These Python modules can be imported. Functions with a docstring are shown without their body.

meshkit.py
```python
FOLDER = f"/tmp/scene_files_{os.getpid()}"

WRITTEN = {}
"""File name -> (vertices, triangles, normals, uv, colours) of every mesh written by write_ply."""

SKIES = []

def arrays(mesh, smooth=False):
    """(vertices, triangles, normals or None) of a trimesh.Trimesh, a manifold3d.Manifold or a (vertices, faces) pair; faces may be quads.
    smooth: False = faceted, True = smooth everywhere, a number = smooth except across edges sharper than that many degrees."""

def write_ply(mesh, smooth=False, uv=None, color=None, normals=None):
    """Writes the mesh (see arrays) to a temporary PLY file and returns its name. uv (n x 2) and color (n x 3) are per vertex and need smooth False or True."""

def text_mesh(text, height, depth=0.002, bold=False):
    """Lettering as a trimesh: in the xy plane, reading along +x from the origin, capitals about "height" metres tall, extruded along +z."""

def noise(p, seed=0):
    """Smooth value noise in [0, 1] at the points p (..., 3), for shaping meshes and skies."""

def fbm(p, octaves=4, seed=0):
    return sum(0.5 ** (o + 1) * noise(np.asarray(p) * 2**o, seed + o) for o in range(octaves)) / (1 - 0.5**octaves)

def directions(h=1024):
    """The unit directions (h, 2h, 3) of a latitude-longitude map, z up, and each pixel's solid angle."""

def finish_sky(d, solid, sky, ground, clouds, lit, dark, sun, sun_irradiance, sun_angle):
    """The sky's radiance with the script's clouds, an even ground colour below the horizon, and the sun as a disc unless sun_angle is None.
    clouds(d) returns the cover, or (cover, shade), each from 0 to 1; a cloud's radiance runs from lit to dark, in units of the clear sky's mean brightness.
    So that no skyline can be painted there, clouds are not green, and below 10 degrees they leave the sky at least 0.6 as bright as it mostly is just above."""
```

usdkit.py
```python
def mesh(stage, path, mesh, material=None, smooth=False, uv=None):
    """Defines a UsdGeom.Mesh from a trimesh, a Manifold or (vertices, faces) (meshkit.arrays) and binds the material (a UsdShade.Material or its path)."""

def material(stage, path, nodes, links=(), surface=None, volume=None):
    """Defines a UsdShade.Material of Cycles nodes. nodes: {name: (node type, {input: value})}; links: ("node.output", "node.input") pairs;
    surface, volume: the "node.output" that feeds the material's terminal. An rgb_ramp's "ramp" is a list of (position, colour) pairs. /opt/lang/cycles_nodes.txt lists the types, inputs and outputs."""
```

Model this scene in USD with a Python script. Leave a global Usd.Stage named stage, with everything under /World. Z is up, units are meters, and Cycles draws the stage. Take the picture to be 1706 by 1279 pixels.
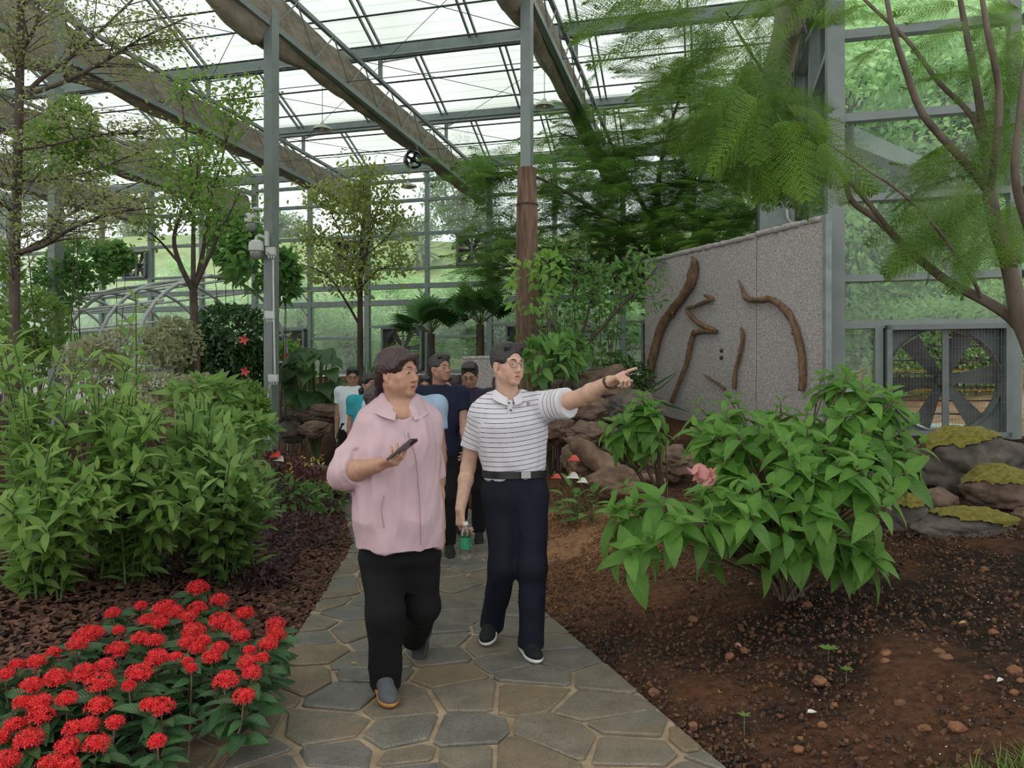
import math, random
import numpy as np, trimesh, usdkit, meshkit
from pxr import Usd, UsdGeom, UsdLux, UsdShade, Gf, Sdf, Vt

# ---------------------------------------------------------------- stage, camera, light
stage = Usd.Stage.CreateInMemory()
UsdGeom.SetStageUpAxis(stage, 'Z')
UsdGeom.SetStageMetersPerUnit(stage, 1.0)
UsdGeom.Xform.Define(stage, '/World')
F, CX, CY, EYE = 1290.0, 853.0, 639.5, 1.5          # focal length and centre in pixels of the 1706x1279 frame; eye height

cam = UsdGeom.Camera.Define(stage, '/World/camera')
cam.CreateHorizontalApertureAttr(36.0)
cam.CreateFocalLengthAttr(36.0 * F / 1706)
cam.CreateClippingRangeAttr((0.05, 1000))
cam.AddTranslateOp().Set((0, 0, EYE))
cam.AddRotateXYZOp().Set((90, 0, 0))
cam.CreateExposureAttr(-0.05)

dome = UsdLux.DomeLight.Define(stage, '/World/sky_light')
dome.CreateIntensityAttr(0.5)
dome.CreateColorAttr((0.96, 0.98, 0.98))
sun = UsdLux.DistantLight.Define(stage, '/World/sun_light')
sun.CreateIntensityAttr(3.4)
sun.CreateAngleAttr(24.0)
sun.CreateColorAttr((1.0, 0.91, 0.74))
sun.AddRotateXYZOp().Set((14, -30, 0))

# ---------------------------------------------------------------- helpers
rng = np.random.default_rng(7)
random.seed(7)
_used = {}


def numbered(base):
    n = _used.get(base, -1) + 1
    _used[base] = n
    return base if n == 0 else f'{base}_{n:03d}'


def at(px, py, Y):
    """The point seen at a pixel of the photograph, Y metres ahead of the camera."""
    return np.array([(px - CX) / F * Y, Y, EYE - (py - CY) / F * Y])


def keys(prim, label=None, cat=None, group=None, kind=None):
    for k, v in (('label', label), ('category', cat), ('group', group), ('kind', kind)):
        if v:
            prim.SetCustomDataByKey(k, v)
    return prim


def put_mesh(path, V, Fc, mat=None, uv=None, rnd=None, col=None, smooth=True):
    V = np.asarray(V, float)
    Fc = np.asarray(Fc, int)
    if Fc.shape[1] == 4:
        Fc = np.vstack([Fc[:, [0, 1, 2]], Fc[:, [0, 2, 3]]])
    m = UsdGeom.Mesh.Define(stage, path)
    n = None
    if smooth is True:
        n = np.zeros_like(V)
        fn = np.cross(V[Fc[:, 1]] - V[Fc[:, 0]], V[Fc[:, 2]] - V[Fc[:, 0]])
        for k in range(3):
            for a in range(3):
                n[:, a] += np.bincount(Fc[:, k], fn[:, a], len(V))
        L = np.linalg.norm(n, axis=1, keepdims=True)
        n = np.where(L > 1e-20, n / np.maximum(L, 1e-20), [0, 0, 1.0])
    elif smooth:
        V, Fc, n = meshkit.arrays((V, Fc), smooth)
    m.CreatePointsAttr(Vt.Vec3fArray.FromNumpy(V.astype(np.float32)))
    m.CreateFaceVertexCountsAttr(Vt.IntArray.FromNumpy(np.full(len(Fc), 3, np.int32)))
    m.CreateFaceVertexIndicesAttr(Vt.IntArray.FromNumpy(Fc.astype(np.int32).ravel()))
    m.CreateSubdivisionSchemeAttr('none')
    if n is not None:
        m.CreateNormalsAttr(Vt.Vec3fArray.FromNumpy(n.astype(np.float32)))
        m.SetNormalsInterpolation('vertex')
    pv = UsdGeom.PrimvarsAPI(m)
    if uv is not None:
        pv.CreatePrimvar('st', Sdf.ValueTypeNames.TexCoord2fArray, 'vertex').Set(Vt.Vec2fArray.FromNumpy(np.asarray(uv, np.float32)))
    if rnd is not None:
        r = np.full(len(V), rnd, np.float32) if np.ndim(rnd) == 0 else np.asarray(rnd, np.float32)
        pv.CreatePrimvar('rnd', Sdf.ValueTypeNames.FloatArray, 'vertex').Set(Vt.FloatArray.FromNumpy(r))
    if col is not None:
        pv.CreatePrimvar('tint', Sdf.ValueTypeNames.Color3fArray, 'vertex').Set(Vt.Vec3fArray.FromNumpy(np.asarray(col, np.float32)))
    if mat is not None:
        UsdShade.MaterialBindingAPI.Apply(m.GetPrim()).Bind(mat)
    return m.GetPrim()


class Thing:
    """A top-level object: an Xform at the thing's base whose children are its parts."""

    def __init__(self, name, label, cat, base=(0, 0, 0), group=None, kind=None, rotz=0.0):
        self.base = np.asarray(base, float)
        self.path = '/World/' + numbered(name)
        x = UsdGeom.Xform.Define(stage, self.path)
        x.AddTranslateOp().Set(tuple(map(float, self.base)))
        if rotz:
            x.AddRotateZOp().Set(float(rotz))
        self.prim = keys(x.GetPrim(), label, cat, group, kind)
        self.n = {}
        self.label, self.cat, self.group = label, cat, group

    def part(self, name, geo, mat, parent=None, label=None, kind=None, smooth=False, **kw):
        """geo: MB, trimesh, manifold or (V, F), in world coordinates."""
        if isinstance(geo, MB):
            V, Fc = geo.arrays()
            if geo.uv and 'uv' not in kw:
                kw['uv'] = np.vstack(geo.uv)
            if geo.rnd and 'rnd' not in kw:
                kw['rnd'] = np.concatenate(geo.rnd)
        elif isinstance(geo, tuple):
            V, Fc = geo
        else:
            V, Fc, _ = meshkit.arrays(geo)
        top = parent or self.path
        k = (top, name)
        i = self.n[k] = self.n.get(k, -1) + 1
        path = f'{top}/{name}' + (f'_{i:03d}' if i else '')
        p = put_mesh(path, np.asarray(V) - self.base, Fc, mat, smooth=smooth, **kw)
        keys(p, label, kind=kind)
        return path


def copy_of(t, base, rotz=0.0, scale=1.0, label=None, name=None, group=None):
    path = '/World/' + numbered(name or t.path.split('/')[-1].rstrip('0123456789').rstrip('_'))
    x = UsdGeom.Xform.Define(stage, path)
    p = x.GetPrim()
    p.GetReferences().AddInternalReference(t.path)
    x.ClearXformOpOrder()
    x.MakeMatrixXform().Set(Gf.Matrix4d().SetScale(Gf.Vec3d(*(np.ones(3) * scale).tolist())) * Gf.Matrix4d().SetRotate(Gf.Rotation(Gf.Vec3d(0, 0, 1), float(rotz))) * Gf.Matrix4d().SetTranslate(Gf.Vec3d(*map(float, base))))
    keys(p, label or t.label, t.cat, group or t.group)
    p.SetInstanceable(True)
    return p


def lone(name, geo, mat, label, cat, group=None, kind=None, smooth=False, **kw):
    """A top-level object that is one mesh."""
    if isinstance(geo, MB):
        V, Fc = geo.arrays()
        if geo.uv: kw.setdefault('uv', np.vstack(geo.uv))
        if geo.rnd: kw.setdefault('rnd', np.concatenate(geo.rnd))
    elif isinstance(geo, tuple):
        V, Fc = geo
    else:
        V, Fc, _ = meshkit.arrays(geo)
    return keys(put_mesh('/World/' + numbered(name), V, Fc, mat, smooth=smooth, **kw), label, cat, group, kind)


def unit(v):
    v = np.asarray(v, float)
    return v / np.maximum(np.linalg.norm(v, axis=-1, keepdims=True), 1e-12)


class MB:
    """Collects pieces into one mesh."""

    def __init__(self):
        self.v, self.f, self.n, self.uv, self.rnd = [], [], 0, [], []

    def add(self, V, Fc, uv=None, rnd=None):
        V = np.asarray(V, float)
        Fc = np.asarray(Fc, int)
        if Fc.shape[1] == 4:
            Fc = np.vstack([Fc[:, [0, 1, 2]], Fc[:, [0, 2, 3]]])
        self.v.append(V)
        self.f.append(Fc + self.n)
        self.n += len(V)
        if uv is not None: self.uv.append(uv)
        if rnd is not None: self.rnd.append(np.full(len(V), rnd) if np.ndim(rnd) == 0 else rnd)
        return self

    def arrays(self):
        return np.vstack(self.v), np.vstack(self.f)

    def box(self, c, half, axes=None):
        A = np.eye(3) if axes is None else np.asarray(axes, float)
        s = np.array([[x, y, z] for z in (-1, 1) for y in (-1, 1) for x in (-1, 1)], float) * half
        return self.add(np.asarray(c) + s @ A, [[0, 2, 3, 1], [4, 5, 7, 6], [0, 1, 5, 4], [2, 6, 7, 3], [0, 4, 6, 2], [1, 3, 7, 5]])

    def bar(self, p, q, w, h, up=(0, 0, 1)):
        """A rectangular bar from p to q: w across, h along up."""
        p, q = np.asarray(p, float), np.asarray(q, float)
        d = unit(q - p)
        u = np.asarray(up, float)
        s = np.cross(d, u)
        if np.linalg.norm(s) < 1e-6:
            s = np.cross(d, [1.0, 0, 0])
        s = unit(s)
        u = np.cross(s, d)
        return self.box((p + q) / 2, (np.linalg.norm(q - p) / 2, w / 2, h / 2), [d, s, u])

    def tube(self, pts, r, sides=6, cap=True):
        V, Fc = tube(pts, r, sides, cap)
        return self.add(V, Fc)

    def mesh(self, m):
        V, Fc, _ = meshkit.arrays(m)
        return self.add(V, Fc)


def tube(pts, r, sides=6, cap=True):
    pts = np.asarray(pts, float)
    n = len(pts)
    r = np.full(n, float(r)) if np.ndim(r) == 0 else np.asarray(r, float)
    d = unit(np.gradient(pts, axis=0))
    u = np.zeros_like(d)
    a = np.array([0, 0, 1.0]) if abs(d[0, 2]) < .9 else np.array([1.0, 0, 0])
    for i in range(n):
        a = a - d[i] * (a @ d[i])
        a = a / max(np.linalg.norm(a), 1e-9)
        u[i] = a
    w = np.cross(d, u)
    th = np.arange(sides) / sides * 2 * np.pi
    V = (pts[:, None] + r[:, None, None] * (np.cos(th)[None, :, None] * u[:, None] + np.sin(th)[None, :, None] * w[:, None])).reshape(-1, 3)
    i, k = np.meshgrid(np.arange(n - 1), np.arange(sides), indexing='ij')
    k2 = (k + 1) % sides
    q = np.stack([i * sides + k, i * sides + k2, (i + 1) * sides + k2, (i + 1) * sides + k], -1).reshape(-1, 4)
    Fc = np.vstack([q[:, [0, 1, 2]], q[:, [0, 2, 3]]])
    if cap:
        V = np.vstack([V, pts[0], pts[-1]])
        k = np.arange(sides)
        Fc = np.vstack([Fc, np.stack([np.full(sides, n * sides), (k + 1) % sides, k], 1), np.stack([np.full(sides, n * sides + 1), (n - 1) * sides + k, (n - 1) * sides + (k + 1) % sides], 1)])
    return V, Fc


def spline(pts, n=12):
    """Catmull-Rom through the points, n samples per span; extra columns (radii) go along."""
    P = np.asarray(pts, float)
    Q = np.vstack([2 * P[0] - P[1], P, 2 * P[-1] - P[-2]])
    out = []
    for i in range(1, len(Q) - 2):
        t = np.linspace(0, 1, n, endpoint=False)[:, None]
        a, b, c, d = Q[i - 1], Q[i], Q[i + 1], Q[i + 2]
        out.append(.5 * (2 * b + (c - a) * t + (2 * a - 5 * b + 4 * c - d) * t * t + (3 * b - a - 3 * c + d) * t ** 3))
    out.append(P[-1:])
    return np.vstack(out)


def lathe(profile, center, axis=(0, 0, 1), sides=20):
    """profile: (r, h) pairs along axis."""
    ax = unit(axis)
    a = np.array([1.0, 0, 0]) if abs(ax[0]) < .9 else np.array([0, 1.0, 0])
    u = unit(a - ax * (a @ ax))
    w = np.cross(ax, u)
    th = np.arange(sides) / sides * 2 * np.pi
    p = np.asarray(profile, float)
    V = (np.asarray(center) + p[:, 1, None, None] * ax + p[:, 0, None, None] * (np.cos(th)[:, None] * u + np.sin(th)[:, None] * w)).reshape(-1, 3)
    i, k = np.meshgrid(np.arange(len(p) - 1), np.arange(sides), indexing='ij')
    k2 = (k + 1) % sides
    q = np.stack([i * sides + k, i * sides + k2, (i + 1) * sides + k2, (i + 1) * sides + k], -1).reshape(-1, 4)
    return V, np.vstack([q[:, [0, 1, 2]], q[:, [0, 2, 3]]])


# ---------------------------------------------------------------- materials
LOOKS = '/World/Looks'


def MAT(name, color, rough=.6, color2=None, scale=8.0, detail=4.0, bump=0.0, bscale=None, spec=.5, metal=0.0, coords='pos', stretch=(1, 1, 1), ramp=None, distort=0.0, **pin):
    nodes = {'p': ('principled_bsdf', {'base_color': color, 'roughness': rough, 'specular_ior_level': spec, 'metallic': metal, **pin})}
    links = []
    if color2 is not None or ramp or bump:
        nodes['g'] = ('geometry', {}) if coords == 'pos' else ('texture_coordinate', {})
        src = 'g.position' if coords == 'pos' else 'g.object'
        nodes['m'] = ('mapping', {'scale': stretch})
        links.append((src, 'm.vector'))
    if color2 is not None or ramp:
        nodes['n'] = ('noise_texture', {'scale': scale, 'detail': detail, 'roughness': .6, 'distortion': distort})
        nodes['r'] = ('rgb_ramp', {'ramp': ramp or [(.32, color), (.68, color2)]})
        links += [('m.vector', 'n.vector'), ('n.fac', 'r.fac'), ('r.color', 'p.base_color')]
    if bump:
        nodes['bn'] = ('noise_texture', {'scale': bscale or scale * 3, 'detail': 5.0, 'roughness': .65})
        nodes['b'] = ('bump', {'strength': 1.0, 'distance': bump})
        links += [('m.vector', 'bn.vector'), ('bn.fac', 'b.height'), ('b.normal', 'p.normal')]
    return usdkit.material(stage, f'{LOOKS}/{name}', nodes, links, surface='p.BSDF')


def LEAF(name, dark, light, rough=.42, trans=.3, vein=0.0, veins=14.0, spec=.5, tcol=None, midrib=None):
    """Leaf: colour between dark and light by the 'rnd' primvar; veins laid out in the leaf's own uv."""
    tcol = tcol or tuple(min(1, c * 1.6 + .02) for c in light)
    nodes = {
        'a': ('attribute', {'attribute': 'rnd'}),
        'r': ('rgb_ramp', {'ramp': [(0, dark), (1, light)]}),
        'p': ('principled_bsdf', {'roughness': rough, 'specular_ior_level': spec}),
        't': ('translucent_bsdf', {'color': tcol}),
        'x': ('mix_closure', {'fac': trans}),
    }
    links = [('a.fac', 'r.fac'), ('p.BSDF', 'x.closure1'), ('t.BSDF', 'x.closure2')]
    col = 'r.color'
    if vein:
        nodes.update({
            'uv': ('attribute', {'attribute': 'st'}), 's': ('separate_xyz', {}),
            'du': ('math', {'math_type': 'subtract', 'value2': .5}), 'ab': ('math', {'math_type': 'absolute'}),
            'k': ('math', {'math_type': 'multiply_add', 'value2': -.55}),
            'w': ('math', {'math_type': 'multiply', 'value2': veins}), 'fr': ('math', {'math_type': 'pingpong', 'value2': .5}),
            'vr': ('map_range', {'from_min': 0.0, 'from_max': .3, 'to_min': 1.0, 'to_max': 0.0, 'clamp': True}),
            'mr': ('map_range', {'from_min': 0.015, 'from_max': .05, 'to_min': 1.0, 'to_max': 0.0, 'clamp': True}),
            'mx': ('math', {'math_type': 'maximum'}), 'f': ('math', {'math_type': 'multiply', 'value2': vein}),
            'c': ('mix', {'color2': midrib or tuple(min(1, c * 1.5 + .03) for c in light)}),
            'bp': ('bump', {'strength': .8, 'distance': .004, 'invert': True}),
        })
        links += [('uv.vector', 's.vector'), ('s.x', 'du.value1'), ('du.value', 'ab.value1'), ('ab.value', 'k.value1'), ('s.y', 'k.value3'),
                  ('k.value', 'w.value1'), ('w.value', 'fr.value1'), ('fr.value', 'vr.value'), ('ab.value', 'mr.value'),
                  ('vr.result', 'mx.value1'), ('mr.result', 'mx.value2'), ('mx.value', 'f.value1'), ('f.value', 'c.fac'), (col, 'c.color1'),
                  ('vr.result', 'bp.height'), ('bp.normal', 'p.normal')]
        col = 'c.color'
    links += [(col, 'p.base_color')]
    return usdkit.material(stage, f'{LOOKS}/{name}', nodes, links, surface='x.closure')


def PANE(name, tint, haze, haze_amount, gloss=True, scale=0):
    """A thin pane: sunlight passes, part of it scattered by the sheet's own haze, part mirrored."""
    nodes = {
        't': ('transparent_bsdf', {'color': tint}), 'h': ('translucent_bsdf', {'color': haze}), 'd': ('diffuse_bsdf', {'color': haze}),
        'hd': ('mix_closure', {'fac': .4}), 'x': ('mix_closure', {'fac': haze_amount}),
        'g': ('glossy_bsdf', {'roughness': .06, 'color': (1, 1, 1)}), 'fr': ('fresnel', {'IOR': 1.35}), 'y': ('mix_closure', {}),
    }
    links = [('h.BSDF', 'hd.closure1'), ('d.BSDF', 'hd.closure2'), ('t.BSDF', 'x.closure1'), ('hd.closure', 'x.closure2'),
             ('x.closure', 'y.closure1'), ('g.BSDF', 'y.closure2'), ('fr.fac', 'y.fac')]
    if scale:
        nodes.update({'gp': ('geometry', {}), 'n': ('noise_texture', {'scale': scale, 'detail': 5.0}), 'mr': ('map_range', {'from_min': .3, 'from_max': .7, 'to_min': haze_amount * .5, 'to_max': haze_amount * 1.5})})
        links += [('gp.position', 'n.vector'), ('n.fac', 'mr.value'), ('mr.result', 'x.fac')]
    return usdkit.material(stage, f'{LOOKS}/{name}', nodes, links, surface='y.closure')


# ---------------------------------------------------------------- the building's frame: t across, c into the depth
ANG = math.radians(14.5)
GV = np.array([math.sin(ANG), math.cos(ANG), 0])
TV = np.array([math.cos(ANG), -math.sin(ANG), 0])
ZV = np.array([0, 0, 1.0])


def B(t, c, z):
    return t * TV + c * GV + z * ZV


def tc(X, Y):
    return X * TV[0] + Y * TV[1], X * GV[0] + Y * GV[1]


EL = np.array([(-3, -1.6), (2, -1.45), (3, -1.4), (3.94, -1.32), (4.7, -1.3), (5.4, -1.34), (7.23, -1.5), (9, -1.95), (10.5, -2.75), (12, -3.7), (14, -5.2), (17, -8), (30, -20)])
ER = np.array([(-3, 1.6), (2, 1.2), (3.03, .826), (3.38, .727), (4.2, .48), (5.03, .23), (6.04, .03), (7.5, -.15), (9, -.4), (10.5, -.95), (12, -1.75), (14, -3.2), (17, -6), (30, -18)])


def xl(Y): return np.interp(Y, EL[:, 0], EL[:, 1])
def xr(Y): return np.interp(Y, ER[:, 0], ER[:, 1])


def zg(X, Y):
    """Height of the garden's ground."""
    X, Y = np.asarray(X, float), np.asarray(Y, float)
    dl, dr = np.maximum(xl(Y) - X, 0), np.maximum(X - xr(Y), 0)
    zr = .22 * np.minimum(dr, 1.2) + .11 * np.clip(dr - 1.2, 0, 4.5)
    zl = .11 * np.minimum(dl, 4) + .03 * np.clip(dl - 4, 0, 8)
    back = np.clip((Y - 8) / 10, 0, 1) * np.minimum(dl + dr, 1.8) / 1.8 * .95
    return zr + zl + back


def on(X, Y):
    return np.array([X, Y, float(zg(X, Y))])

# ================================================================ STRUCTURE
m_frame = MAT('painted_steel', (.175, .205, .195), .42, (.22, .25, .24), 3.0, bump=.0006, bscale=40)
m_frame_dark = MAT('galvanised_steel', (.17, .20, .20), .45, (.27, .30, .30), 6.0, metal=.3)
m_rail = MAT('wall_rail_paint', (.15, .19, .185), .45, (.20, .24, .235), 4.0)
m_base = MAT('white_wall_panel', (.62, .66, .60), .7, (.72, .75, .69), 2.0)
m_pane_back = PANE('wall_sheet', (.95, .99, .975), (.74, .82, .78), .09, scale=1.2)
m_pane_right = PANE('clear_glass', (.93, .985, .96), (.55, .70, .64), .05, scale=1.5)
m_steel = MAT('curtain_rod_steel', (.07, .08, .085), .45, metal=.5)

# roof sheet: fine ribs run along the span
ribs = {
    't': ('transparent_bsdf', {'color': (.88, .92, .91)}), 'h': ('translucent_bsdf', {'color': (.66, .69, .66)}), 'x': ('mix_closure', {}),
    'gp': ('geometry', {}), 'dt': ('vector_math', {'math_type': 'dot_product', 'vector2': tuple(GV)}),
    'k': ('math', {'math_type': 'multiply', 'value2': 4.0}), 'pp': ('math', {'math_type': 'pingpong', 'value2': .5}),
    'l': ('map_range', {'from_min': 0.0, 'from_max': .1, 'to_min': .82, 'to_max': .42, 'clamp': True}),
    'n': ('noise_texture', {'scale': .35, 'detail': 3.0}), 'nr': ('map_range', {'from_min': .35, 'from_max': .65, 'to_min': -.15, 'to_max': .2}), 'ad': ('math', {'math_type': 'add'}),
}
m_roof = usdkit.material(stage, f'{LOOKS}/roof_sheet', ribs, [('gp.position', 'dt.vector1'), ('dt.value', 'k.value1'), ('k.value', 'pp.value1'), ('pp.value', 'l.value'),
    ('gp.position', 'n.vector'), ('n.fac', 'nr.value'), ('l.result', 'ad.value1'), ('nr.result', 'ad.value2'), ('ad.value', 'x.fac'),
    ('t.BSDF', 'x.closure1'), ('h.BSDF', 'x.closure2')], surface='x.closure')

# ---------------------------------------------------------------- soil
soil_nodes = {
    'a': ('attribute', {'attribute': 'tint'}), 'g': ('geometry', {}),
    'n': ('noise_texture', {'scale': 22.0, 'detail': 6.0, 'roughness': .7}), 'r': ('rgb_ramp', {'ramp': [(.3, (.35, .33, .32)), (.7, (1.35, 1.3, 1.25))]}),
    'x': ('mix', {'mix_type': 'multiply', 'fac': 1.0}), 'p': ('principled_bsdf', {'roughness': .95, 'specular_ior_level': .15}),
    'n2': ('noise_texture', {'scale': 60.0, 'detail': 6.0, 'roughness': .75}), 'b': ('bump', {'strength': 1.0, 'distance': .02}),
}
m_soil = usdkit.material(stage, f'{LOOKS}/soil', soil_nodes, [('g.position', 'n.vector'), ('g.position', 'n2.vector'), ('n.fac', 'r.fac'), ('a.color', 'x.color1'), ('r.color', 'x.color2'),
    ('x.color', 'p.base_color'), ('n2.fac', 'b.height'), ('b.normal', 'p.normal')], surface='p.BSDF')


def soil_color(X, Y):
    P = np.stack([X, Y, np.zeros_like(X)], -1)
    n1, n2 = meshkit.fbm(P * 1.7, 4, 3), meshkit.fbm(P * 4.5, 3, 9)
    dark, rust, sand, mulch = np.array([.050, .032, .024]), np.array([.15, .072, .042]), np.array([.40, .22, .125]), np.array([.062, .030, .022])
    k = np.clip((n1 * .6 + n2 * .4 - .44) / .16, 0, 1)[..., None]
    right = dark * (1 - k) + rust * k
    s = np.clip(1 - np.abs(Y - 7.0) / 2.4, 0, 1) * np.clip(1 - (X - xr(Y)) / 2.6, 0, 1)
    s = np.clip(s * 2.2, 0, 1)[..., None]
    right = right * (1 - s) + (sand * (.75 + .5 * n2[..., None])) * s
    left = mulch * (.6 + .9 * n1[..., None])
    w = np.clip((X - (xl(Y) + xr(Y)) / 2) * 4, 0, 1)[..., None]
    return left * (1 - w) + right * w


gx = np.concatenate([np.linspace(-27, -6, 40), np.arange(-5.9, 6.5, .075), np.linspace(6.6, 12, 14)])
gy = np.concatenate([np.linspace(-3, 1.9, 8), np.arange(2, 10, .075), np.linspace(10.1, 31, 60)])
XX, YY = np.meshgrid(gx, gy, indexing='ij')
PP = np.stack([XX, YY, np.zeros_like(XX)], -1)
dd = np.clip(np.maximum(xl(YY) - XX, XX - xr(YY)) * 4, 0, 1)
ZZ = zg(XX, YY) + dd * ((meshkit.fbm(PP * 2.2, 3, 1) - .5) * .10 + (meshkit.fbm(PP * 9, 3, 2) - .5) * .035) - .012
ii, jj = np.meshgrid(np.arange(len(gx) - 1), np.arange(len(gy) - 1), indexing='ij')
ny = len(gy)
quads = np.stack([ii * ny + jj, (ii + 1) * ny + jj, (ii + 1) * ny + jj + 1, ii * ny + jj + 1], -1).reshape(-1, 4)
_tt, _cc = tc(XX, YY)
inside = ((_cc < 10.6) | (_tt < 1.6)) & (_cc < 22.6)
quads = quads[inside.reshape(-1)[quads].all(1)]
_keep, _inv = np.unique(quads, return_inverse=True)
quads = _inv.reshape(-1, 4)
lone('floor', (np.stack([XX, YY, ZZ], -1).reshape(-1, 3)[_keep], quads), m_soil, 'brown garden soil of the planting beds, rising from both sides of the path', 'soil', kind='structure', smooth=True, col=soil_color(XX, YY).reshape(-1, 3)[_keep])

# ---------------------------------------------------------------- the stone path
import shapely
from shapely.geometry import Polygon
from scipy.spatial import Voronoi
m_stone = []
for k, (a, b) in enumerate([((.12, .112, .098), (.215, .198, .170)), ((.135, .117, .092), (.24, .205, .158)), ((.155, .120, .083), (.25, .19, .130)), ((.102, .099, .092), (.188, .178, .162))]):
    nd = {'g': ('geometry', {}), 'n': ('noise_texture', {'scale': 6.0, 'detail': 8.0, 'roughness': .7}), 'r': ('rgb_ramp', {'ramp': [(.32, a), (.66, b)]}),
          'n2': ('noise_texture', {'scale': 170.0, 'detail': 3.0, 'roughness': .7}), 'r2': ('rgb_ramp', {'ramp': [(.36, (.35, .35, .36)), (.5, (1, 1, 1)), (.66, (1.25, 1.22, 1.18))]}), 'mx': ('mix', {'mix_type': 'multiply', 'fac': .85}),
          'n3': ('noise_texture', {'scale': 1.7, 'detail': 6.0, 'roughness': .65}), 'r3': ('rgb_ramp', {'ramp': [(.50, (0, 0, 0)), (.72, (.75, .75, .75))]}), 'dust': ('mix', {'color2': (.22, .15, .09)}),
          'ro': ('map_range', {'from_min': .3, 'from_max': .7, 'to_min': .22, 'to_max': .55}), 'b': ('bump', {'strength': .9, 'distance': .004}), 'ad': ('math', {'math_type': 'add'}),
          'p': ('principled_bsdf', {'specular_ior_level': .45})}
    m_stone.append(usdkit.material(stage, f'{LOOKS}/path_stone_{k}', nd, [('g.position', 'n.vector'), ('g.position', 'n2.vector'), ('g.position', 'n3.vector'), ('n.fac', 'r.fac'), ('n2.fac', 'r2.fac'), ('r.color', 'mx.color1'), ('r2.color', 'mx.color2'),
        ('n3.fac', 'r3.fac'), ('r3.color', 'dust.fac'), ('mx.color', 'dust.color1'), ('dust.color', 'p.base_color'), ('n3.fac', 'ro.value'), ('ro.result', 'p.roughness'), ('n.fac', 'ad.value1'), ('n2.fac', 'ad.value2'), ('ad.value', 'b.height'), ('b.normal', 'p.normal')], surface='p.BSDF'))
m_mortar = MAT('mortar', (.22, .16, .105), .65, (.40, .305, .205), 7.0, bump=.006, bscale=50)
path = Thing('stone_path', 'winding garden path of irregular dark flagstones set in tan mortar', 'path', (0, 5, 0), kind='structure')
Ys = np.linspace(1.2, 17, 60)
pathpoly = Polygon(list(zip(xl(Ys), Ys)) + list(zip(xr(Ys)[::-1], Ys[::-1])))
pV, pF = [], []
for i, y in enumerate(Ys):
    for f in np.linspace(0, 1, 9):
        pV.append((xl(y) + f * (xr(y) - xl(y)), y, .004))
for i in range(len(Ys) - 1):
    for j in range(8):
        pF.append((i * 9 + j, i * 9 + j + 1, i * 9 + j + 10, i * 9 + j + 9))
path.part('mortar_bed', (np.array(pV), np.array(pF)), m_mortar, smooth=True)
r2 = np.random.default_rng(21)
pts, y = [], 1.1
while y < 15.5:
    dy = r2.uniform(.22, .34) if y < 5 else r2.uniform(.19, .28)
    w = xr(y) - xl(y)
    n = max(3, int(round(w / (r2.uniform(.31, .45) if y < 5 else r2.uniform(.42, .6)))))
    x0 = r2.uniform(0, 1)
    for k in range(-1, n + 2):
        pts.append((xl(y) + (k + x0 + r2.uniform(-.33, .33)) * w / n, y + dy * r2.uniform(-.42, .42)))
    y += dy
vor = Voronoi(np.array(pts))
stones = []
for reg in vor.point_region:
    R = vor.regions[reg]
    if -1 in R or len(R) < 3:
        continue
    pg = Polygon(vor.vertices[R]).intersection(pathpoly)
    if pg.is_empty or pg.geom_type != 'Polygon':
        continue
    g = r2.uniform(.005, .015)
    pg = pg.buffer(-g - .02).buffer(.02, quad_segs=1).simplify(.012)
    if pg.is_empty or pg.geom_type != 'Polygon' or pg.area < .006:
        continue
    stones.append(pg)
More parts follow.
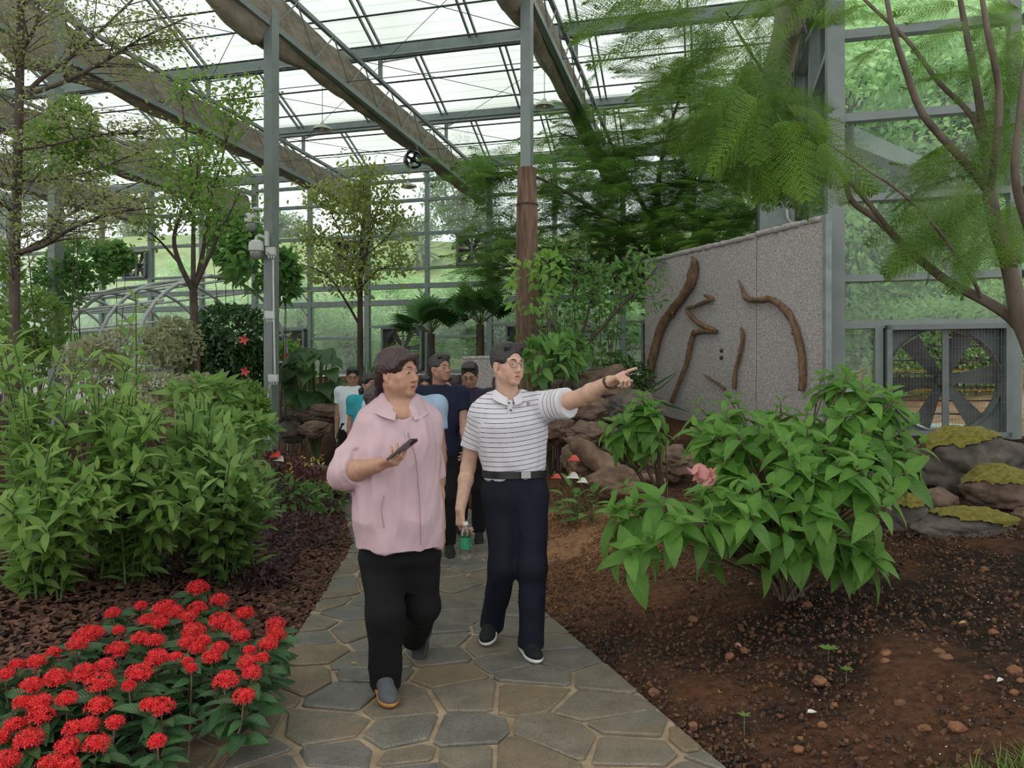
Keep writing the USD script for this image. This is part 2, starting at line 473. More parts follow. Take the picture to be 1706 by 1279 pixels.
stones.sort(key=lambda p: p.centroid.y)


def slab(pg, top, seed):
    e = np.array(pg.exterior.coords)[:-1]
    if Polygon(e).exterior.is_ccw is False:
        e = e[::-1]
    rr = np.random.default_rng(seed)
    e = e + rr.uniform(-.007, .007, e.shape)
    c = e.mean(0)
    n = len(e)
    z = top + rr.uniform(-.002, .002, n)
    ins = c + (e - c) * (1 - .012 / np.maximum(np.linalg.norm(e - c, axis=1, keepdims=True), .03))
    V = np.vstack([np.c_[e, np.full(n, -.03)], np.c_[e, z - .006], np.c_[ins, z], [[c[0], c[1], top + .001]]])
    k = np.arange(n)
    k2 = (k + 1) % n
    Fc = np.vstack([np.c_[k, k2, n + k2], np.c_[k, n + k2, n + k], np.c_[n + k, n + k2, 2 * n + k2], np.c_[n + k, 2 * n + k2, 2 * n + k], np.c_[2 * n + k, 2 * n + k2, np.full(n, 3 * n)]])
    return V, Fc


for i, pg in enumerate(stones[:300]):
    path.part('paving_stone', slab(pg, .016 + r2.uniform(-.003, .006), i), m_stone[int(r2.choice(4, p=[.34, .28, .16, .22]))], smooth=False)

# ---------------------------------------------------------------- columns
def column(t, c, z1, label, name='column', w=.14, d=.2):
    X, Y, _ = B(t, c, 0)
    b = on(X, Y)
    T = Thing(name, label, 'column', b, kind='structure')
    mb = MB().bar(B(t, c, b[2] - .2), B(t, c, z1), w, d, GV)
    T.part('shaft', mb, m_frame)
    T.part('base_plate', MB().box(B(t, c, b[2] + .02), (w * 1.1, d * .95, .02), [TV, GV, ZV]), m_frame)
    T.part('cap_plate', MB().box(B(t, c, z1 - .01), (w * .9, d * .8, .02), [TV, GV, ZV]), m_frame)
    return T


CR = 10.5
column(-10.5, CR, 8.1, 'grey steel column behind the spreading tree at the edge of the garden')
col_cam = column(-6.5, CR, 8.1, 'grey steel column that carries the white dome cameras')
column(-2.5, CR, 8.1, 'grey steel column whose foot is clad in bark')
column(1.5, CR, 8.1, 'broad grey corner column behind the felt board', w=.2, d=.24)
column(-14.5, CR, 8.1, 'grey steel column farthest along the row, hidden by leaves')

# ---------------------------------------------------------------- back wall
CB = 22.45
wb = Thing('wall_back', 'glazed end wall of steel mullions and hazy panes facing the hill', 'wall', B(-6.5, CB, 1.0), kind='structure')
TS = np.arange(-30.5, 1.6, 2.0)
RAILS = [(1.88, .10), (4.03, .17), (4.53, .15), (5.08, .07), (6.14, .09), (7.18, .09), (7.8, .09)]
FAN_LOW = {-14.5, -10.5, -6.5, -2.5, -18.5, -22.5}
FAN_UP = {-12.5, -8.5, -20.5, -16.5, -4.5}
for i, t in enumerate(TS):
    thick = abs((t + 2.5) % 4) < .1
    wb.part('mullion', MB().bar(B(t, CB, .2), B(t, CB, 8.1), .16 if thick else .12, .16, GV), m_rail)
for z, h in RAILS:
    for t in TS[:-1]:
        wb.part('rail', MB().bar(B(t + .06, CB - .01, z), B(t + 1.94, CB - .01, z), .12, h), m_rail)
for t in TS[:-1]:
    wb.part('base_panel', MB().box(B(t + 1, CB, .95), (.94, .05, .88), [TV, GV, ZV]), m_base)
    rz = [r[0] for r in RAILS] + [8.1]
    t = round(float(t), 1)
    extra = 3.29 if t in FAN_LOW else 2.95
    wb.part('rail', MB().bar(B(t + .06, CB - .01, extra), B(t + 1.94, CB - .01, extra), .10, .07), m_rail)
    rz = sorted(rz + [extra])
    for a, b in zip(rz[:-1], rz[1:]):
        t0 = t + .06
        t1 = t + 1.94
        if t in FAN_LOW and a < 2.0: t1 = t + .52
        if t in FAN_UP and abs(a - 5.08) < .01: t1 = t + .98
        wb.part('pane', MB().box(B((t0 + t1) / 2, CB + .03, (a + b) / 2), ((t1 - t0) / 2, .004, (b - a) / 2 - .03), [TV, GV, ZV]), m_pane_back)
    # bracket under the heavy rail
for t in (-12.5, -8.5, -4.5):
    for z in (4.0, 4.5):
        wb.part('bracket', MB().bar(B(t - .32, CB - .1, z), B(t - .05, CB - .1, z - .32), .04, .05, GV), m_rail)

# ---------------------------------------------------------------- side wall running back from the corner column
ws = Thing('wall_side', 'glazed side wall running back from the broad corner column', 'wall', B(1.5, 16.5, .8), kind='structure')
CS = np.arange(10.5, 22.6, 2.0)
for c in CS[1:]:
    ws.part('mullion', MB().bar(B(1.5, c, .2), B(1.5, c, 8.1), .16, .18, GV), m_frame)
SR = [(1.0, .1), (2.24, .08), (3.82, .08), (5.87, .09), (7.4, .09)]
for c0, c1 in zip(CS[:-1], CS[1:]):
    for z, h in SR:
        ws.part('rail', MB().bar(B(1.5, c0 + .1, z), B(1.5, c1 - .1, z), .1, h), m_frame)
    for a, b in zip([r[0] for r in SR], [r[0] for r in SR[1:]] + [8.1]):
        ws.part('pane', MB().box(B(1.53, (c0 + c1) / 2, (a + b) / 2), (.004, .9, (b - a) / 2 - .03), [TV, GV, ZV]), m_pane_right)
    ws.part('base_panel', MB().box(B(1.5, (c0 + c1) / 2, .5), (.05, .92, .47), [TV, GV, ZV]), m_base)
    ws.part('brace', MB().bar(B(1.42, c0 + .1, 4.6), B(1.42, c1 - .1, 5.8), .05, .07), m_frame)

# ---------------------------------------------------------------- right wall with the big fan
wr = Thing('wall_right', 'tall clear glass wall with grey rails beside the big fan', 'wall', B(4.5, CR, .8), kind='structure')
RR = [(.82, .1), (2.24, .10), (2.82, .085), (3.82, .085), (4.83, .10), (5.87, .11), (7.0, .1)]
for t in (3.5, 5.5, 7.5, 9.5):
    wr.part('mullion', MB().bar(B(t, CR, .0), B(t, CR, 8.1), .12, .16, GV), m_frame)
for t in (1.5, 3.5, 5.5, 7.5):
    for z, h in RR:
        wr.part('rail', MB().bar(B(t + .09, CR - .02, z), B(t + 1.94, CR - .02, z), .13, h), m_frame)
    for a, b in zip([r[0] for r in RR], [r[0] for r in RR[1:]] + [8.1]):
        t0, t1 = t + .08, t + 1.94
        if a < 1 and t == 1.5: t1 = t + .46
        wr.part('pane', MB().box(B((t0 + t1) / 2, CR + .03, (a + b) / 2), ((t1 - t0) / 2, .004, (b - a) / 2 - .03), [TV, GV, ZV]), m_pane_right)
    wr.part('base_panel', MB().box(B(t + 1, CR, .38), (.95, .05, .4), [TV, GV, ZV]), m_rail)
wr.part('mullion', MB().bar(B(2.0, CR - .03, .8), B(2.0, CR - .03, 2.24), .09, .12, GV), m_frame)
lone('brace_beam', MB().bar(B(1.62, 10.55, 4.62), at(1580, 300, 12.6), .22, .24), m_frame, 'grey steel beam slanting down from the corner column outside the glass', 'beam', kind='structure')
lone('wind_brace', MB().bar(B(1.4, 10.7, 2.7), B(1.4, 12.3, 3.7), .06, .08), m_frame, 'short grey diagonal brace beside the corner column above the felt board', 'brace', kind='structure')

# ---------------------------------------------------------------- ceiling
ce = Thing('ceiling', 'greenhouse roof of ribbed translucent sheets on steel gutters and rafters', 'roof', B(-8, 10.5, 8.2), kind='structure')
GUT = [-1.5, 2.5, 6.5, 10.5, 14.5, 18.5, 22.45]
for g in GUT:
    t1 = 1.6 if g > 10.6 else 9.6
    ce.part('gutter', MB().bar(B(-30.5, g, 8.2), B(t1, g, 8.2), .26, .2), m_rail)
    ce.part('gutter_pipe', MB().tube([B(-30.5, g - .24, 8.02), B(t1, g - .24, 8.02)], .03, 6), m_frame_dark)
for g0, g1 in zip(GUT[:-1], GUT[1:]):
    mid, zr_ = (g0 + g1) / 2, 9.05
    t1 = 1.5 if g0 > 10 else 9.5
    ce.part('ridge', MB().bar(B(-30.5, mid, zr_ + .03), B(t1, mid, zr_ + .03), .08, .1), m_frame_dark)
    for t in np.arange(-30.5, t1 - .1, 2.0):
        for (ca, za), (cb, zb) in (((g0 + .13, 8.3), (mid, zr_)), ((mid, zr_), (g1 - .13, 8.3))):
            p, q = B(t + 1, ca, za), B(t + 1, cb, zb)
            ce.part('roof_sheet', MB().bar(p, q, 1.98, .01), m_roof)
            if t > -24.6:
                for o in (-.07, .07):
                    ce.part('rafter', MB().bar(B(t + o, ca, za - .04), B(t + o, cb, zb - .04), .035, .06), m_frame_dark)
for c in (11.3, 12.1, 13.2, 13.75, 14.9, 16.2, 17.3, 17.9, 19.2, 20.4, 21.4):
    ce.part('drive_rod', MB().tube([B(-30, c, 7.74), B(1.4, c, 7.74)], .018, 6), m_steel)
for c in (12.9, 17.1):
    ce.part('lamp_cable', MB().tube([B(-30, c, 7.0), B(1.4, c, 7.0)], .008, 5), m_steel)
for t in np.arange(-22.5, 1, 4):
    for c in (10.5, 14.5, 18.5):
        ce.part('bracing_cable', MB().tube([B(t, c, 7.95), B(t + 4, c + 4, 7.95)], .007, 4), m_steel)
        ce.part('bracing_cable', MB().tube([B(t + 4, c, 7.95), B(t, c + 4, 7.95)], .007, 4), m_steel)

# lattice trusses with the folded shade curtains on them
m_curtain = MAT('shade_fabric', (.22, .185, .145), .9, (.40, .345, .27), 3.0, 6.0, bump=.02, bscale=9, stretch=(1, 1, 3), subsurface_weight=0.0)
names = {-10.5: 'second from the corner of the garden', -6.5: 'over the camera column', -2.5: 'over the bark-clad column', 1.5: 'over the corner column', -14.5: 'beyond the spreading tree', -18.5: 'farthest across the hall'}
for t, nm in names.items():
    T = Thing('truss', f'grey lattice truss {nm}', 'truss', B(t, 12, 6.9), kind='structure')
    s = 1 if t < 0 else -1
    T.part('chord', MB().bar(B(t, -1.5, 6.95), B(t, CB, 6.95), .1, .1), m_frame)
    T.part('chord', MB().bar(B(t, -1.5, 7.64), B(t, CB, 7.64), .07, .07), m_frame_dark)
    cs = np.arange(2.5, CB, .62)
    for k in range(len(cs) - 1):
        z = (6.98, 7.62) if k % 2 else (7.62, 6.98)
        T.part('web', MB().tube([B(t + s * .04, cs[k], z[0]), B(t + s * .04, cs[k + 1], z[1])], .013, 5, False), m_frame)
    for c in GUT[1:-1]:
        T.part('post', MB().bar(B(t, c, 7.66), B(t, c, 8.12), .07, .07, GV), m_frame)
        T.part('strut', MB().bar(B(t, c + .1, 8.05), B(t, c + 1.9, 8.9), .04, .04), m_frame_dark)
    # folded curtain
    r3 = np.random.default_rng(int(100 + t))
    cc = np.arange(-1.4, CB - .15, .13)
    th = np.linspace(0, 2 * np.pi, 17)[:-1]
    rings = []
    for k, c in enumerate(cc):
        P = np.stack([np.full(16, c * 1.6), np.cos(th) * 1.2, np.sin(th) * 1.2 + t], -1)
        nz = meshkit.fbm(P, 3, 5)
        sag = .10 * meshkit.noise(np.array([c * .9, t, 0])) + .05 * abs(math.sin(c * 2.1))
        w, h = .17 + .10 * (nz - .5), .36 + .16 * (nz - .5)
        big = 1.0 + .55 * math.exp(-((c - 10.2) / .8) ** 2) + (.35 if t > 0 else 0)
        z = 7.27 + np.sin(th) * h * np.where(np.sin(th) < 0, big, 1) - np.where(np.sin(th) < -.3, sag, 0)
        rings.append(B(t, c, 0) + TV * ((-s * .2 if t < 0 else -.34) + np.cos(th) * w * big)[:, None] + ZV * z[:, None])
    V = np.vstack(rings)
    n = len(cc)
    i, k = np.meshgrid(np.arange(n - 1), np.arange(16), indexing='ij')
    k2 = (k + 1) % 16
    q = np.stack([i * 16 + k, (i + 1) * 16 + k, (i + 1) * 16 + k2, i * 16 + k2], -1).reshape(-1, 4)
    cv = Thing('shade_curtain', f'brown folded shade curtain bundled along the truss {nm}', 'curtain', B(t, 12, 6.9))
    cv.part('fabric', (V, q), m_curtain, smooth=True)
    hk = MB()
    for c in np.arange(3, CB - .3, 1.3):
        hk.bar(B(t - s * .02, c, 7.62), B(t - s * .3, c, 7.66), .02, .015)
    cv.part('hanger_strap', hk, m_frame_dark, kind='stuff')

# ---------------------------------------------------------------- outdoors
m_hill = MAT('hill_grass', (.18, .25, .085), .9, (.31, .38, .16), .8, 6.0, bump=.05, bscale=6)
m_litter = MAT('leaf_litter', (.34, .19, .10), .95, (.62, .43, .26), 5.0, 6.0, bump=.02, bscale=30)


def zhill(X, Y):
    t, c = tc(X, Y)
    w = c - CB
    k = np.clip((w - 5) / 22, 0, 1)
    k = k * k * (3 - 2 * k)
    return 1.55 + .02 * np.clip(w, 0, 5) + (10.0 + .8 * np.sin(t * .11)) * k + .6 * (meshkit.fbm(np.stack([X * .15, Y * .15, 0 * X], -1), 3, 4) - .5) * np.clip(w / 5, 0, 1)


ts, cs = np.linspace(-60, 45, 106), np.linspace(CB + .12, 75, 54)
Tm, Cm = np.meshgrid(ts, cs, indexing='ij')
X, Y = Tm * TV[0] + Cm * GV[0], Tm * TV[1] + Cm * GV[1]
ii, jj = np.meshgrid(np.arange(len(ts) - 1), np.arange(len(cs) - 1), indexing='ij')
n = len(cs)
q = np.stack([ii * n + jj, (ii + 1) * n + jj, (ii + 1) * n + jj + 1, ii * n + jj + 1], -1).reshape(-1, 4)
lone('hill', (np.stack([X, Y, zhill(X, Y)], -1).reshape(-1, 3), q), m_hill, 'sunny grassy hillside seen through the end wall', 'hill', kind='structure', smooth=True)


def zyard(X, Y):
    t, c = tc(X, Y)
    return .75 + .10 * np.clip(c - CR, 0, 30) + .06 * np.clip(t - 3, 0, 20) + .3 * (meshkit.fbm(np.stack([X * .5, Y * .5, 0 * X], -1), 3, 8) - .5)


ts, cs = np.linspace(1.62, 40, 60), np.linspace(CR + .12, 45, 60)
Tm, Cm = np.meshgrid(ts, cs, indexing='ij')
X, Y = Tm * TV[0] + Cm * GV[0], Tm * TV[1] + Cm * GV[1]
ii, jj = np.meshgrid(np.arange(59), np.arange(59), indexing='ij')
q = np.stack([ii * 60 + jj, (ii + 1) * 60 + jj, (ii + 1) * 60 + jj + 1, ii * 60 + jj + 1], -1).reshape(-1, 4)
lone('ground', (np.stack([X, Y, zyard(X, Y)], -1).reshape(-1, 3), q), m_litter, 'brown leaf-strewn yard outside the glass beside the big fan', 'ground', kind='structure', smooth=True)

# ================================================================ PLANT KIT
def leaf_tpl(n=5, kind='lance', width=.34, fold=.25, curl=.25, side_curl=0.0, wave=0.0):
    """One leaf along +x, length 1, face +z. Returns V, F, UV."""
    v = np.linspace(0, 1, n + 1)
    if kind == 'lance': p = np.sin(np.pi * v ** .85) ** .9
    elif kind == 'ovate': p = np.sin(np.pi * v ** .68) ** .85
    elif kind == 'oval': p = np.sin(np.pi * v) ** .6
    elif kind == 'heart': p = np.clip(np.sqrt(np.clip(1 - (2 * v ** .75 - .55) ** 2 / 2.2, 0, 1)) * (1 - v ** 3), 0, 1)
    p = np.maximum(p, .012)
    hw = width / 2 * p
    x = v - .10 * curl * v ** 2
    z = -curl * v ** 2
    V = []
    for i in range(n + 1):
        w = wave * math.sin(i * 2.4)
        V += [(x[i], hw[i], z[i] + fold * hw[i] + w * hw[i]), (x[i], 0, z[i]), (x[i], -hw[i], z[i] + fold * hw[i] - w * hw[i])]
    Fc = []
    for i in range(n):
        a, b = 3 * i, 3 * i + 3
        Fc += [(a, a + 1, b + 1), (a, b + 1, b), (a + 1, a + 2, b + 2), (a + 1, b + 2, b + 1)]
    UV = np.array([(u, vv) for vv in v for u in (0, .5, 1)])
    return np.array(V), np.array(Fc)[:, ::-1], UV


def frames(D, N):
    D = unit(D)
    S = np.cross(N, D)
    bad = np.linalg.norm(S, axis=1) < 1e-4
    S[bad] = np.cross(np.array([.3, 1, .2]), D[bad])
    S = unit(S)
    return D, S, np.cross(D, S)


def place_all(tpl, P, D, N, S):
    """(k, n, 3) vertices of the template at every place."""
    D, Q, N = frames(np.asarray(D, float), np.asarray(N, float))
    S = np.asarray(S, float)
    S = np.tile(S[:, None], (1, 3)) if S.ndim == 1 else S
    t = tpl[0]
    return P[:, None] + (t[None, :, 0:1] * S[:, None, 0:1]) * D[:, None] + (t[None, :, 1:2] * S[:, None, 1:2]) * Q[:, None] + (t[None, :, 2:3] * S[:, None, 2:3]) * N[:, None]


def merged(tpl, P, D, N, S, rnd):
    W = place_all(tpl, P, D, N, S)
    k, n = W.shape[:2]
    Fc = (tpl[1][None] + (np.arange(k) * n)[:, None, None]).reshape(-1, 3)
    return W.reshape(-1, 3), Fc, np.tile(tpl[2], (k, 1)), np.repeat(rnd, n)


def foliage(T, name, tpl, P, D, N, S, rnd, mat, parts=0, parent=None, stuff=True):
    """The first `parts` leaves as parts of their own, the rest joined."""
    P, D, N, S, rnd = (np.asarray(a, float) for a in (P, D, N, S, rnd))
    if parts:
        dist = np.linalg.norm(P - [0, 0, EYE], axis=1) / (S if S.ndim == 1 else S[:, 0])
        o = np.argsort(dist)
        P, D, N, S, rnd = P[o], D[o], N[o], S[o], rnd[o]
        W = place_all(tpl, P[:parts], D[:parts], N[:parts], S[:parts])
        for k in range(len(W)):
            T.part(name, (W[k], tpl[1]), mat, parent=parent, smooth=True, uv=tpl[2], rnd=float(rnd[k]))
    if len(P) > parts:
        V, Fc, UV, R = merged(tpl, P[parts:], D[parts:], N[parts:], S[parts:], rnd[parts:])
        T.part('foliage', (V, Fc), mat, parent=parent, smooth=True, uv=UV, rnd=R, kind='stuff' if stuff else None)


def rand_dirs(n, r, up=0.0):
    d = r.normal(size=(n, 3))
    d[:, 2] += up
    return unit(d)


def bezier(a, b, c, n=8):
    t = np.linspace(0, 1, n)[:, None]
    return (1 - t) ** 2 * a + 2 * t * (1 - t) * b + t * t * c


# leaf shapes
T_LANCE = leaf_tpl(5, 'lance', .33, .35, .28)
T_LANCE2 = leaf_tpl(4, 'lance', .38, .3, .15)
T_OVATE = leaf_tpl(6, 'ovate', .50, .30, .42)
T_OVATE2 = leaf_tpl(6, 'ovate', .46, .35, .25)
T_OVAL = leaf_tpl(4, 'oval', .5, .25, .15)
T_BRACT = leaf_tpl(5, 'oval', .85, -.35, .45, wave=.25)
T_SMALL = leaf_tpl(2, 'ovate', .55, .2, .1)
T_HEART = leaf_tpl(7, 'heart', .9, .15, .35)
T_BLADE = leaf_tpl(4, 'lance', .05, .3, .5)


def frond_tpl(pairs, leaflets, plen=.30, width=.011, llen=.042, droop=.35, seed=0):
    """A feathery twice-divided frond along +x, length 1."""
    r = np.random.default_rng(seed)
    V, Fc, UV = [], [], []
    xs = np.linspace(.16, .98, pairs)
    z = lambda x: -droop * x * x

    def diamond(a, d, n, L, w):
        k = len(V)
        s = np.cross(n, d)
        V.extend([a, a + d * L * .5 + s * w, a + d * L, a + d * L * .5 - s * w])
        Fc.extend([(k, k + 1, k + 2), (k, k + 2, k + 3)])
        UV.extend([(.5, 0), (1, .5), (.5, 1), (0, .5)])
    k0 = len(V)
    n = 7                                   # the rachis
    for i in range(n):
        x = i / (n - 1)
        V.extend([np.array([x, .004 * (1.2 - x), z(x)]), np.array([x, -.004 * (1.2 - x), z(x)])])
        UV.extend([(.5, 0), (.5, 0)])
    for i in range(n - 1):
        a = k0 + 2 * i
        Fc.extend([(a, a + 1, a + 3), (a, a + 3, a + 2)])
    for i, x in enumerate(xs):
        f = (x - .16) / .82
        L = plen * math.sin(math.pi * (.16 + .8 * f)) ** .7
        ang = math.radians(72 - 30 * f)
        for s in (-1, 1):
            d = unit(np.array([math.cos(ang), s * math.sin(ang), -.15 - .25 * droop + r.uniform(-.08, .08)]))
            o = np.array([x, 0, z(x)])
            nrm = unit(np.cross(d, np.cross([0, 0, 1.0], d)))
            sd = np.cross(nrm, d)
            for j in range(leaflets):
                g = (j + .6) / leaflets
                p = o + d * L * g + np.array([0, 0, -.10 * L * g * g])
                ll = llen * (1 - .55 * g) * r.uniform(.85, 1.1)
                for q in (-1, 1):
                    diamond(p, unit(d * .55 + sd * q + nrm * r.uniform(-.15, .25)), nrm, ll, width * .5 * (1 - .4 * g))
    return np.array(V), np.array(Fc), np.array(UV)


T_FROND = frond_tpl(15, 13, .30, .016, .045, .32, 1)
T_FROND_DROOP = frond_tpl(15, 12, .30, .016, .045, .75, 2)
T_FROND_FAR = frond_tpl(10, 6, .30, .034, .075, .25, 3)

# leaf materials
m_l_muss = LEAF('mussaenda_leaf', (.062, .165, .022), (.19, .38, .06), .40, .34, .45, 13.0, midrib=(.16, .33, .09))
m_l_shrub = LEAF('shrub_leaf', (.105, .21, .040), (.30, .46, .11), .42, .38, .25, 11.0, midrib=(.20, .34, .13))
m_l_shrub2 = LEAF('broad_shrub_leaf', (.088, .182, .044), (.25, .40, .105), .42, .36, .25, 11.0)
m_l_young = LEAF('young_leaf', (.13, .28, .05), (.26, .44, .09), .42, .40, .2, 11.0)
m_l_ixora = LEAF('ixora_leaf', (.018, .065, .022), (.06, .15, .05), .33, .2, .3, 9.0)
m_l_fine = LEAF('tree_leaf', (.11, .16, .035), (.29, .34, .10), .5, .5)
m_l_pale = LEAF('variegated_leaf', (.14, .17, .07), (.42, .42, .26), .5, .35)
m_l_tree2 = LEAF('green_tree_leaf', (.075, .15, .028), (.22, .34, .075), .5, .48)
m_l_frond = LEAF('feathery_leaf', (.038, .10, .010), (.15, .27, .026), .5, .32)
m_l_frond_dark = LEAF('dark_feathery_leaf', (.045, .12, .018), (.135, .26, .042), .55, .42)
m_l_dark = LEAF('dark_bush_leaf', (.018, .06, .016), (.06, .135, .035), .4, .25)
m_l_purple = LEAF('purple_groundcover_leaf', (.028, .014, .018), (.095, .040, .044), .5, .2)
m_l_red = LEAF('red_groundcover_leaf', (.055, .017, .02), (.17, .055, .055), .5, .25)
m_l_bed = LEAF('bedding_leaf', (.06, .16, .04), (.17, .34, .08), .45, .3, .2, 9.0)
m_l_palm = LEAF('palm_leaf', (.03, .10, .025), (.09, .22, .06), .4, .25)
m_l_out = LEAF('outdoor_leaf', (.17, .30, .13), (.44, .60, .30), .5, .48)
m_l_out2 = LEAF('outdoor_dark_leaf', (.12, .22, .08), (.34, .50, .20), .5, .45)
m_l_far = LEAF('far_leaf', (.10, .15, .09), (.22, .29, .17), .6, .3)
m_l_grass = LEAF('grass_blade', (.06, .13, .02), (.20, .30, .06), .5, .35)
m_l_dry = LEAF('dry_leaf', (.20, .10, .04), (.48, .33, .14), .6, .3)
m_red = LEAF('ixora_petal', (.62, .015, .022), (.86, .05, .055), .5, .25, tcol=(.9, .06, .05))
m_pink = LEAF('pink_bract', (.78, .30, .30), (.92, .50, .48), .55, .35, .2, 8.0, tcol=(.95, .5, .5))
m_spathe = LEAF('red_spathe', (.60, .03, .04), (.80, .10, .09), .25, .2, tcol=(.9, .1, .1))
m_white_fl = LEAF('white_petal', (.75, .76, .70), (.90, .90, .86), .5, .3)
m_bark = MAT('tree_bark', (.085, .062, .045), .85, (.19, .15, .115), 9.0, 6.0, bump=.006, bscale=40, stretch=(1, 1, .35))
m_bark_dark = MAT('dark_bark', (.045, .034, .026), .85, (.12, .092, .07), 11.0, 6.0, bump=.005, bscale=45, stretch=(1, 1, .35))
m_stem = MAT('green_stem', (.07, .12, .03), .6, (.13, .17, .06), 12.0)
m_stem_brown = MAT('brown_stem', (.10, .07, .045), .75, (.20, .15, .10), 14.0, bump=.003)


def stem_curve(base, tip, bow, r):
    mid = (base + tip) / 2 + np.array([(tip[0] - base[0]) * bow, (tip[1] - base[1]) * bow, abs(tip[2] - base[2]) * .18]) + r.normal(size=3) * .03
    return bezier(base, mid, tip, 10)


def leafy_shrub(name, label, cat, base, tips, mat, tpl, L=(.11, .17), leaves=15, seed=1, group=None, parts=300, stem_mat=None, young=None, start=.3, spread=.75):
    """A shrub of arching stems with alternate leaves along the upper part of each."""
    r = np.random.default_rng(seed)
    T = Thing(name, label, cat, base, group)
    P, D, N, S, R, Y = [], [], [], [], [], []
    for tip in tips:
        b = base + np.array([r.normal() * .07, r.normal() * .07, -.04])
        c = stem_curve(b, np.asarray(tip, float), -.25, r)
        T.part('stem', tube(c, np.linspace(.009, .003, len(c)), 5, False), stem_mat or m_stem, smooth=True)
        ph = r.uniform(0, 6.28)
        for k in range(leaves):
            f = start + (1 - start) * ((k + .5) / leaves) ** .9
            i = min(int(f * 9), 8)
            p = c[i] + (c[i + 1] - c[i]) * (f * 9 - i)
            ax = unit(c[i + 1] - c[i])
            u = unit(np.cross(ax, [.2, .9, .3]))
            w = np.cross(ax, u)
            ph += 2.4
            out = math.cos(ph) * u + math.sin(ph) * w
            tilt = spread * (1.15 - .75 * f)
            D.append(unit(out * (tilt + .35) + ax * .55 + np.array([0, 0, .12])))
            N.append(unit(ax * .7 + np.array([0, -.15, 1.2]) + r.normal(size=3) * .2))
            P.append(p)
            S.append(r.uniform(*L) * (1.0 if f < .85 else .75 - .25 * (f - .85) / .15))
            R.append(np.clip(r.uniform(0, .75) + (.3 if f > .8 else 0), 0, 1))
    foliage(T, 'leaf', tpl, P, D, N, S, R, mat, parts=parts)
    return T


def whorl_shrub(name, label, cat, base, tips, mat, tpl, L=(.13, .2), seed=1, parts=300, forks=None):
    """A shrub whose branches end in whorls of large drooping leaves. tips: (point, axis)."""
    r = np.random.default_rng(seed)
    T = Thing(name, label, cat, base)
    P, D, N, S, R = [], [], [], [], []
    for tip, ax in tips:
        ax = unit(np.asarray(ax, float))
        b = base + np.array([r.normal() * .03, r.normal() * .03, -.03])
        fork = base + (tip - base) * np.array([.16, .16, .52]) + r.normal(size=3) * .035
        c = bezier(b, fork, tip, 9)
        T.part('stem', tube(c, np.linspace(.011, .004, len(c)), 5, False), m_stem_brown, smooth=True)
        u = unit(np.cross(ax, [.3, .8, .1]))
        w = np.cross(ax, u)
        ph = r.uniform(0, 3.14)
        for pair in range(4):
            for s in (0, math.pi):
                a = ph + pair * math.pi / 2 + s + r.normal() * .2
                out = math.cos(a) * u + math.sin(a) * w
                el = (.95, .50, .12, -.18)[pair] + r.normal() * .12
                d = unit(out * math.cos(el) + ax * math.sin(el) + np.array([0, 0, -.15 if pair else .05]))
                P.append(tip - ax * .035 * pair + out * .006)
                D.append(d)
                N.append(unit(ax + out * -.1 + np.array([0, 0, .6]) + r.normal(size=3) * .15))
                S.append(r.uniform(*L) * (.48, .85, 1.05, 1.1)[pair])
                R.append(np.clip(r.uniform(.0, .6) + (.4, .25, .05, 0)[pair], 0, 1))
    foliage(T, 'leaf', tpl, P, D, N, S, R, mat, parts=parts)
    return T


def mound_leaves(c, rad, n, L, r, up=.6, shell=.55):
    """Leaf places over an ellipsoid."""
    d = rand_dirs(n, r, .35)
    k = shell + (1 - shell) * r.random(n) ** .5
    P = np.asarray(c) + d * np.asarray(rad) * k[:, None]
    D = unit(d * .8 + rand_dirs(n, r) * .8 + [0, 0, -.1])
    N = unit(d * .6 + rand_dirs(n, r) * .45 + [0, 0, up])
    return P, D, N, r.uniform(L[0], L[1], n), r.random(n)


def bush(name, label, cat, lobes, n, L, mat, tpl, seed, group=None, kind=None, stems=6, parts=0, stem_mat=None):
    """A rounded bush. lobes: (centre, radii); n leaves for each."""
    r = np.random.default_rng(seed)
    c0 = np.mean([l[0] for l in lobes], 0)
    base = np.array([c0[0], c0[1], float(zg(c0[0], c0[1]))])
    T = Thing(name, label, cat, base, group, kind)
    A = [mound_leaves(c, rad, n, L, r) for c, rad in lobes]
    P, D, N, S, R = (np.concatenate([a[i] for a in A]) for i in range(5))
    ok = P[:, 2] > zg(P[:, 0], P[:, 1]) + .02
    for c, rad in lobes:
        for k in range(stems):
            e = np.asarray(c) + rand_dirs(1, r, .4)[0] * np.asarray(rad) * .8
            b = np.array([c[0], c[1], float(zg(c[0], c[1])) - .05]) + np.array([r.normal() * .06, r.normal() * .06, 0])
            T.part('stem', tube(bezier(b, (b + e) / 2 + [0, 0, .1], e, 6), np.linspace(.012, .004, 6), 4, False), stem_mat or m_stem_brown, smooth=True)
    foliage(T, 'leaf', tpl, P[ok], D[ok], N[ok], S[ok], R[ok], mat, parts=parts)
    return T


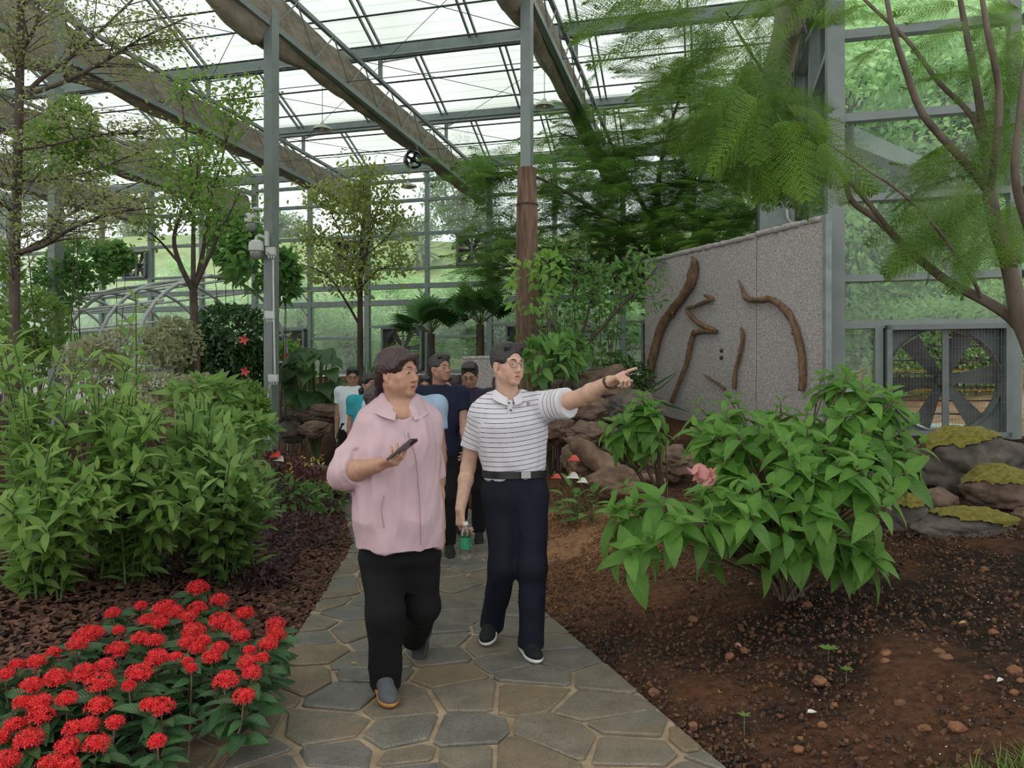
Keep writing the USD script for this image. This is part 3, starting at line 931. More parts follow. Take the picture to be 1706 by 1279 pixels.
def limbs_tree(T, limbs, mat, twigs, r, twig_len=(.3, .7), twig_r=.006, flat=.0, up=.25, start=.3, name='branch', fine=2, bare=False):
    """limbs: lists of (x, y, z, radius). Draws each as a part and grows twigs along it; returns twig points and directions."""
    P, D = [], []
    for li, limb in enumerate(limbs):
        c = spline(np.asarray(limb, float), 6)
        T.part('trunk' if li == 0 else name, tube(c[:, :3], np.maximum(c[:, 3], .003), 8 if li == 0 else 6), mat, smooth=True)
        L = np.linalg.norm(np.diff(c[:, :3], axis=0), axis=1).sum()
        n = int(twigs * L) if not (li == 0 and bare) else 0
        mb = MB()
        for k in range(n):
            f = start + (1 - start) * r.random()
            i = min(int(f * (len(c) - 1)), len(c) - 2)
            p = c[i, :3]
            ax = unit(c[i + 1, :3] - c[i, :3])
            d = unit(rand_dirs(1, r)[0] * [1, 1, 1 - flat] + ax * .7 + [0, 0, up])
            ln = r.uniform(*twig_len) * (1.1 - .5 * f)
            e = p + d * ln
            q = bezier(p, p + d * ln * .5 + r.normal(size=3) * .04, e + [0, 0, -.05 * ln], 6)
            mb.tube(q, np.linspace(twig_r, .002, 6), 4, False)
            P += list(q[2:])
            D += [d] * 4
            for s in range(fine):
                d2 = unit(d + rand_dirs(1, r)[0] * [1, 1, 1 - flat] * .9)
                e2 = q[3] + d2 * ln * .45
                mb.add(*tube(np.array([q[3], (q[3] + e2) / 2, e2]), [.003, .002, .0015], 3, False))
                P += [(q[3] + e2) / 2, e2]
                D += [d2, d2]
        if mb.n:
            T.part('twig', mb, mat, kind='stuff', smooth=True)
    return np.array(P), np.array(D)


def leaf_cloud(P, D, per, jitter, L, r, flat=0.0):
    n = len(P) * per
    p = np.repeat(P, per, 0) + r.normal(size=(n, 3)) * jitter * np.array([1, 1, 1 - .6 * flat])
    d = unit(np.repeat(D, per, 0) * .5 + rand_dirs(n, r) * np.array([1, 1, 1 - flat]))
    N = unit(rand_dirs(n, r) * .6 + [0, 0, .9])
    return p, d, N, r.uniform(L[0], L[1], n), r.random(n)


def outdoor_tree(name, label, seed, h, rad, mat, n=5000, L=(.12, .22), group=None, base=(0, 0, 0)):
    """A whole tree: trunk, limbs, crown of leaves gathered in clumps."""
    r = np.random.default_rng(seed)
    T = Thing(name, label, 'tree', base, group)
    b = np.asarray(base, float)
    tr = np.array([[0, 0, -.3, .14], [.1, 0, h * .3, .11], [-.05, .1, h * .6, .07], [0, 0, h * .85, .03]])
    T.part('trunk', tube(spline(tr, 4)[:, :3] + b, spline(tr, 4)[:, 3], 7), m_bark, smooth=True)
    mb = MB()
    cl = []
    for k in range(46):
        d = rand_dirs(1, r)[0]
        p = np.array([0, 0, h * .62]) + d * [rad, rad, h * .40] * (.45 + .55 * r.random() ** .5)
        cl.append(p)
        mb.tube(np.array([[0, 0, h * r.uniform(.3, .7)], p * [.5, .5, .95], p]) + b, [.04, .025, .008], 4, False)
    T.part('limb', mb, m_bark, kind='stuff', smooth=True)
    c = np.array(cl)[r.integers(0, len(cl), n)]
    P = c + rand_dirs(n, r) * (r.random((n, 1)) ** .4) * rad * .34 * [1, 1, .75] + b
    foliage(T, 'foliage', T_SMALL, P, rand_dirs(n, r, -.2), unit(rand_dirs(n, r) * .7 + [0, -.1, .9]), r.uniform(*L, n), np.clip(r.normal(.5, .22, n), 0, 1), mat)
    return T


def fan_palm(name, label, base, h, n, R, seed, group=None):
    r = np.random.default_rng(seed)
    T = Thing(name, label, 'palm', base, group)
    base = np.asarray(base, float)
    T.part('trunk', tube(np.array([base - [0, 0, .1], base + [0, 0, h * .5], base + [0, 0, h]]), [.11, .09, .08], 8), m_bark_dark, smooth=True)
    for k in range(n):
        a = k / n * 6.28 + r.normal() * .2
        el = r.uniform(.15, 1.2)
        d = np.array([math.cos(a) * math.cos(el), math.sin(a) * math.cos(el), math.sin(el)])
        top = base + [0, 0, h]
        c = top + d * R * .9
        pt = T.part('petiole', tube(bezier(top, top + d * R * .5 + [0, 0, .08], c, 5), .012, 4, False), m_stem, smooth=True)
        side = unit(np.cross(d, [0, 0, 1]))
        nn = unit(np.cross(side, d))
        V, Fc = [c], []
        m = 22
        for j in range(m):
            t = (j / (m - 1) - .5) * 4.2
            q = d * math.cos(t) + side * math.sin(t)
            s = -d * math.sin(t) + side * math.cos(t)
            L = R * (1 - .16 * abs(t))
            i0 = len(V)
            V += [c + q * L * .5 + s * .045 * R * 2 + nn * .02, c + q * L * .5 - s * .045 * R * 2 + nn * .02, c + q * L - np.array([0, 0, .14 * R])]
            Fc += [(0, i0 + 1, i0), (i0, i0 + 1, i0 + 2)]
        T.part('leaf', (np.array(V), np.array(Fc)), m_l_palm, parent=None, rnd=float(r.random()))
    return T

# ================================================================ TREES AND PLANTS IN THE GARDEN
def pk(Y, *pts):
    """Limb from pixels: (px, py, radius[, dY])."""
    return [(*at(p[0], p[1], Y + (p[3] if len(p) > 3 else 0)), p[2]) for p in pts]


# ---- spreading tree at the far left
r = np.random.default_rng(11)
b = on(*at(25, 640, 8.2)[:2])
T = Thing('spreading_tree', 'tall spreading tree with flat sprays of tiny pale leaves on bare dark branches', 'tree', b)
limbs = [
    [(*b - [0, 0, .2], .06)] + pk(8.2, (24, 560, .052), (26, 400, .048), (30, 250, .045), (33, 120, .042), (36, -40, .035), (40, -200, .02)),
    pk(8.2, (36, 165, .03), (70, 130, .026), (130, 85, .02, -.2), (200, 20, .014, -.3), (260, -40, .008, -.4)),
    pk(8.2, (40, 160, .028), (110, 135, .022, -.3), (180, 98, .017, -.5), (240, 62, .012, -.7), (310, 30, .006, -.9)),
    pk(8.2, (34, 150, .02), (15, 120, .016, .3), (-30, 90, .012, .6)),
    pk(8.2, (28, 420, .03), (70, 410, .026, -.3), (120, 380, .02, -.5), (190, 355, .015, -.8), (260, 345, .008, -1.)),
    pk(8.2, (30, 425, .024), (80, 395, .02, .2), (96, 370, .018, .2), (150, 340, .013, .3), (240, 300, .007, .4)),
    pk(8.2, (26, 360, .022), (5, 340, .018, -.3), (-40, 325, .012, -.6)),
    pk(8.2, (34, 90, .02), (60, 40, .015, -.2), (65, -20, .01, -.3)),
    pk(8.2, (30, 250, .02), (90, 240, .015, -.4), (160, 225, .01, -.6), (230, 222, .005, -.7)),
    pk(8.2, (28, 300, .018), (70, 300, .014, .3), (150, 285, .009, .5), (240, 250, .004, .6)),
]
P, D = limbs_tree(T, limbs, m_bark_dark, 11, r, (.35, .8), .007, flat=.75, up=.05, start=.25)
p, d, N, S, R = leaf_cloud(P, D, 8, .085, (.03, .06), r, flat=.6)
k = r.random(len(p)) < .55
foliage(T, 'foliage', T_SMALL, p[k], d[k], N[k], S[k], R[k], m_l_fine)
foliage(T, 'foliage', T_SMALL, p[~k], d[~k], N[~k], S[~k], R[~k], m_l_pale)

# ---- many-stemmed tree left of the camera column
r = np.random.default_rng(12)
b = on(*at(325, 650, 10.2)[:2])
T = Thing('forked_tree', 'slender many-stemmed tree forking low beside the camera column', 'tree', b)
limbs = [
    [(*b - [0, 0, .2], .07)] + pk(10.2, (326, 620, .062), (324, 540, .058), (322, 480, .054)),
    pk(10.2, (322, 485, .04), (300, 440, .032, -.2), (290, 400, .026, -.3), (300, 360, .02, -.4), (325, 310, .012, -.5), (330, 250, .006, -.5)),
    pk(10.2, (322, 485, .036), (322, 400, .03, .1), (322, 320, .022, .2), (312, 240, .014, .2), (300, 150, .006, .2)),
    pk(10.2, (324, 485, .036), (340, 410, .03, .2), (348, 345, .022, .3), (366, 280, .014, .4), (385, 200, .008, .4), (390, 150, .004, .4)),
    pk(10.2, (324, 480, .03), (352, 420, .022, -.2), (375, 370, .014, -.3), (400, 320, .007, -.4)),
    pk(10.2, (300, 440, .02), (265, 400, .014, -.2), (245, 385, .008, -.4)),
    pk(10.2, (322, 360, .018), (280, 300, .012, .2), (250, 250, .006, .3)),
]
P, D = limbs_tree(T, limbs, m_bark_dark, 8, r, (.3, .75), .006, flat=.3, up=.3, start=.42, bare=True)
p, d, N, S, R = leaf_cloud(P, D, 5, .13, (.05, .10), r)
foliage(T, 'foliage', T_OVAL, p, d, N, S, R, m_l_tree2)

# ---- thin tree in the middle distance
r = np.random.default_rng(13)
Y0 = 16.0
b = on(*at(600, 640, Y0)[:2])
T = Thing('slim_tree', 'slim dark tree with a narrow airy crown in front of the end wall', 'tree', b)
limbs = [
    [(*b - [0, 0, .2], .07)] + pk(Y0, (600, 600, .065), (600, 540, .06), (600, 480, .052), (602, 420, .04), (606, 350, .025), (605, 290, .01)),
    pk(Y0, (598, 540, .03), (580, 508, .025, -.2), (555, 470, .02, -.4), (530, 450, .014, -.6), (500, 440, .006, -.8)),
    pk(Y0, (600, 500, .03), (585, 450, .022, .2), (572, 400, .016, .4), (550, 350, .01, .5), (545, 330, .005, .5)),
    pk(Y0, (601, 470, .03), (615, 400, .022, -.2), (630, 345, .014, -.3), (650, 310, .008, -.4)),
    pk(Y0, (602, 430, .024), (640, 400, .014, .3), (665, 370, .006, .4)),
    pk(Y0, (600, 480, .02), (630, 450, .014, -.4), (670, 440, .006, -.6)),
    pk(Y0, (600, 450, .02), (560, 420, .014, .2), (520, 395, .006, .2)),
]
P, D = limbs_tree(T, limbs, m_bark_dark, 7, r, (.35, .9), .007, flat=.4, up=.2, start=.4)
p, d, N, S, R = leaf_cloud(P, D, 6, .15, (.07, .13), r)
foliage(T, 'foliage', T_OVAL, p, d, N, S, R, m_l_fine)

# ---- bare little tree behind the pointing man, with one long slanting branch
r = np.random.default_rng(14)
b = on(*at(945, 660, 11.0)[:2])
T = Thing('sapling', 'young tree with thin slanting dark branches behind the pointing arm', 'tree', b)
limbs = [
    [(*b - [0, 0, .2], .05)] + pk(11, (945, 640, .04), (952, 600, .036), (957, 585, .034)),
    pk(11, (955, 590, .032), (985, 565, .028, -.2), (1030, 515, .022, -.4), (1065, 480, .016, -.6), (1095, 445, .01, -.8)),
    pk(11, (955, 590, .026), (975, 540, .02, .2), (985, 500, .016, .3), (1000, 460, .008, .4)),
    pk(11, (952, 600, .022), (958, 540, .016, .3), (955, 480, .01, .4), (965, 420, .005, .5)),
    pk(11, (950, 600, .02), (930, 560, .014, -.3), (915, 530, .008, -.5)),
]
P, D = limbs_tree(T, limbs, m_bark_dark, 8, r, (.25, .6), .005, up=.2, start=.35)
p, d, N, S, R = leaf_cloud(P, D, 2, .12, (.07, .13), r)
foliage(T, 'leaf', T_OVATE2, p, d, N, S, R, m_l_bed, parts=0)

# ---- feathery tree behind the felt board
r = np.random.default_rng(15)
Y0 = 15.0
b = on(*at(1085, 640, Y0)[:2])
T = Thing('feathery_tree', 'dense dark feathery tree filling the space behind the felt board', 'tree', b)
limbs = [
    [(*b - [0, 0, .2], .13)] + pk(Y0, (1085, 600, .12), (1088, 480, .11), (1092, 400, .1), (1095, 330, .08)),
    pk(Y0, (1090, 430, .06), (1030, 380, .05, -.6), (960, 330, .035, -1.2), (880, 290, .02, -1.6), (820, 290, .01, -1.8)),
    pk(Y0, (1092, 400, .06), (1060, 320, .045, .5), (1000, 250, .03, .8), (930, 220, .012, 1.)),
    pk(Y0, (1094, 370, .06), (1100, 280, .045, -.3), (1120, 200, .03, -.4), (1140, 140, .012, -.5)),
    pk(Y0, (1094, 380, .06), (1150, 300, .045, .4), (1210, 240, .03, .6), (1260, 200, .012, .8)),
    pk(Y0, (1092, 430, .05), (1150, 400, .04, -.8), (1220, 370, .028, -1.4), (1270, 340, .012, -1.8)),
    pk(Y0, (1090, 460, .045), (1000, 450, .03, -1.), (900, 440, .018, -1.6), (800, 450, .008, -2.)),
    pk(Y0, (1090, 470, .04), (1120, 440, .03, -1.4), (1170, 430, .018, -2.2)),
]
P, D = limbs_tree(T, limbs, m_bark_dark, 7, r, (.5, 1.3), .01, flat=.6, up=.12, start=.3, fine=1)
n0 = []
for (u, v, dy, ru, rv, k) in ((1130, 330, 0, 190, 95, 420), (1010, 390, -.8, 120, 80, 230), (1200, 250, .5, 110, 90, 190), (860, 420, -1.2, 90, 60, 90), (1080, 210, .6, 110, 60, 120), (1180, 410, -1.5, 110, 60, 190), (960, 290, .5, 90, 50, 90), (820, 340, -1.4, 60, 40, 40)):
    q = rand_dirs(k, r) * r.random((k, 1)) ** .45
    n0.append(at(u, v, Y0 + dy) + q * np.array([ru * Y0 / F, 1.3, rv * Y0 / F]))
n0 = np.vstack(n0)
n0 = n0[(n0[:, 2] < 6.9) & (tc(n0[:, 0], n0[:, 1])[0] < .9) & (tc(n0[:, 0], n0[:, 1])[1] < 21.8)]
P, D = np.vstack([P, n0]), np.vstack([D, rand_dirs(len(n0), r)])
n = len(P)
D = unit(D * [1, 1, .4] * .6 + rand_dirs(n, r) * [1, 1, .2])
foliage(T, 'frond', T_FROND_FAR, P, D, unit(rand_dirs(n, r) * .25 + [0, 0, 1.]), r.uniform(.5, .85, n), r.random(n), m_l_frond_dark, parts=300)

# ---- feathery tree at the right edge, arching over the board
r = np.random.default_rng(16)
Y0 = 5.2
b = on(3.75, 5.2)
T = Thing('flame_tree', 'feathery-leaved tree forking in front of the glass and arching over the felt board', 'tree', b)
limbs = [
    [(*b - [0, 0, .2], .07)] + pk(Y0, (1760, 720, .065), (1722, 590, .06), (1700, 530, .056), (1680, 440, .05), (1660, 380, .046), (1648, 320, .044)),
    pk(Y0, (1648, 318, .034), (1625, 290, .03), (1580, 240, .026, -.1), (1535, 186, .023, -.2), (1510, 120, .02, -.3), (1488, 51, .017, -.4), (1472, -30, .012, -.4)),
    pk(Y0, (1648, 315, .032), (1640, 240, .029, .1), (1630, 162, .026, .2), (1615, 80, .022, .2), (1600, 0, .018, .2), (1590, -80, .01, .2)),
    pk(Y0, (1650, 315, .028), (1658, 260, .026, -.2), (1664, 152, .022, -.3), (1645, 51, .018, -.4), (1630, -40, .012, -.4)),
    pk(Y0, (1642, 258, .022, .08), (1632, 226, .021, .1), (1613, 186, .019, .2), (1562, 135, .017, .3), (1512, 68, .015, .4), (1441, 0, .012, .5), (1400, -50, .008, .6)),
    pk(Y0, (1706, 548, .05), (1680, 525, .04, .1), (1640, 500, .036, .2), (1577, 467, .032, .3), (1511, 413, .028, .4), (1465, 368, .026, .5), (1420, 335, .024, .6), (1407, 297, .023, .6), (1380, 258, .021, .6), (1346, 220, .018, .6), (1306, 169, .015, .5), (1248, 84, .011, .4), (1210, 20, .006, .3)),
    pk(Y0, (1495, 400, .02, .4), (1440, 330, .018, .3), (1390, 278, .015, .3), (1330, 230, .012, .4), (1265, 199, .009, .5), (1200, 165, .007, .6), (1130, 138, .004, .7)),
    pk(Y0, (1636, 499, .014, .2), (1618, 462, .013, .1), (1560, 380, .011, -.2), (1500, 320, .009, -.3), (1440, 280, .006, -.3), (1375, 236, .004, -.2)),
    pk(Y0, (1720, 400, .03, -.4), (1692, 300, .025, -.5), (1698, 200, .02, -.6), (1712, 80, .014, -.6), (1720, -30, .01, -.6)),
]
for li, limb in enumerate(limbs):
    c = spline(np.asarray(limb), 7)
    T.part('trunk' if li == 0 else 'branch', tube(c[:, :3], c[:, 3] * 1.0, 9 if li < 2 else 7), m_bark, smooth=True)
# fronds: where they hang, (px, py, dpx, dpy) base and tip, depth offset, droop
FR = [(1255, 95, 1225, 250), (1262, 100, 1180, 190), (1240, 75, 1130, 120), (1250, 90, 1250, 260), (1230, 60, 1080, 60), (1220, 40, 1050, 20), (1225, 45, 1100, 150), (1260, 110, 1290, 240), (1215, 25, 1160, 160),
      (1200, 20, 1000, 30), (1300, 165, 1265, 330), (1305, 170, 1340, 310), (1310, 180, 1230, 290), (1330, 205, 1300, 340), (1340, 212, 1370, 330), (1345, 220, 1400, 215), (1350, 225, 1310, 300), (1290, 150, 1210, 240),
      (1280, 135, 1330, 180), (1350, 222, 1395, 300), (1265, 199, 1200, 280), (1230, 180, 1170, 260), (1190, 160, 1110, 210), (1180, 155, 1130, 240), (1140, 140, 1060, 150), (1135, 140, 1075, 200), (1210, 170, 1230, 290), (1290, 212, 1270, 310), (1130, 138, 1040, 110),
      (1600, 0, 1520, 30), (1605, 40, 1530, 80), (1625, 130, 1560, 120), (1640, 60, 1706, 90), (1650, 100, 1720, 160), (1662, 140, 1730, 210), (1640, 30, 1700, 10), (1610, 20, 1680, 60), (1690, 120, 1650, 220), (1700, 200, 1640, 280), (1665, 180, 1720, 260), (1700, 60, 1640, 120), (1695, 250, 1660, 330),
      (1580, 300, 1490, 340), (1570, 330, 1480, 400), (1600, 340, 1500, 460), (1620, 330, 1560, 430), (1640, 340, 1590, 460), (1650, 330, 1640, 440), (1600, 300, 1510, 290), (1630, 300, 1540, 360), (1610, 350, 1540, 450), (1640, 310, 1570, 390), (1660, 340, 1690, 440), (1590, 310, 1530, 260), (1690, 330, 1720, 420), (1570, 380, 1500, 430), (1650, 280, 1600, 250), (1580, 360, 1610, 440),
      (1480, 30, 1380, 10), (1490, 60, 1420, 110), (1441, 0, 1360, 40), (1400, -30, 1330, 30), (1370, -20, 1260, 20), (1330, 0, 1240, 40), (1300, -10, 1200, 10), (1290, 10, 1260, 90), (1180, -10, 1060, 20), (1120, 0, 1000, 10), (1090, 10, 980, 50), (1160, 10, 1090, 90), (1260, 30, 1300, 130), (1350, 220, 1290, 210),
      (1110, 60, 1010, 90), (1150, 30, 1190, 120), (1330, 190, 1380, 195), (1310, 150, 1370, 185), (1240, 120, 1180, 280), (1265, 150, 1240, 300), (1300, 200, 1330, 345), (1360, 240, 1340, 340), (1375, 250, 1400, 330), (1630, 400, 1600, 470), (1660, 60, 1610, 120), (1690, 0, 1650, 70)]
P, D, N, S = [], [], [], []
for (x0, y0, x1, y1) in FR:
    for q in range(3):
        j = r.normal(size=4) * 13 * q
        Y = Y0 + r.normal() * .22 + (.35 if x0 < 1420 else 0) * r.random()
        a, e = at(x0 + j[0], y0 + j[1], Y), at(x1 + j[2], y1 + j[3], Y + r.normal() * .25)
        L = np.linalg.norm(e - a)
        d = unit(e - a)
        steep = d[2] < -.75
        P.append(a)
        D.append(unit(d + [0, 0, .22]))
        N.append(unit(np.array([r.normal() * .5, -.55 if steep else -.2, .8]) + r.normal(size=3) * .25))
        S.append(np.clip(L, .3, .62) * 1.04)
    n = len(P)
foliage(T, 'frond', T_FROND, P, D, N, S, np.clip(r.normal(.42, .36, n), 0, 1), m_l_frond, parts=300)

# ---- big-leaved shrub on the right bank, with the pink bracts
r = np.random.default_rng(17)
base = on(1.60, 4.5)
LOBES = [(1240, 725, 4.75, 140, 62, 22), (1400, 710, 4.7, 105, 88, 22), (1370, 815, 4.25, 100, 80, 17), (1100, 850, 4.05, 85, 50, 11), (1235, 845, 4.15, 75, 60, 12), (1310, 760, 4.4, 120, 75, 16), (1465, 765, 4.6, 55, 60, 9), (1330, 890, 4.35, 80, 50, 10), (1225, 905, 4.3, 50, 35, 5), (1390, 905, 4.4, 50, 45, 6), (1050, 890, 4.0, 30, 25, 4)]
tips = []
for (u, v, Y, ru, rv, n) in LOBES:
    for k in range(n):
        d = rand_dirs(1, r, .25)[0]
        if d[1] > .45: d[1] *= -1
        if d[2] < -.35: d[2] *= -.4
        c = at(u, v, Y)
        tips.append((c + d * np.array([ru, .42 * F / Y / 1.0, rv]) * Y / F, d * [.7, .7, .4] + [0, -.12, .75]))
whorl_shrub('mussaenda_shrub', 'big shrub with broad quilted green leaves beside the path, one pink bract cluster among them', 'shrub', base, tips, m_l_muss, T_OVATE, (.14, .205), 18, parts=300)
r = np.random.default_rng(19)
base = on(1.30, 6.6)
tips = []
for k in range(15):
    d = rand_dirs(1, r, .3)[0]
    if d[1] > .3: d[1] *= -1
    tips.append((at(1060, 705, 6.2) + d * [.26, .25, .22], d * .8 + [0, 0, .7]))
whorl_shrub('mussaenda_shrub', 'smaller broad-leaved shrub at the near corner of the felt board, under the pointing hand', 'shrub', base, tips, m_l_muss, T_OVATE, (.15, .22), 20, parts=300)

# pink bracts
r = np.random.default_rng(23)
T = Thing('pink_flower', 'cluster of pink papery bracts hanging in the big-leaved shrub', 'flower', at(1170, 800, 3.95))
for (u, v, s, n) in [(1166, 782, .045, 15), (1182, 798, .035, 11)]:
    c = at(u, v, 3.92)
    d = rand_dirs(n, r)
    P = c + d * s * .75
    W = place_all(T_BRACT, P, unit(d * .4 + rand_dirs(n, r) + [0, 0, -.3]), d, r.uniform(.05, .07, n))
    for k in range(n):
        T.part('bract', (W[k], T_BRACT[1]), m_pink, smooth=True, uv=T_BRACT[2] * [1.4, 1], rnd=float(r.random()))

# ---- shrubs of the left bed
def tip_set(regions, r):
    out = []
    for (u, v, Y, ru, rv, n) in regions:
        for k in range(n):
            a, q = r.uniform(0, 6.28), math.sqrt(r.random())
            out.append(at(u + ru * q * math.cos(a), v + rv * q * math.sin(a), Y + r.normal() * .22))
    return out


SH = [
    ('tall leafy shrub with upright shoots in front of the spreading tree', (60, 5.3), [(20, 570, 5.0, 45, 60, 5), (60, 670, 4.9, 75, 50, 9), (150, 570, 4.9, 60, 40, 2)], T_LANCE, m_l_shrub, (.15, .23)),
    ('leafy shrub whose longest shoots rise to the pergola arches', (190, 5.6), [(200, 600, 5.2, 50, 40, 2), (235, 490, 5.3, 12, 12, 1), (190, 670, 5.0, 60, 40, 9), (240, 720, 4.8, 70, 40, 8)], T_LANCE, m_l_shrub, (.15, .22)),
    ('broad-leaved shrub bulging towards the camera column', (330, 5.9), [(330, 690, 5.5, 60, 30, 9), (380, 745, 5.2, 60, 40, 10), (300, 790, 4.9, 70, 40, 9)], T_LANCE2, m_l_shrub2, (.16, .23)),
    ('low leafy shrub drooping over the mulch closest to the path', (380, 5.6), [(400, 800, 5.3, 60, 50, 10), (345, 840, 5.2, 70, 35, 8), (430, 840, 5.3, 30, 40, 5)], T_LANCE2, m_l_shrub2, (.15, .21)),
    ('leafy shrub behind the red flowers at the corner of the bed', (70, 4.9), [(60, 770, 4.7, 80, 60, 10), (150, 820, 4.7, 70, 45, 10), (40, 860, 4.5, 60, 40, 7)], T_LANCE, m_l_shrub, (.14, .20)),
    ('leafy shrub in the middle of the bed, pale green at its tips', (220, 5.4), [(215, 800, 5.1, 60, 50, 10), (270, 850, 5.0, 60, 30, 8)], T_LANCE, m_l_shrub, (.14, .20)),
]
for i, (lab, (u, Y), regs, tpl, mat, L) in enumerate(SH):
    r = np.random.default_rng(40 + i)
    X = (u - CX) / F * Y
    leafy_shrub('leafy_shrub', lab, 'shrub', on(X, Y), [q for e in range(2) for q in tip_set(regs, r)], mat, tpl, L, 15, 50 + i, parts=300, start=.03)

# ---- ixora in the corner of the bed
HEADS = [(980,378,50),(1090,440,45),(980,480,45),(820,490,65),(870,500,40),(730,540,40),(795,555,38),(930,530,45),(960,595,55),(1100,545,60),(1215,505,45),(1160,575,45),(1195,615,45),(1370,560,45),(1370,610,45),(1330,660,45),(1300,730,30),(1240,690,25),(700,630,45),(770,640,45),(780,725,58),(580,685,50),(430,610,55),(380,660,48),(480,600,38),(265,700,30),(180,745,45),(80,760,30),(25,810,35),(930,650,40),(1010,645,36),(980,680,35),(1090,680,40),(1050,725,42),(875,725,30),(930,750,25),(950,780,22),(1230,750,48),(1250,800,42),(1120,835,60),(1210,915,48),(690,800,60),(520,765,45),(420,800,58),(280,825,58),(160,860,52),(500,850,62),(640,865,25),(330,930,45),(190,950,60),(200,1010,60),(490,965,58),(110,950,40),(800,965,58),(740,960,38),(370,1075,50),(440,1060,45),(570,1045,40),(480,1150,58),(140,1130,66),(70,1060,45),(330,1170,58),(30,1230,62),(250,1250,58),(340,1260,48),(780,1140,38),(0,1120,40),(700,470,28),(560,505,36),(590,590,24)]
ZH = lambda v: .34 - .10 * (v > 1000) + .03 * math.sin(v * .05)
hp = []
for (a, c, q) in HEADS:
    py = 850 + c / 2.981
    z = .20 + .16 * math.exp(-((py - 1090) / 120) ** 2)
    Y = (EYE - z) * F / (py - CY)
    hp.append((*at(a / 2.981, py, Y), q / 2.981 * Y / F))
hp = np.array(hp)
from scipy.cluster.vq import kmeans2
cent, lab = kmeans2(hp[:, :2], np.array([(-2.0, 3.0), (-1.75, 2.75), (-1.5, 2.9), (-2.1, 3.5), (-1.75, 3.5), (-1.35, 3.45), (-1.85, 4.1), (-1.45, 4.1)]), minit='matrix', iter=12, seed=3)
fl = []
r = np.random.default_rng(61)
for k in range(74):                                  # one flower head: florets of four petals over a dome
    i = k + .5
    ph = math.acos(1 - i / 74 * 1.15)
    th = math.pi * (1 + 5 ** .5) * i
    d = np.array([math.cos(th) * math.sin(ph), math.sin(th) * math.sin(ph), math.cos(ph)])
    fl.append(d)
fl = np.array(fl)
IXN = ['red-flowered ixora spilling out of the picture corner', 'red-flowered ixora at the very front edge of the bed', 'red-flowered ixora with a lone low flower head beside the wet paving', 'red-flowered ixora at the outer edge under the leafy shrub', 'red-flowered ixora in the middle of the flower bed', 'red-flowered ixora bulging over the flagstones', 'red-flowered ixora at the back of the bed by the fallen yellow leaves', 'red-flowered ixora reaching farthest along the path edge']
T_PETAL = (np.array([[0, 0, 0], [.55, .2, .06], [1, 0, -.05], [.55, -.2, .06]]), np.array([[0, 1, 2], [0, 2, 3]]), np.array([[.5, 0], [1, .5], [.5, 1], [0, .5]]))
for g in range(len(cent)):
    H = hp[lab == g]
    if not len(H): continue
    c = H[:, :2].mean(0)
    base = on(*c)
    T = Thing('ixora_plant', IXN[g], 'flowering plant', base)
    LP, LD, LN, LS, LR = [], [], [], [], []
    for (x, y, z, q) in H:
        zb = float(zg(x, y))
        T.part('stem', tube(bezier(np.array([c[0] + (x - c[0]) * .4, c[1] + (y - c[1]) * .4, zb - .02]), np.array([x, y, zb + .1]), np.array([x, y, z - q * .4]), 5), [.006, .005, .005, .004, .004], 4, False), m_stem_brown, smooth=True)
        jit = unit(fl + r.normal(size=fl.shape) * .16)
        o = np.array([x, y, z - q * .25]) + jit * q * np.array([1.0, 1.0, .78]) * r.uniform(.70, 1.08, (len(fl), 1))
        u = unit(np.cross(jit, rand_dirs(len(fl), r)))
        w = np.cross(jit, u)
        mb = MB()
        for s in range(4):
            a = s * math.pi / 2
            V, Fc, UV, R = merged(T_PETAL, o, u * math.cos(a) + w * math.sin(a) + jit * .55, jit, np.full(len(fl), max(.014, q * .34)), r.random(len(fl)))
            mb.add(V, Fc, UV, R)
        V, Fc = lathe([(.001, -q * .5), (q * .45, -q * .35), (q * .6, 0), (q * .45, q * .3), (.001, q * .45)], (x, y, z - q * .25), sides=9)
        mb.add(V, Fc, np.full((len(V), 2), .5), np.full(len(V), .0))
        T.part('flower_head', mb, m_red, smooth=False)
        m = 19
        a = r.uniform(0, 6.28, m)
        rad = r.uniform(.2, 1.0, m)
        zz = z - q * .5 - r.uniform(0, .20, m)
        for k in range(m):
            o = np.array([math.cos(a[k]), math.sin(a[k]), 0])
            p = np.array([x, y, max(zz[k], zb + .03)]) + o * q * .6 * rad[k]
            LP.append(p); LD.append(unit(o + [0, 0, r.uniform(-.3, .5)])); LN.append(unit([r.normal() * .3, r.normal() * .3 - .2, 1])); LS.append(r.uniform(.075, .125)); LR.append(r.random())
    foliage(T, 'leaf', T_OVATE2, LP, LD, LN, LS, LR, m_l_ixora, parts=300)

# ---- ground cover and bedding
def cover(name, label, cat, spots, L, mat, tpl, seed, n, parts=0, kind=None):
    """Low plants: spots (X, Y, rx, ry, h)."""
    return bush(name, label, cat, [((X, Y, float(zg(X, Y)) + h * .3), (rx, ry, h)) for X, Y, rx, ry, h in spots], n, L, mat, tpl, seed, kind=kind, stems=2, parts=parts)


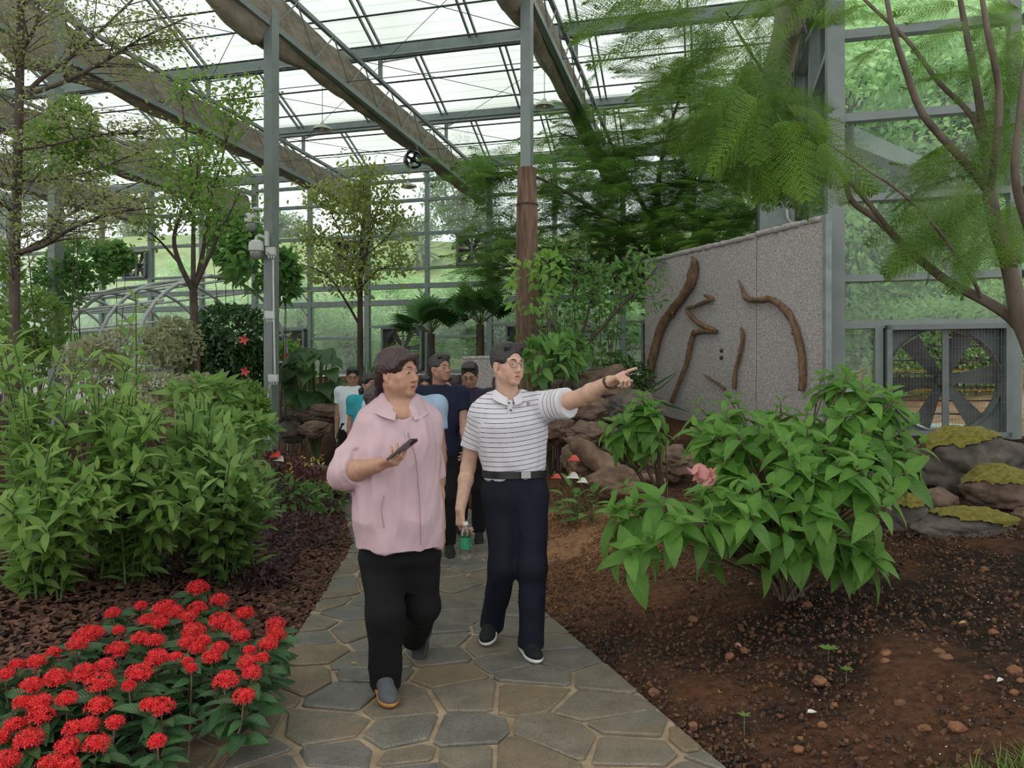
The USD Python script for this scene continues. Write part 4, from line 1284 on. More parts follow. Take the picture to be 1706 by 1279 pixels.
cover('purple_groundcover', 'dark purple low groundcover along the mulch at the path edge', 'groundcover', [(-2.0, 6.2, .3, .45, .16), (-1.95, 7.2, .35, .5, .18), (-2.35, 5.7, .3, .35, .14), (-2.3, 7.0, .3, .5, .2), (-1.85, 5.6, .2, .3, .1), (-2.6, 8.2, .5, .6, .3)], (.03, .055), m_l_purple, T_OVAL, 71, 900)
cover('red_groundcover', 'mound of dark red groundcover by the foot of the camera column', 'groundcover', [(-2.95, 10.2, .5, .5, .35), (-2.45, 9.6, .42, .45, .33), (-3.3, 10.7, .5, .4, .35)], (.05, .09), m_l_red, T_OVAL, 72, 800)
bed = cover('bedding_plant', 'bright green bedding plant with yellow flower spikes behind the woman\'s elbow', 'plant', [(-2.75, 8.6, .34, .34, .32), (-2.35, 8.4, .26, .28, .28)], (.09, .15), m_l_bed, T_OVATE2, 73, 110, parts=220)
cover('bedding_plant', 'fresh green bedding plant between the red groundcover and the anthuriums', 'plant', [(-2.2, 8.9, .3, .3, .26), (-3.0, 8.9, .22, .22, .25)], (.06, .1), m_l_bed, T_OVAL, 74, 160, parts=0)

m_yellow = LEAF('yellow_petal', (.70, .48, .03), (.85, .65, .08), .5, .3)
r = np.random.default_rng(75)
for (u, v, Y) in ((505, 770, 8.5), (548, 802, 8.2), (482, 780, 8.6), (520, 768, 8.7), (534, 766, 8.4)):
    c = at(u, v, Y)
    n = 16
    a, h = r.uniform(0, 6.28, n), r.uniform(0, .12, n)
    P = c + np.stack([np.cos(a) * .012, np.sin(a) * .012, h - .06], 1)
    V, Fc, UV, R = merged(T_SMALL, P, np.stack([np.cos(a), np.sin(a), np.full(n, .7)], 1), np.tile([0, -.3, 1.], (n, 1)), .045 - .15 * h, r.random(n))
    bed.part('flower_spike', (V, Fc), m_yellow, smooth=True, uv=UV, rnd=R, label='yellow flower spike')

# ---- bushes in the middle distance on the left
def px_bush(name, label, cat, regs, n, L, mat, tpl, seed, parts=0, stems=5, stem_mat=None):
    lobes = []
    for (u, v, Y, ru, rv) in regs:
        lobes.append((at(u, v, Y), (ru * Y / F, min(ru, rv * 1.3) * Y / F, rv * Y / F)))
    return bush(name, label, cat, lobes, n, L, mat, tpl, seed, stems=stems, parts=parts, stem_mat=stem_mat)


px_bush('dark_bush', 'dense dark green hibiscus bush with a few red flowers left of the camera column', 'bush', [(385, 570, 12.6, 72, 62), (340, 600, 12.4, 50, 50), (420, 610, 12.4, 30, 40)], 1700, (.08, .14), m_l_dark, T_OVATE2, 81)
px_bush('variegated_bush', 'cream-speckled bush in front of the pergola arches', 'bush', [(225, 590, 9.6, 75, 45), (290, 570, 10., 45, 40), (150, 610, 9.6, 50, 45)], 1000, (.05, .085), m_l_pale, T_OVAL, 82)
px_bush('variegated_bush', 'cream-speckled bush lower down between leafy shrub and dark bush', 'bush', [(275, 655, 8.6, 70, 32), (215, 690, 8., 60, 30), (330, 650, 9., 40, 26)], 800, (.045, .08), m_l_pale, T_OVAL, 83)
px_bush('green_bush', 'light green bush between the dark bush and the camera column', 'bush', [(400, 665, 9.5, 42, 30), (360, 680, 9., 40, 28), (425, 690, 9.2, 25, 28)], 600, (.06, .10), m_l_tree2, T_OVAL, 84)
px_bush('green_bush', 'round-leaved bush poking up left of the column base', 'bush', [(340, 660, 7.6, 60, 26), (400, 720, 7.4, 50, 32)], 170, (.13, .19), m_l_shrub2, T_OVATE2, 85, parts=300)
px_bush('green_bush', 'bright leafy bush behind the column above the dark bush', 'bush', [(420, 430, 13.2, 48, 55), (385, 400, 13.5, 40, 40), (470, 460, 13.6, 24, 40)], 420, (.14, .24), m_l_bed, T_OVATE2, 86, stems=2, stem_mat=m_bark_dark)
px_bush('green_bush', 'green bush behind the spreading tree near the first arch', 'bush', [(140, 440, 13.5, 50, 40), (100, 470, 13, 40, 50), (190, 430, 14, 30, 25)], 800, (.08, .14), m_l_bed, T_OVAL, 87, stems=2, stem_mat=m_bark_dark)
px_bush('green_bush', 'dense bush filling the gap at the edge of the picture behind the trunk', 'bush', [(-10, 470, 12, 45, 70), (60, 540, 11.5, 50, 60), (20, 590, 11, 60, 50)], 800, (.08, .14), m_l_tree2, T_OVAL, 88)
px_bush('leafy_canopy_bush', 'tall green leafy crown behind the spreading tree trunk', 'bush', [(120, 215, 10.5, 40, 55), (75, 250, 10.2, 45, 50), (150, 260, 10.8, 45, 35)], 800, (.06, .10), m_l_tree2, T_OVAL, 89, stems=1, stem_mat=m_bark_dark)
px_bush('croton_bush', 'orange-green croton behind the base of the camera column', 'bush', [(495, 620, 14.5, 30, 26), (478, 600, 14.6, 16, 30)], 300, (.10, .18), m_l_young, T_OVATE2, 90)
px_bush('green_bush', 'low bush behind the white-shirted man', 'bush', [(560, 660, 15, 40, 22), (505, 668, 14, 26, 16)], 500, (.06, .11), m_l_tree2, T_OVAL, 91)

# monstera by the column
r = np.random.default_rng(92)
c = at(527, 640, 13.4)
T = Thing('monstera_plant', 'big glossy dark-leaved monstera just past the camera column', 'plant', on(c[0], c[1]))
n = 34
d = rand_dirs(n, r, .3)
d[:, 1] = -np.abs(d[:, 1])
P = at(525, 620, 13.4) + d * [.42, .35, .42]
for k in range(n):
    T.part('stalk', tube(bezier(on(c[0], c[1]), (on(c[0], c[1]) + P[k]) / 2 + [0, 0, .15], P[k], 5), .012, 4, False), m_stem, smooth=True)
foliage(T, 'leaf', T_HEART, P, unit(d * [1, 1, .2] + [0, -.2, -.45]), unit(d + [0, -.6, .5]), r.uniform(.26, .40, n), r.random(n), m_l_dark, parts=300)

# fan palms and spiky plants before the end wall
fan_palm('fan_palm', 'fan palm with broad pleated leaves behind the woman\'s head', on(*at(718, 620, 17)[:2]), 1.15, 11, .62, 93)
fan_palm('fan_palm', 'fan palm with spiky leaves left of the pointing man\'s head', on(*at(800, 620, 16.5)[:2]), 1.3, 12, .60, 94)
for i, (u, Y, lab, h, nn) in enumerate([(613, 16.5, 'spiky-leaved plant standing against the sill of the end wall', .8, 26), (1062, 11.8, 'grassy spiky plant at the edge of the felt board behind the pointing finger', .9, 40)]):
    r = np.random.default_rng(96 + i)
    b = on(*at(u, 630, Y)[:2])
    T = Thing('spiky_plant', lab, 'plant', b)
    P = np.tile(b + [0, 0, h * .45], (nn, 1))
    T.part('stem', tube(np.array([b - [0, 0, .1], b + [0, 0, h * .5]]), .04, 6), m_bark_dark, smooth=True)
    foliage(T, 'leaf', T_BLADE, P, rand_dirs(nn, r, .7), rand_dirs(nn, r, .5), r.uniform(.5, .8, nn), r.random(nn), m_l_palm, parts=300)

# ---- plants behind the pointing man
px_bush('philodendron', 'glossy split-leaved plant growing against the bark-clad column', 'plant', [(905, 605, 9.6, 42, 34), (940, 590, 9.8, 30, 30)], 95, (.16, .25), m_l_bed, T_OVATE2, 101, parts=200)
px_bush('green_bush', 'leafy bush against the glass behind the long slanting branch', 'bush', [(1000, 570, 12.6, 60, 50), (930, 500, 12.8, 50, 55), (1020, 480, 13., 50, 40)], 170, (.10, .17), m_l_bed, T_OVAL, 102)
px_bush('green_bush', 'sparse leafy branchlets on the bark-clad column', 'bush', [(885, 480, 10.4, 40, 45), (910, 450, 10.4, 30, 30)], 60, (.12, .18), m_l_young, T_OVATE2, 103)
px_bush('dark_bush', 'dark shrubbery in the shade under the feathery tree', 'bush', [(1040, 640, 11.4, 50, 40), (960, 660, 11., 60, 30)], 420, (.08, .14), m_l_dark, T_OVAL, 104)


def anthurium(label, X, Y, flowers, seed, leaves=16, L=(.13, .2)):
    r = np.random.default_rng(seed)
    b = on(X, Y)
    T = Thing('anthurium', label, 'flowering plant', b)
    d = rand_dirs(leaves, r, .6)
    d[:, 2] = np.abs(d[:, 2])
    P = b + d * [.16, .16, .30]
    for k in range(leaves):
        T.part('stalk', tube(bezier(b, (b + P[k]) / 2 + [0, 0, .05], P[k], 4), .004, 4, False), m_stem, smooth=True)
    foliage(T, 'leaf', T_OVATE2, P, unit(d * [1, 1, .5]), unit(d * .4 + [0, -.2, .8]), r.uniform(*L, leaves), r.random(leaves), m_l_bed, parts=300)
    for (u, v, s, mt) in flowers:
        c = at(u, v, Y - .1)
        st = T.part('flower_stalk', tube(bezier(b, (b + c) / 2 + [0, 0, .1], c, 5), .004, 4, False), m_stem, smooth=True)
        W = place_all(T_HEART, np.array([c]), np.array([[.5, -.6, .1]]), np.array([[0, -.6, .8]]), np.array([s]))
        T.part('spathe', (W[0], T_HEART[1]), mt, smooth=True, uv=T_HEART[2], rnd=.5, label='red heart-shaped spathe' if mt is m_spathe else 'white heart-shaped spathe')
        T.part('spadix', tube(np.array([c, c + [.01, -.03, .05]]), [.008, .005], 6), m_l_young, rnd=.5, smooth=True)


anthurium('anthurium with red spathes beside the pointing man\'s hip', .62, 7.7, [(950, 763, .12, m_spathe), (922, 793, .10, m_spathe), (948, 792, .13, m_white_fl)], 111)
anthurium('anthurium with one red flower next to the driftwood stump', .75, 7.3, [(965, 800, .10, m_white_fl)], 112, 14)
anthurium('anthurium with two red flowers at the near foot of the camera column', -3.0, 9.0, [(425, 752, .16, m_spathe), (408, 745, .15, m_spathe), (424, 774, .14, m_spathe)], 113, 18)
anthurium('anthurium with orange-white flowers right below the camera column', -2.75, 8.9, [(455, 757, .15, m_spathe), (462, 764, .13, m_white_fl)], 114, 12)

# ---- lone flowers on the hibiscus
for (u, v, lab) in [(407, 566, 'red hibiscus flower highest on the dark bush'), (409, 619, 'red hibiscus flower low on the dark bush'), (477, 594, 'red flower beside the croton, nearer the column'), (501, 586, 'red flower at the top of the croton')]:
    T = Thing('red_flower', lab, 'flower', at(u, v, 11.7 if u < 450 else 14))
    c = at(u, v, 11.7 if u < 450 else 14)
    for k in range(5):
        a = k * 1.257
        W = place_all(T_OVAL, np.array([c]), np.array([[math.cos(a), -.4, math.sin(a)]]), np.array([[0, -1., .1]]), np.array([.085]))
        T.part('petal', (W[0], T_OVAL[1]), m_spathe, smooth=True, uv=T_OVAL[2], rnd=.4 + .1 * k)
    T.part('stalk', tube(np.array([c, c + [0, .25, -.05]]), .004, 4), m_stem)

# ---- trees outdoors
r = np.random.default_rng(120)
protoA = outdoor_tree('outdoor_tree', 'bright leafy tree crowding the end wall outside', 121, 4.2, 1.9, m_l_out, 5200, (.12, .22), 'trees outside the end wall', base=(*B(-7.6, CB + 4.2, 0)[:2], 1.3))
LA = 'bright leafy tree crowding the end wall outside'
for t in np.arange(-31, 8, 1.9):
    for row in range(3):
        tt = t + r.uniform(-.8, .8)
        c = CB + 3.2 + 2.9 * row + r.uniform(-.8, .8)
        p = B(tt, c, 0)
        z = float(zhill(p[0], p[1]))
        s = r.uniform(.62, .95) * (1.0 + .12 * row)
        if row == 2 and -14 < tt < -2: s *= .7
        where = [w for lim, w in ((-21, 'beyond the pergola tunnel'), (-15, 'behind the forked tree'), (-11, 'behind the slim tree'), (-7, 'behind the fan palms'), (-2.6, 'behind the bark-clad column'), (99, 'behind the feathery tree')) if tt < lim][0]
        copy_of(protoA, (p[0], p[1], z - .25), r.uniform(0, 360), s, f'leafy tree outside the end wall {where}, ' + ('in the row nearest the glass', 'in the middle row', 'in the uphill row')[row], group='trees outside the end wall, ' + where)
protoB = outdoor_tree('yard_tree', 'tall leafy tree outside the glass beside the big fan', 122, 9.5, 2.7, m_l_out, 9000, (.14, .27), 'trees outside the side glass', base=(*B(3.0, CR + 9.5, 0)[:2], 1.4))
LB = 'tall leafy tree outside the glass beside the big fan'
for (t, c, s) in [(5.2, CR + 9.2, .9), (7.5, CR + 10.5, 1.0), (4.2, CR + 12.5, 1.15), (7.0, CR + 13, 1.2), (10.5, CR + 12, 1.2), (12, CR + 17, 1.3), (5.5, CR + 18, 1.4), (8.8, CR + 22, 1.5), (14, CR + 24, 1.5), (2.8, CR + 15, 1.2), (10.6, CR + 9.6, .85), (16, CR + 15, 1.3), (3.4, CR + 23, 1.4), (12.6, CR + 9.6, 1.0)]:
    p = B(t, c, 0)
    copy_of(protoB, (p[0], p[1], float(zyard(p[0], p[1])) - .3), r.uniform(0, 360), s, 'tall leafy tree outside the side glass, ' + ('in the first row' if c < CR + 11.5 else 'in the second row' if c < CR + 16 else 'in the last row') + (' by the corner' if t < 7.2 else ' past the fan'))
protoC = outdoor_tree('yard_shrub', 'round leafy shrub on the slope outside the side glass', 123, 1.9, 1.15, m_l_out2, 2600, (.09, .16), 'shrubs outside the side glass', base=(*B(4.2, CR + 5.0, 0)[:2], 1.15))
for (t, c, s) in [(5.6, CR + 5.2, .9), (7.2, CR + 5.6, 1.1), (3.6, CR + 7.2, 1.1), (6.2, CR + 7, 1.2), (8.8, CR + 6.4, 1.2), (10.4, CR + 7, 1.2), (4.6, CR + 9, 1.3)]:
    p = B(t, c, 0)
    copy_of(protoC, (p[0], p[1], float(zyard(p[0], p[1])) - .3), r.uniform(0, 360), s, 'round leafy shrub on the slope outside the side glass')
# white-flowering shrub seen through the fan
c = B(5.6, CR + 4.4, 0)
T = Thing('flowering_shrub', 'white-flowering shrub outside, seen through the top of the big fan', 'shrub', (c[0], c[1], 1.1))
lob = [((*B(tt, CR + 4.4, 0)[:2], 1.75), (.65, .5, .42)) for tt in (3.2, 4.4, 5.6, 6.8)]
A = [mound_leaves(cc, rad, 700, (.07, .12), r) for cc, rad in lob]
P, D, N, S, R = (np.concatenate([a[i] for a in A]) for i in range(5))
foliage(T, 'foliage', T_OVAL, P, D, N, S, R, m_l_out2)
A = [mound_leaves(cc, rad, 110, (.05, .09), r, shell=.95) for cc, rad in lob]
P, D, N, S, R = (np.concatenate([a[i] for a in A]) for i in range(5))
V, Fc, UV, R = merged(T_OVAL, P, D, N, S, R)
T.part('blossom', (V, Fc), m_white_fl, smooth=True, uv=UV, rnd=R, kind='stuff', label='scattered white blossoms')
for cc, rad in lob:
    T.part('stem', tube(np.array([[cc[0], cc[1], .8], [cc[0], cc[1], cc[2]]]), .02, 5), m_stem_brown)
# skyline on the hill
protoD = outdoor_tree('hilltop_tree', 'hazy rounded tree on the hilltop skyline', 124, 3.2, 2.2, m_l_far, 2600, (.2, .34), 'hilltop trees', base=(*B(-26, CB + 28, 0)[:2], 9.0))
for t in (-50, -46, -41, -37, -33, -29.5, -22, -18.5, -15.5, -11.5, -7, -3, 1, 5, 10, 15):
    p = B(t + r.uniform(-1, 1), CB + 27 + r.uniform(-2, 3), 0)
    copy_of(protoD, (p[0], p[1], float(zhill(p[0], p[1])) - .8), r.uniform(0, 360), r.uniform(.55, .85), 'hazy rounded tree on the hilltop skyline ' + ('beyond the pergola tunnel' if t < -25 else 'behind the slim tree' if t < -10 else 'behind the bark-clad column' if t < -2 else 'behind the feathery tree'))
outdoor_tree('hilltop_tree', 'tall pale tree standing above the hilltop behind the slim tree', 125, 6.5, 2.6, m_l_far, 4200, (.2, .34), base=(*at(770, 400, 46)[:2], float(zhill(*at(770, 400, 46)[:2]))))
b = at(700, 395, 44)
b[2] = float(zhill(b[0], b[1]))
T = Thing('hilltop_palm', 'grey-green palm with arching fronds on the hilltop', 'palm', b)
T.part('trunk', tube(np.array([b - [0, 0, .2], b + [0, 0, 1.0]]), .25, 7), m_bark)
r = np.random.default_rng(126)
d = rand_dirs(30, r, .6)
foliage(T, 'frond', leaf_tpl(5, 'lance', .12, .3, .45), np.tile(b + [0, 0, .9], (30, 1)), d, unit(d * .2 + [0, 0, 1.]), r.uniform(1.5, 2.2, 30), r.random(30), m_l_far, parts=40)

# ================================================================ PEOPLE
class Field:
    """A signed-distance field on a grid, built from rounded bones and ellipsoids, meshed by surface nets."""

    def __init__(self, lo, hi, h):
        self.lo, self.h = np.asarray(lo, float), h
        self.n = np.ceil((np.asarray(hi, float) - self.lo) / h).astype(int) + 1
        self.D = np.full(self.n, .5, np.float32)

    def _sub(self, lo, hi):
        a = np.maximum(np.floor((np.asarray(lo) - self.lo) / self.h).astype(int), 0)
        b = np.minimum(np.ceil((np.asarray(hi) - self.lo) / self.h).astype(int) + 1, self.n)
        if (b <= a).any():
            return None, None
        sl = tuple(slice(a[i], b[i]) for i in range(3))
        ax = [self.lo[i] + np.arange(a[i], b[i]) * self.h for i in range(3)]
        return sl, np.stack(np.meshgrid(*ax, indexing='ij'), -1)

    def _mix(self, sl, d, k, sub=False):
        D = self.D[sl]
        if sub:
            if k > 0:
                h = np.clip(.5 - .5 * (D + d) / k, 0, 1)
                self.D[sl] = D * (1 - h) - d * h + k * h * (1 - h)
            else:
                self.D[sl] = np.maximum(D, -d)
        elif k > 0:
            h = np.clip(.5 + .5 * (D - d) / k, 0, 1)
            self.D[sl] = D * (1 - h) + d * h - k * h * (1 - h)
        else:
            self.D[sl] = np.minimum(D, d)

    def bone(self, a, b, ra, rb, k=.02, sub=False, flat=None):
        """Round cone. flat = (axis vector, factor): thinner by the factor along that axis."""
        a, b = np.asarray(a, float), np.asarray(b, float)
        m = max(ra, rb) * 1.05 + k + 3 * self.h
        sl, P = self._sub(np.minimum(a, b) - m, np.maximum(a, b) + m)
        if sl is None: return self
        ab = b - a
        t = np.clip(((P - a) @ ab) / max(ab @ ab, 1e-12), 0, 1)
        q = P - (a + t[..., None] * ab)
        if flat is not None:
            ax, f = unit(flat[0]), flat[1]
            q = q + (q @ ax)[..., None] * ax * (1 / f - 1)
        self._mix(sl, np.linalg.norm(q, axis=-1) - (ra + (rb - ra) * t), k, sub)
        return self

    def chain(self, pts, rs, k=.02, **kw):
        for i in range(len(pts) - 1):
            self.bone(pts[i], pts[i + 1], rs[i], rs[i + 1], k, **kw)
        return self

    def ell(self, c, r, axes=None, k=.02, sub=False):
        c, r = np.asarray(c, float), np.asarray(r, float)
        m = r.max() + k + 3 * self.h
        sl, P = self._sub(c - m, c + m)
        if sl is None: return self
        q = P - c
        if axes is not None:
            q = q @ np.asarray(axes, float).T
        k0 = np.linalg.norm(q / r, axis=-1)
        k1 = np.linalg.norm(q / r ** 2, axis=-1)
        self._mix(sl, k0 * (k0 - 1) / np.maximum(k1, 1e-9), k, sub)
        return self

    def loft(self, zs, cx, cy, rx, ry, yaw=0.0, k=.02, p=2.3):
        """A trunk of superellipses stacked in height."""
        zs = np.asarray(zs, float)
        m = max(max(rx), max(ry)) + k + 3 * self.h
        sl, P = self._sub((min(cx) - m, min(cy) - m, zs[0] - k - 3 * self.h), (max(cx) + m, max(cy) + m, zs[-1] + k + 3 * self.h))
        if sl is None: return self
        from scipy.interpolate import PchipInterpolator
        z = np.clip(P[0, 0, :, 2], zs[0], zs[-1])
        X, Y, RX, RY = (PchipInterpolator(zs, a)(z) for a in (cx, cy, rx, ry))
        c, s = math.cos(yaw), math.sin(yaw)
        dx, dy = P[..., 0] - X, P[..., 1] - Y
        u, v = (dx * c + dy * s) / RX, (-dx * s + dy * c) / RY
        q = (np.abs(u) ** p + np.abs(v) ** p + 1e-12) ** (1 / p)
        d = (q - 1) * np.minimum(RX, RY)
        zz = P[..., 2]
        d = np.maximum(d, np.maximum(zs[0] - zz, zz - zs[-1]))
        self._mix(sl, d, k)
        return self

    def cut(self, p, n):
        """Keeps the side the normal does not point to."""
        n = unit(n)
        ax = [self.lo[i] + np.arange(self.n[i]) * self.h for i in range(3)]
        d = (ax[0][:, None, None] - p[0]) * n[0] + (ax[1][None, :, None] - p[1]) * n[1] + (ax[2][None, None, :] - p[2]) * n[2]
        self.D = np.maximum(self.D, d.astype(np.float32))
        return self

    def mesh(self):
        D, n = self.D, self.n
        D[0], D[-1] = .1, .1
        D[:, 0], D[:, -1] = .1, .1
        D[:, :, 0], D[:, :, -1] = .1, .1
        S = D < 0
        cell = n - 1
        acc = np.zeros((int(np.prod(cell)), 4), np.float32)
        st = np.array([cell[1] * cell[2], cell[2], 1])
        quads = []
        for a in range(3):
            o = [slice(None)] * 3
            o2 = [slice(None)] * 3
            o[a], o2[a] = slice(0, -1), slice(1, None)
            i = np.argwhere(S[tuple(o)] != S[tuple(o2)])
            e = np.zeros(3, int)
            e[a] = 1
            d0, d1 = D[tuple(i.T)], D[tuple((i + e).T)]
            p = i + e * (d0 / (d0 - d1))[:, None]
            b, c = [(1, 2), (2, 0), (0, 1)][a]
            ids = []
            for (ob, oc) in ((0, 0), (-1, 0), (-1, -1), (0, -1)):
                j = i.copy()
                j[:, b] += ob
                j[:, c] += oc
                k = j @ st
                np.add.at(acc, k, np.c_[p, np.ones(len(p))].astype(np.float32))
                ids.append(k)
            q = np.stack(ids, 1)
            flip = d0 < 0
            q[~flip] = q[~flip][:, ::-1]
            quads.append(q)
        Q = np.vstack(quads)
        u, inv = np.unique(Q, return_inverse=True)
        V = acc[u, :3] / acc[u, 3:4] * self.h + self.lo
        return V.astype(float), inv.reshape(-1, 4)


def relax(V, Q, it=2, lam=.5):
    i = Q[:, [0, 1, 2, 3]].ravel()
    j = Q[:, [1, 2, 3, 0]].ravel()
    n = len(V)
    for _ in range(it):
        w = np.bincount(i, minlength=n) + np.bincount(j, minlength=n)
        s = np.stack([np.bincount(i, V[j, a], n) + np.bincount(j, V[i, a], n) for a in range(3)], 1)
        V = V + lam * (s / np.maximum(w, 1)[:, None] - V)
    return V


def vnormals(V, Q):
    F3 = np.vstack([Q[:, [0, 1, 2]], Q[:, [0, 2, 3]]])
    f = np.cross(V[F3[:, 1]] - V[F3[:, 0]], V[F3[:, 2]] - V[F3[:, 0]])
    n = np.zeros_like(V)
    for k in range(3):
        for a in range(3):
            n[:, a] += np.bincount(F3[:, k], f[:, a], len(V))
    return unit(n)


def SKIN(name, base):
    """Skin whose lips and cheeks come from the mesh's tint."""
    return usdkit.material(stage, f'{LOOKS}/{name}', {
        'a': ('attribute', {'attribute': 'tint'}), 'g': ('geometry', {}), 'n': ('noise_texture', {'scale': 40.0, 'detail': 4.0}),
        'r': ('rgb_ramp', {'ramp': [(.3, tuple(c * .9 for c in base)), (.7, tuple(c * 1.08 for c in base))]}), 'x': ('mix', {'mix_type': 'multiply', 'fac': 1.0}),
        'p': ('principled_bsdf', {'roughness': .5, 'subsurface_weight': .12, 'subsurface_scale': .01, 'specular_ior_level': .4})},
        [('g.position', 'n.vector'), ('n.fac', 'r.fac'), ('r.color', 'x.color1'), ('a.color', 'x.color2'), ('x.color', 'p.base_color')], surface='p.BSDF')


def CLOTH(name, color, rough=.85, color2=None, bump=.0015, bscale=350, sheen=.0):
    return MAT(name, color, rough, color2 or tuple(c * 1.12 for c in color), 6.0, 4.0, bump=bump, bscale=bscale, spec=.25, sheen_weight=sheen)


m_skin = SKIN('skin', (.57, .355, .265))
m_skin_w = SKIN('skin_woman', (.44, .245, .17))
m_skin_d = SKIN('skin_tan', (.36, .20, .14))
m_hair = MAT('black_hair', (.012, .010, .010), .42, (.03, .024, .022), 90.0, bump=.003, bscale=160, stretch=(1, 1, .3))
m_hair_w = MAT('dark_brown_hair', (.020, .010, .010), .38, (.055, .022, .022), 90.0, bump=.003, bscale=150, stretch=(1, 1, .3))
m_eye = MAT('eye_white', (.40, .37, .34), .3)
m_iris = MAT('eye_dark', (.012, .008, .006), .15)
m_brow = MAT('eyebrow', (.02, .015, .013), .8)
m_glass_rim = MAT('spectacle_rim', (.05, .05, .055), .3, metal=.8)
m_lens = usdkit.material(stage, f'{LOOKS}/spectacle_lens', {'t': ('transparent_bsdf', {'color': (.95, .96, .97)}), 'g': ('glossy_bsdf', {'roughness': .05}), 'x': ('mix_closure', {'fac': .05})}, [('t.BSDF', 'x.closure1'), ('g.BSDF', 'x.closure2')], surface='x.closure')


def head_axes(yaw, pitch=0.0, roll=0.0):
    """Rows: right, forward, up of a head turned by yaw about z from facing -y (towards the camera), positive to picture right."""
    f = np.array([math.sin(yaw) * math.cos(pitch), -math.cos(yaw) * math.cos(pitch), math.sin(pitch)])
    x = unit(np.cross(f, [0, 0, 1.0]))
    u = np.cross(x, f)
    c, s = math.cos(roll), math.sin(roll)
    return np.array([x * c + u * s, f, u * c - x * s])


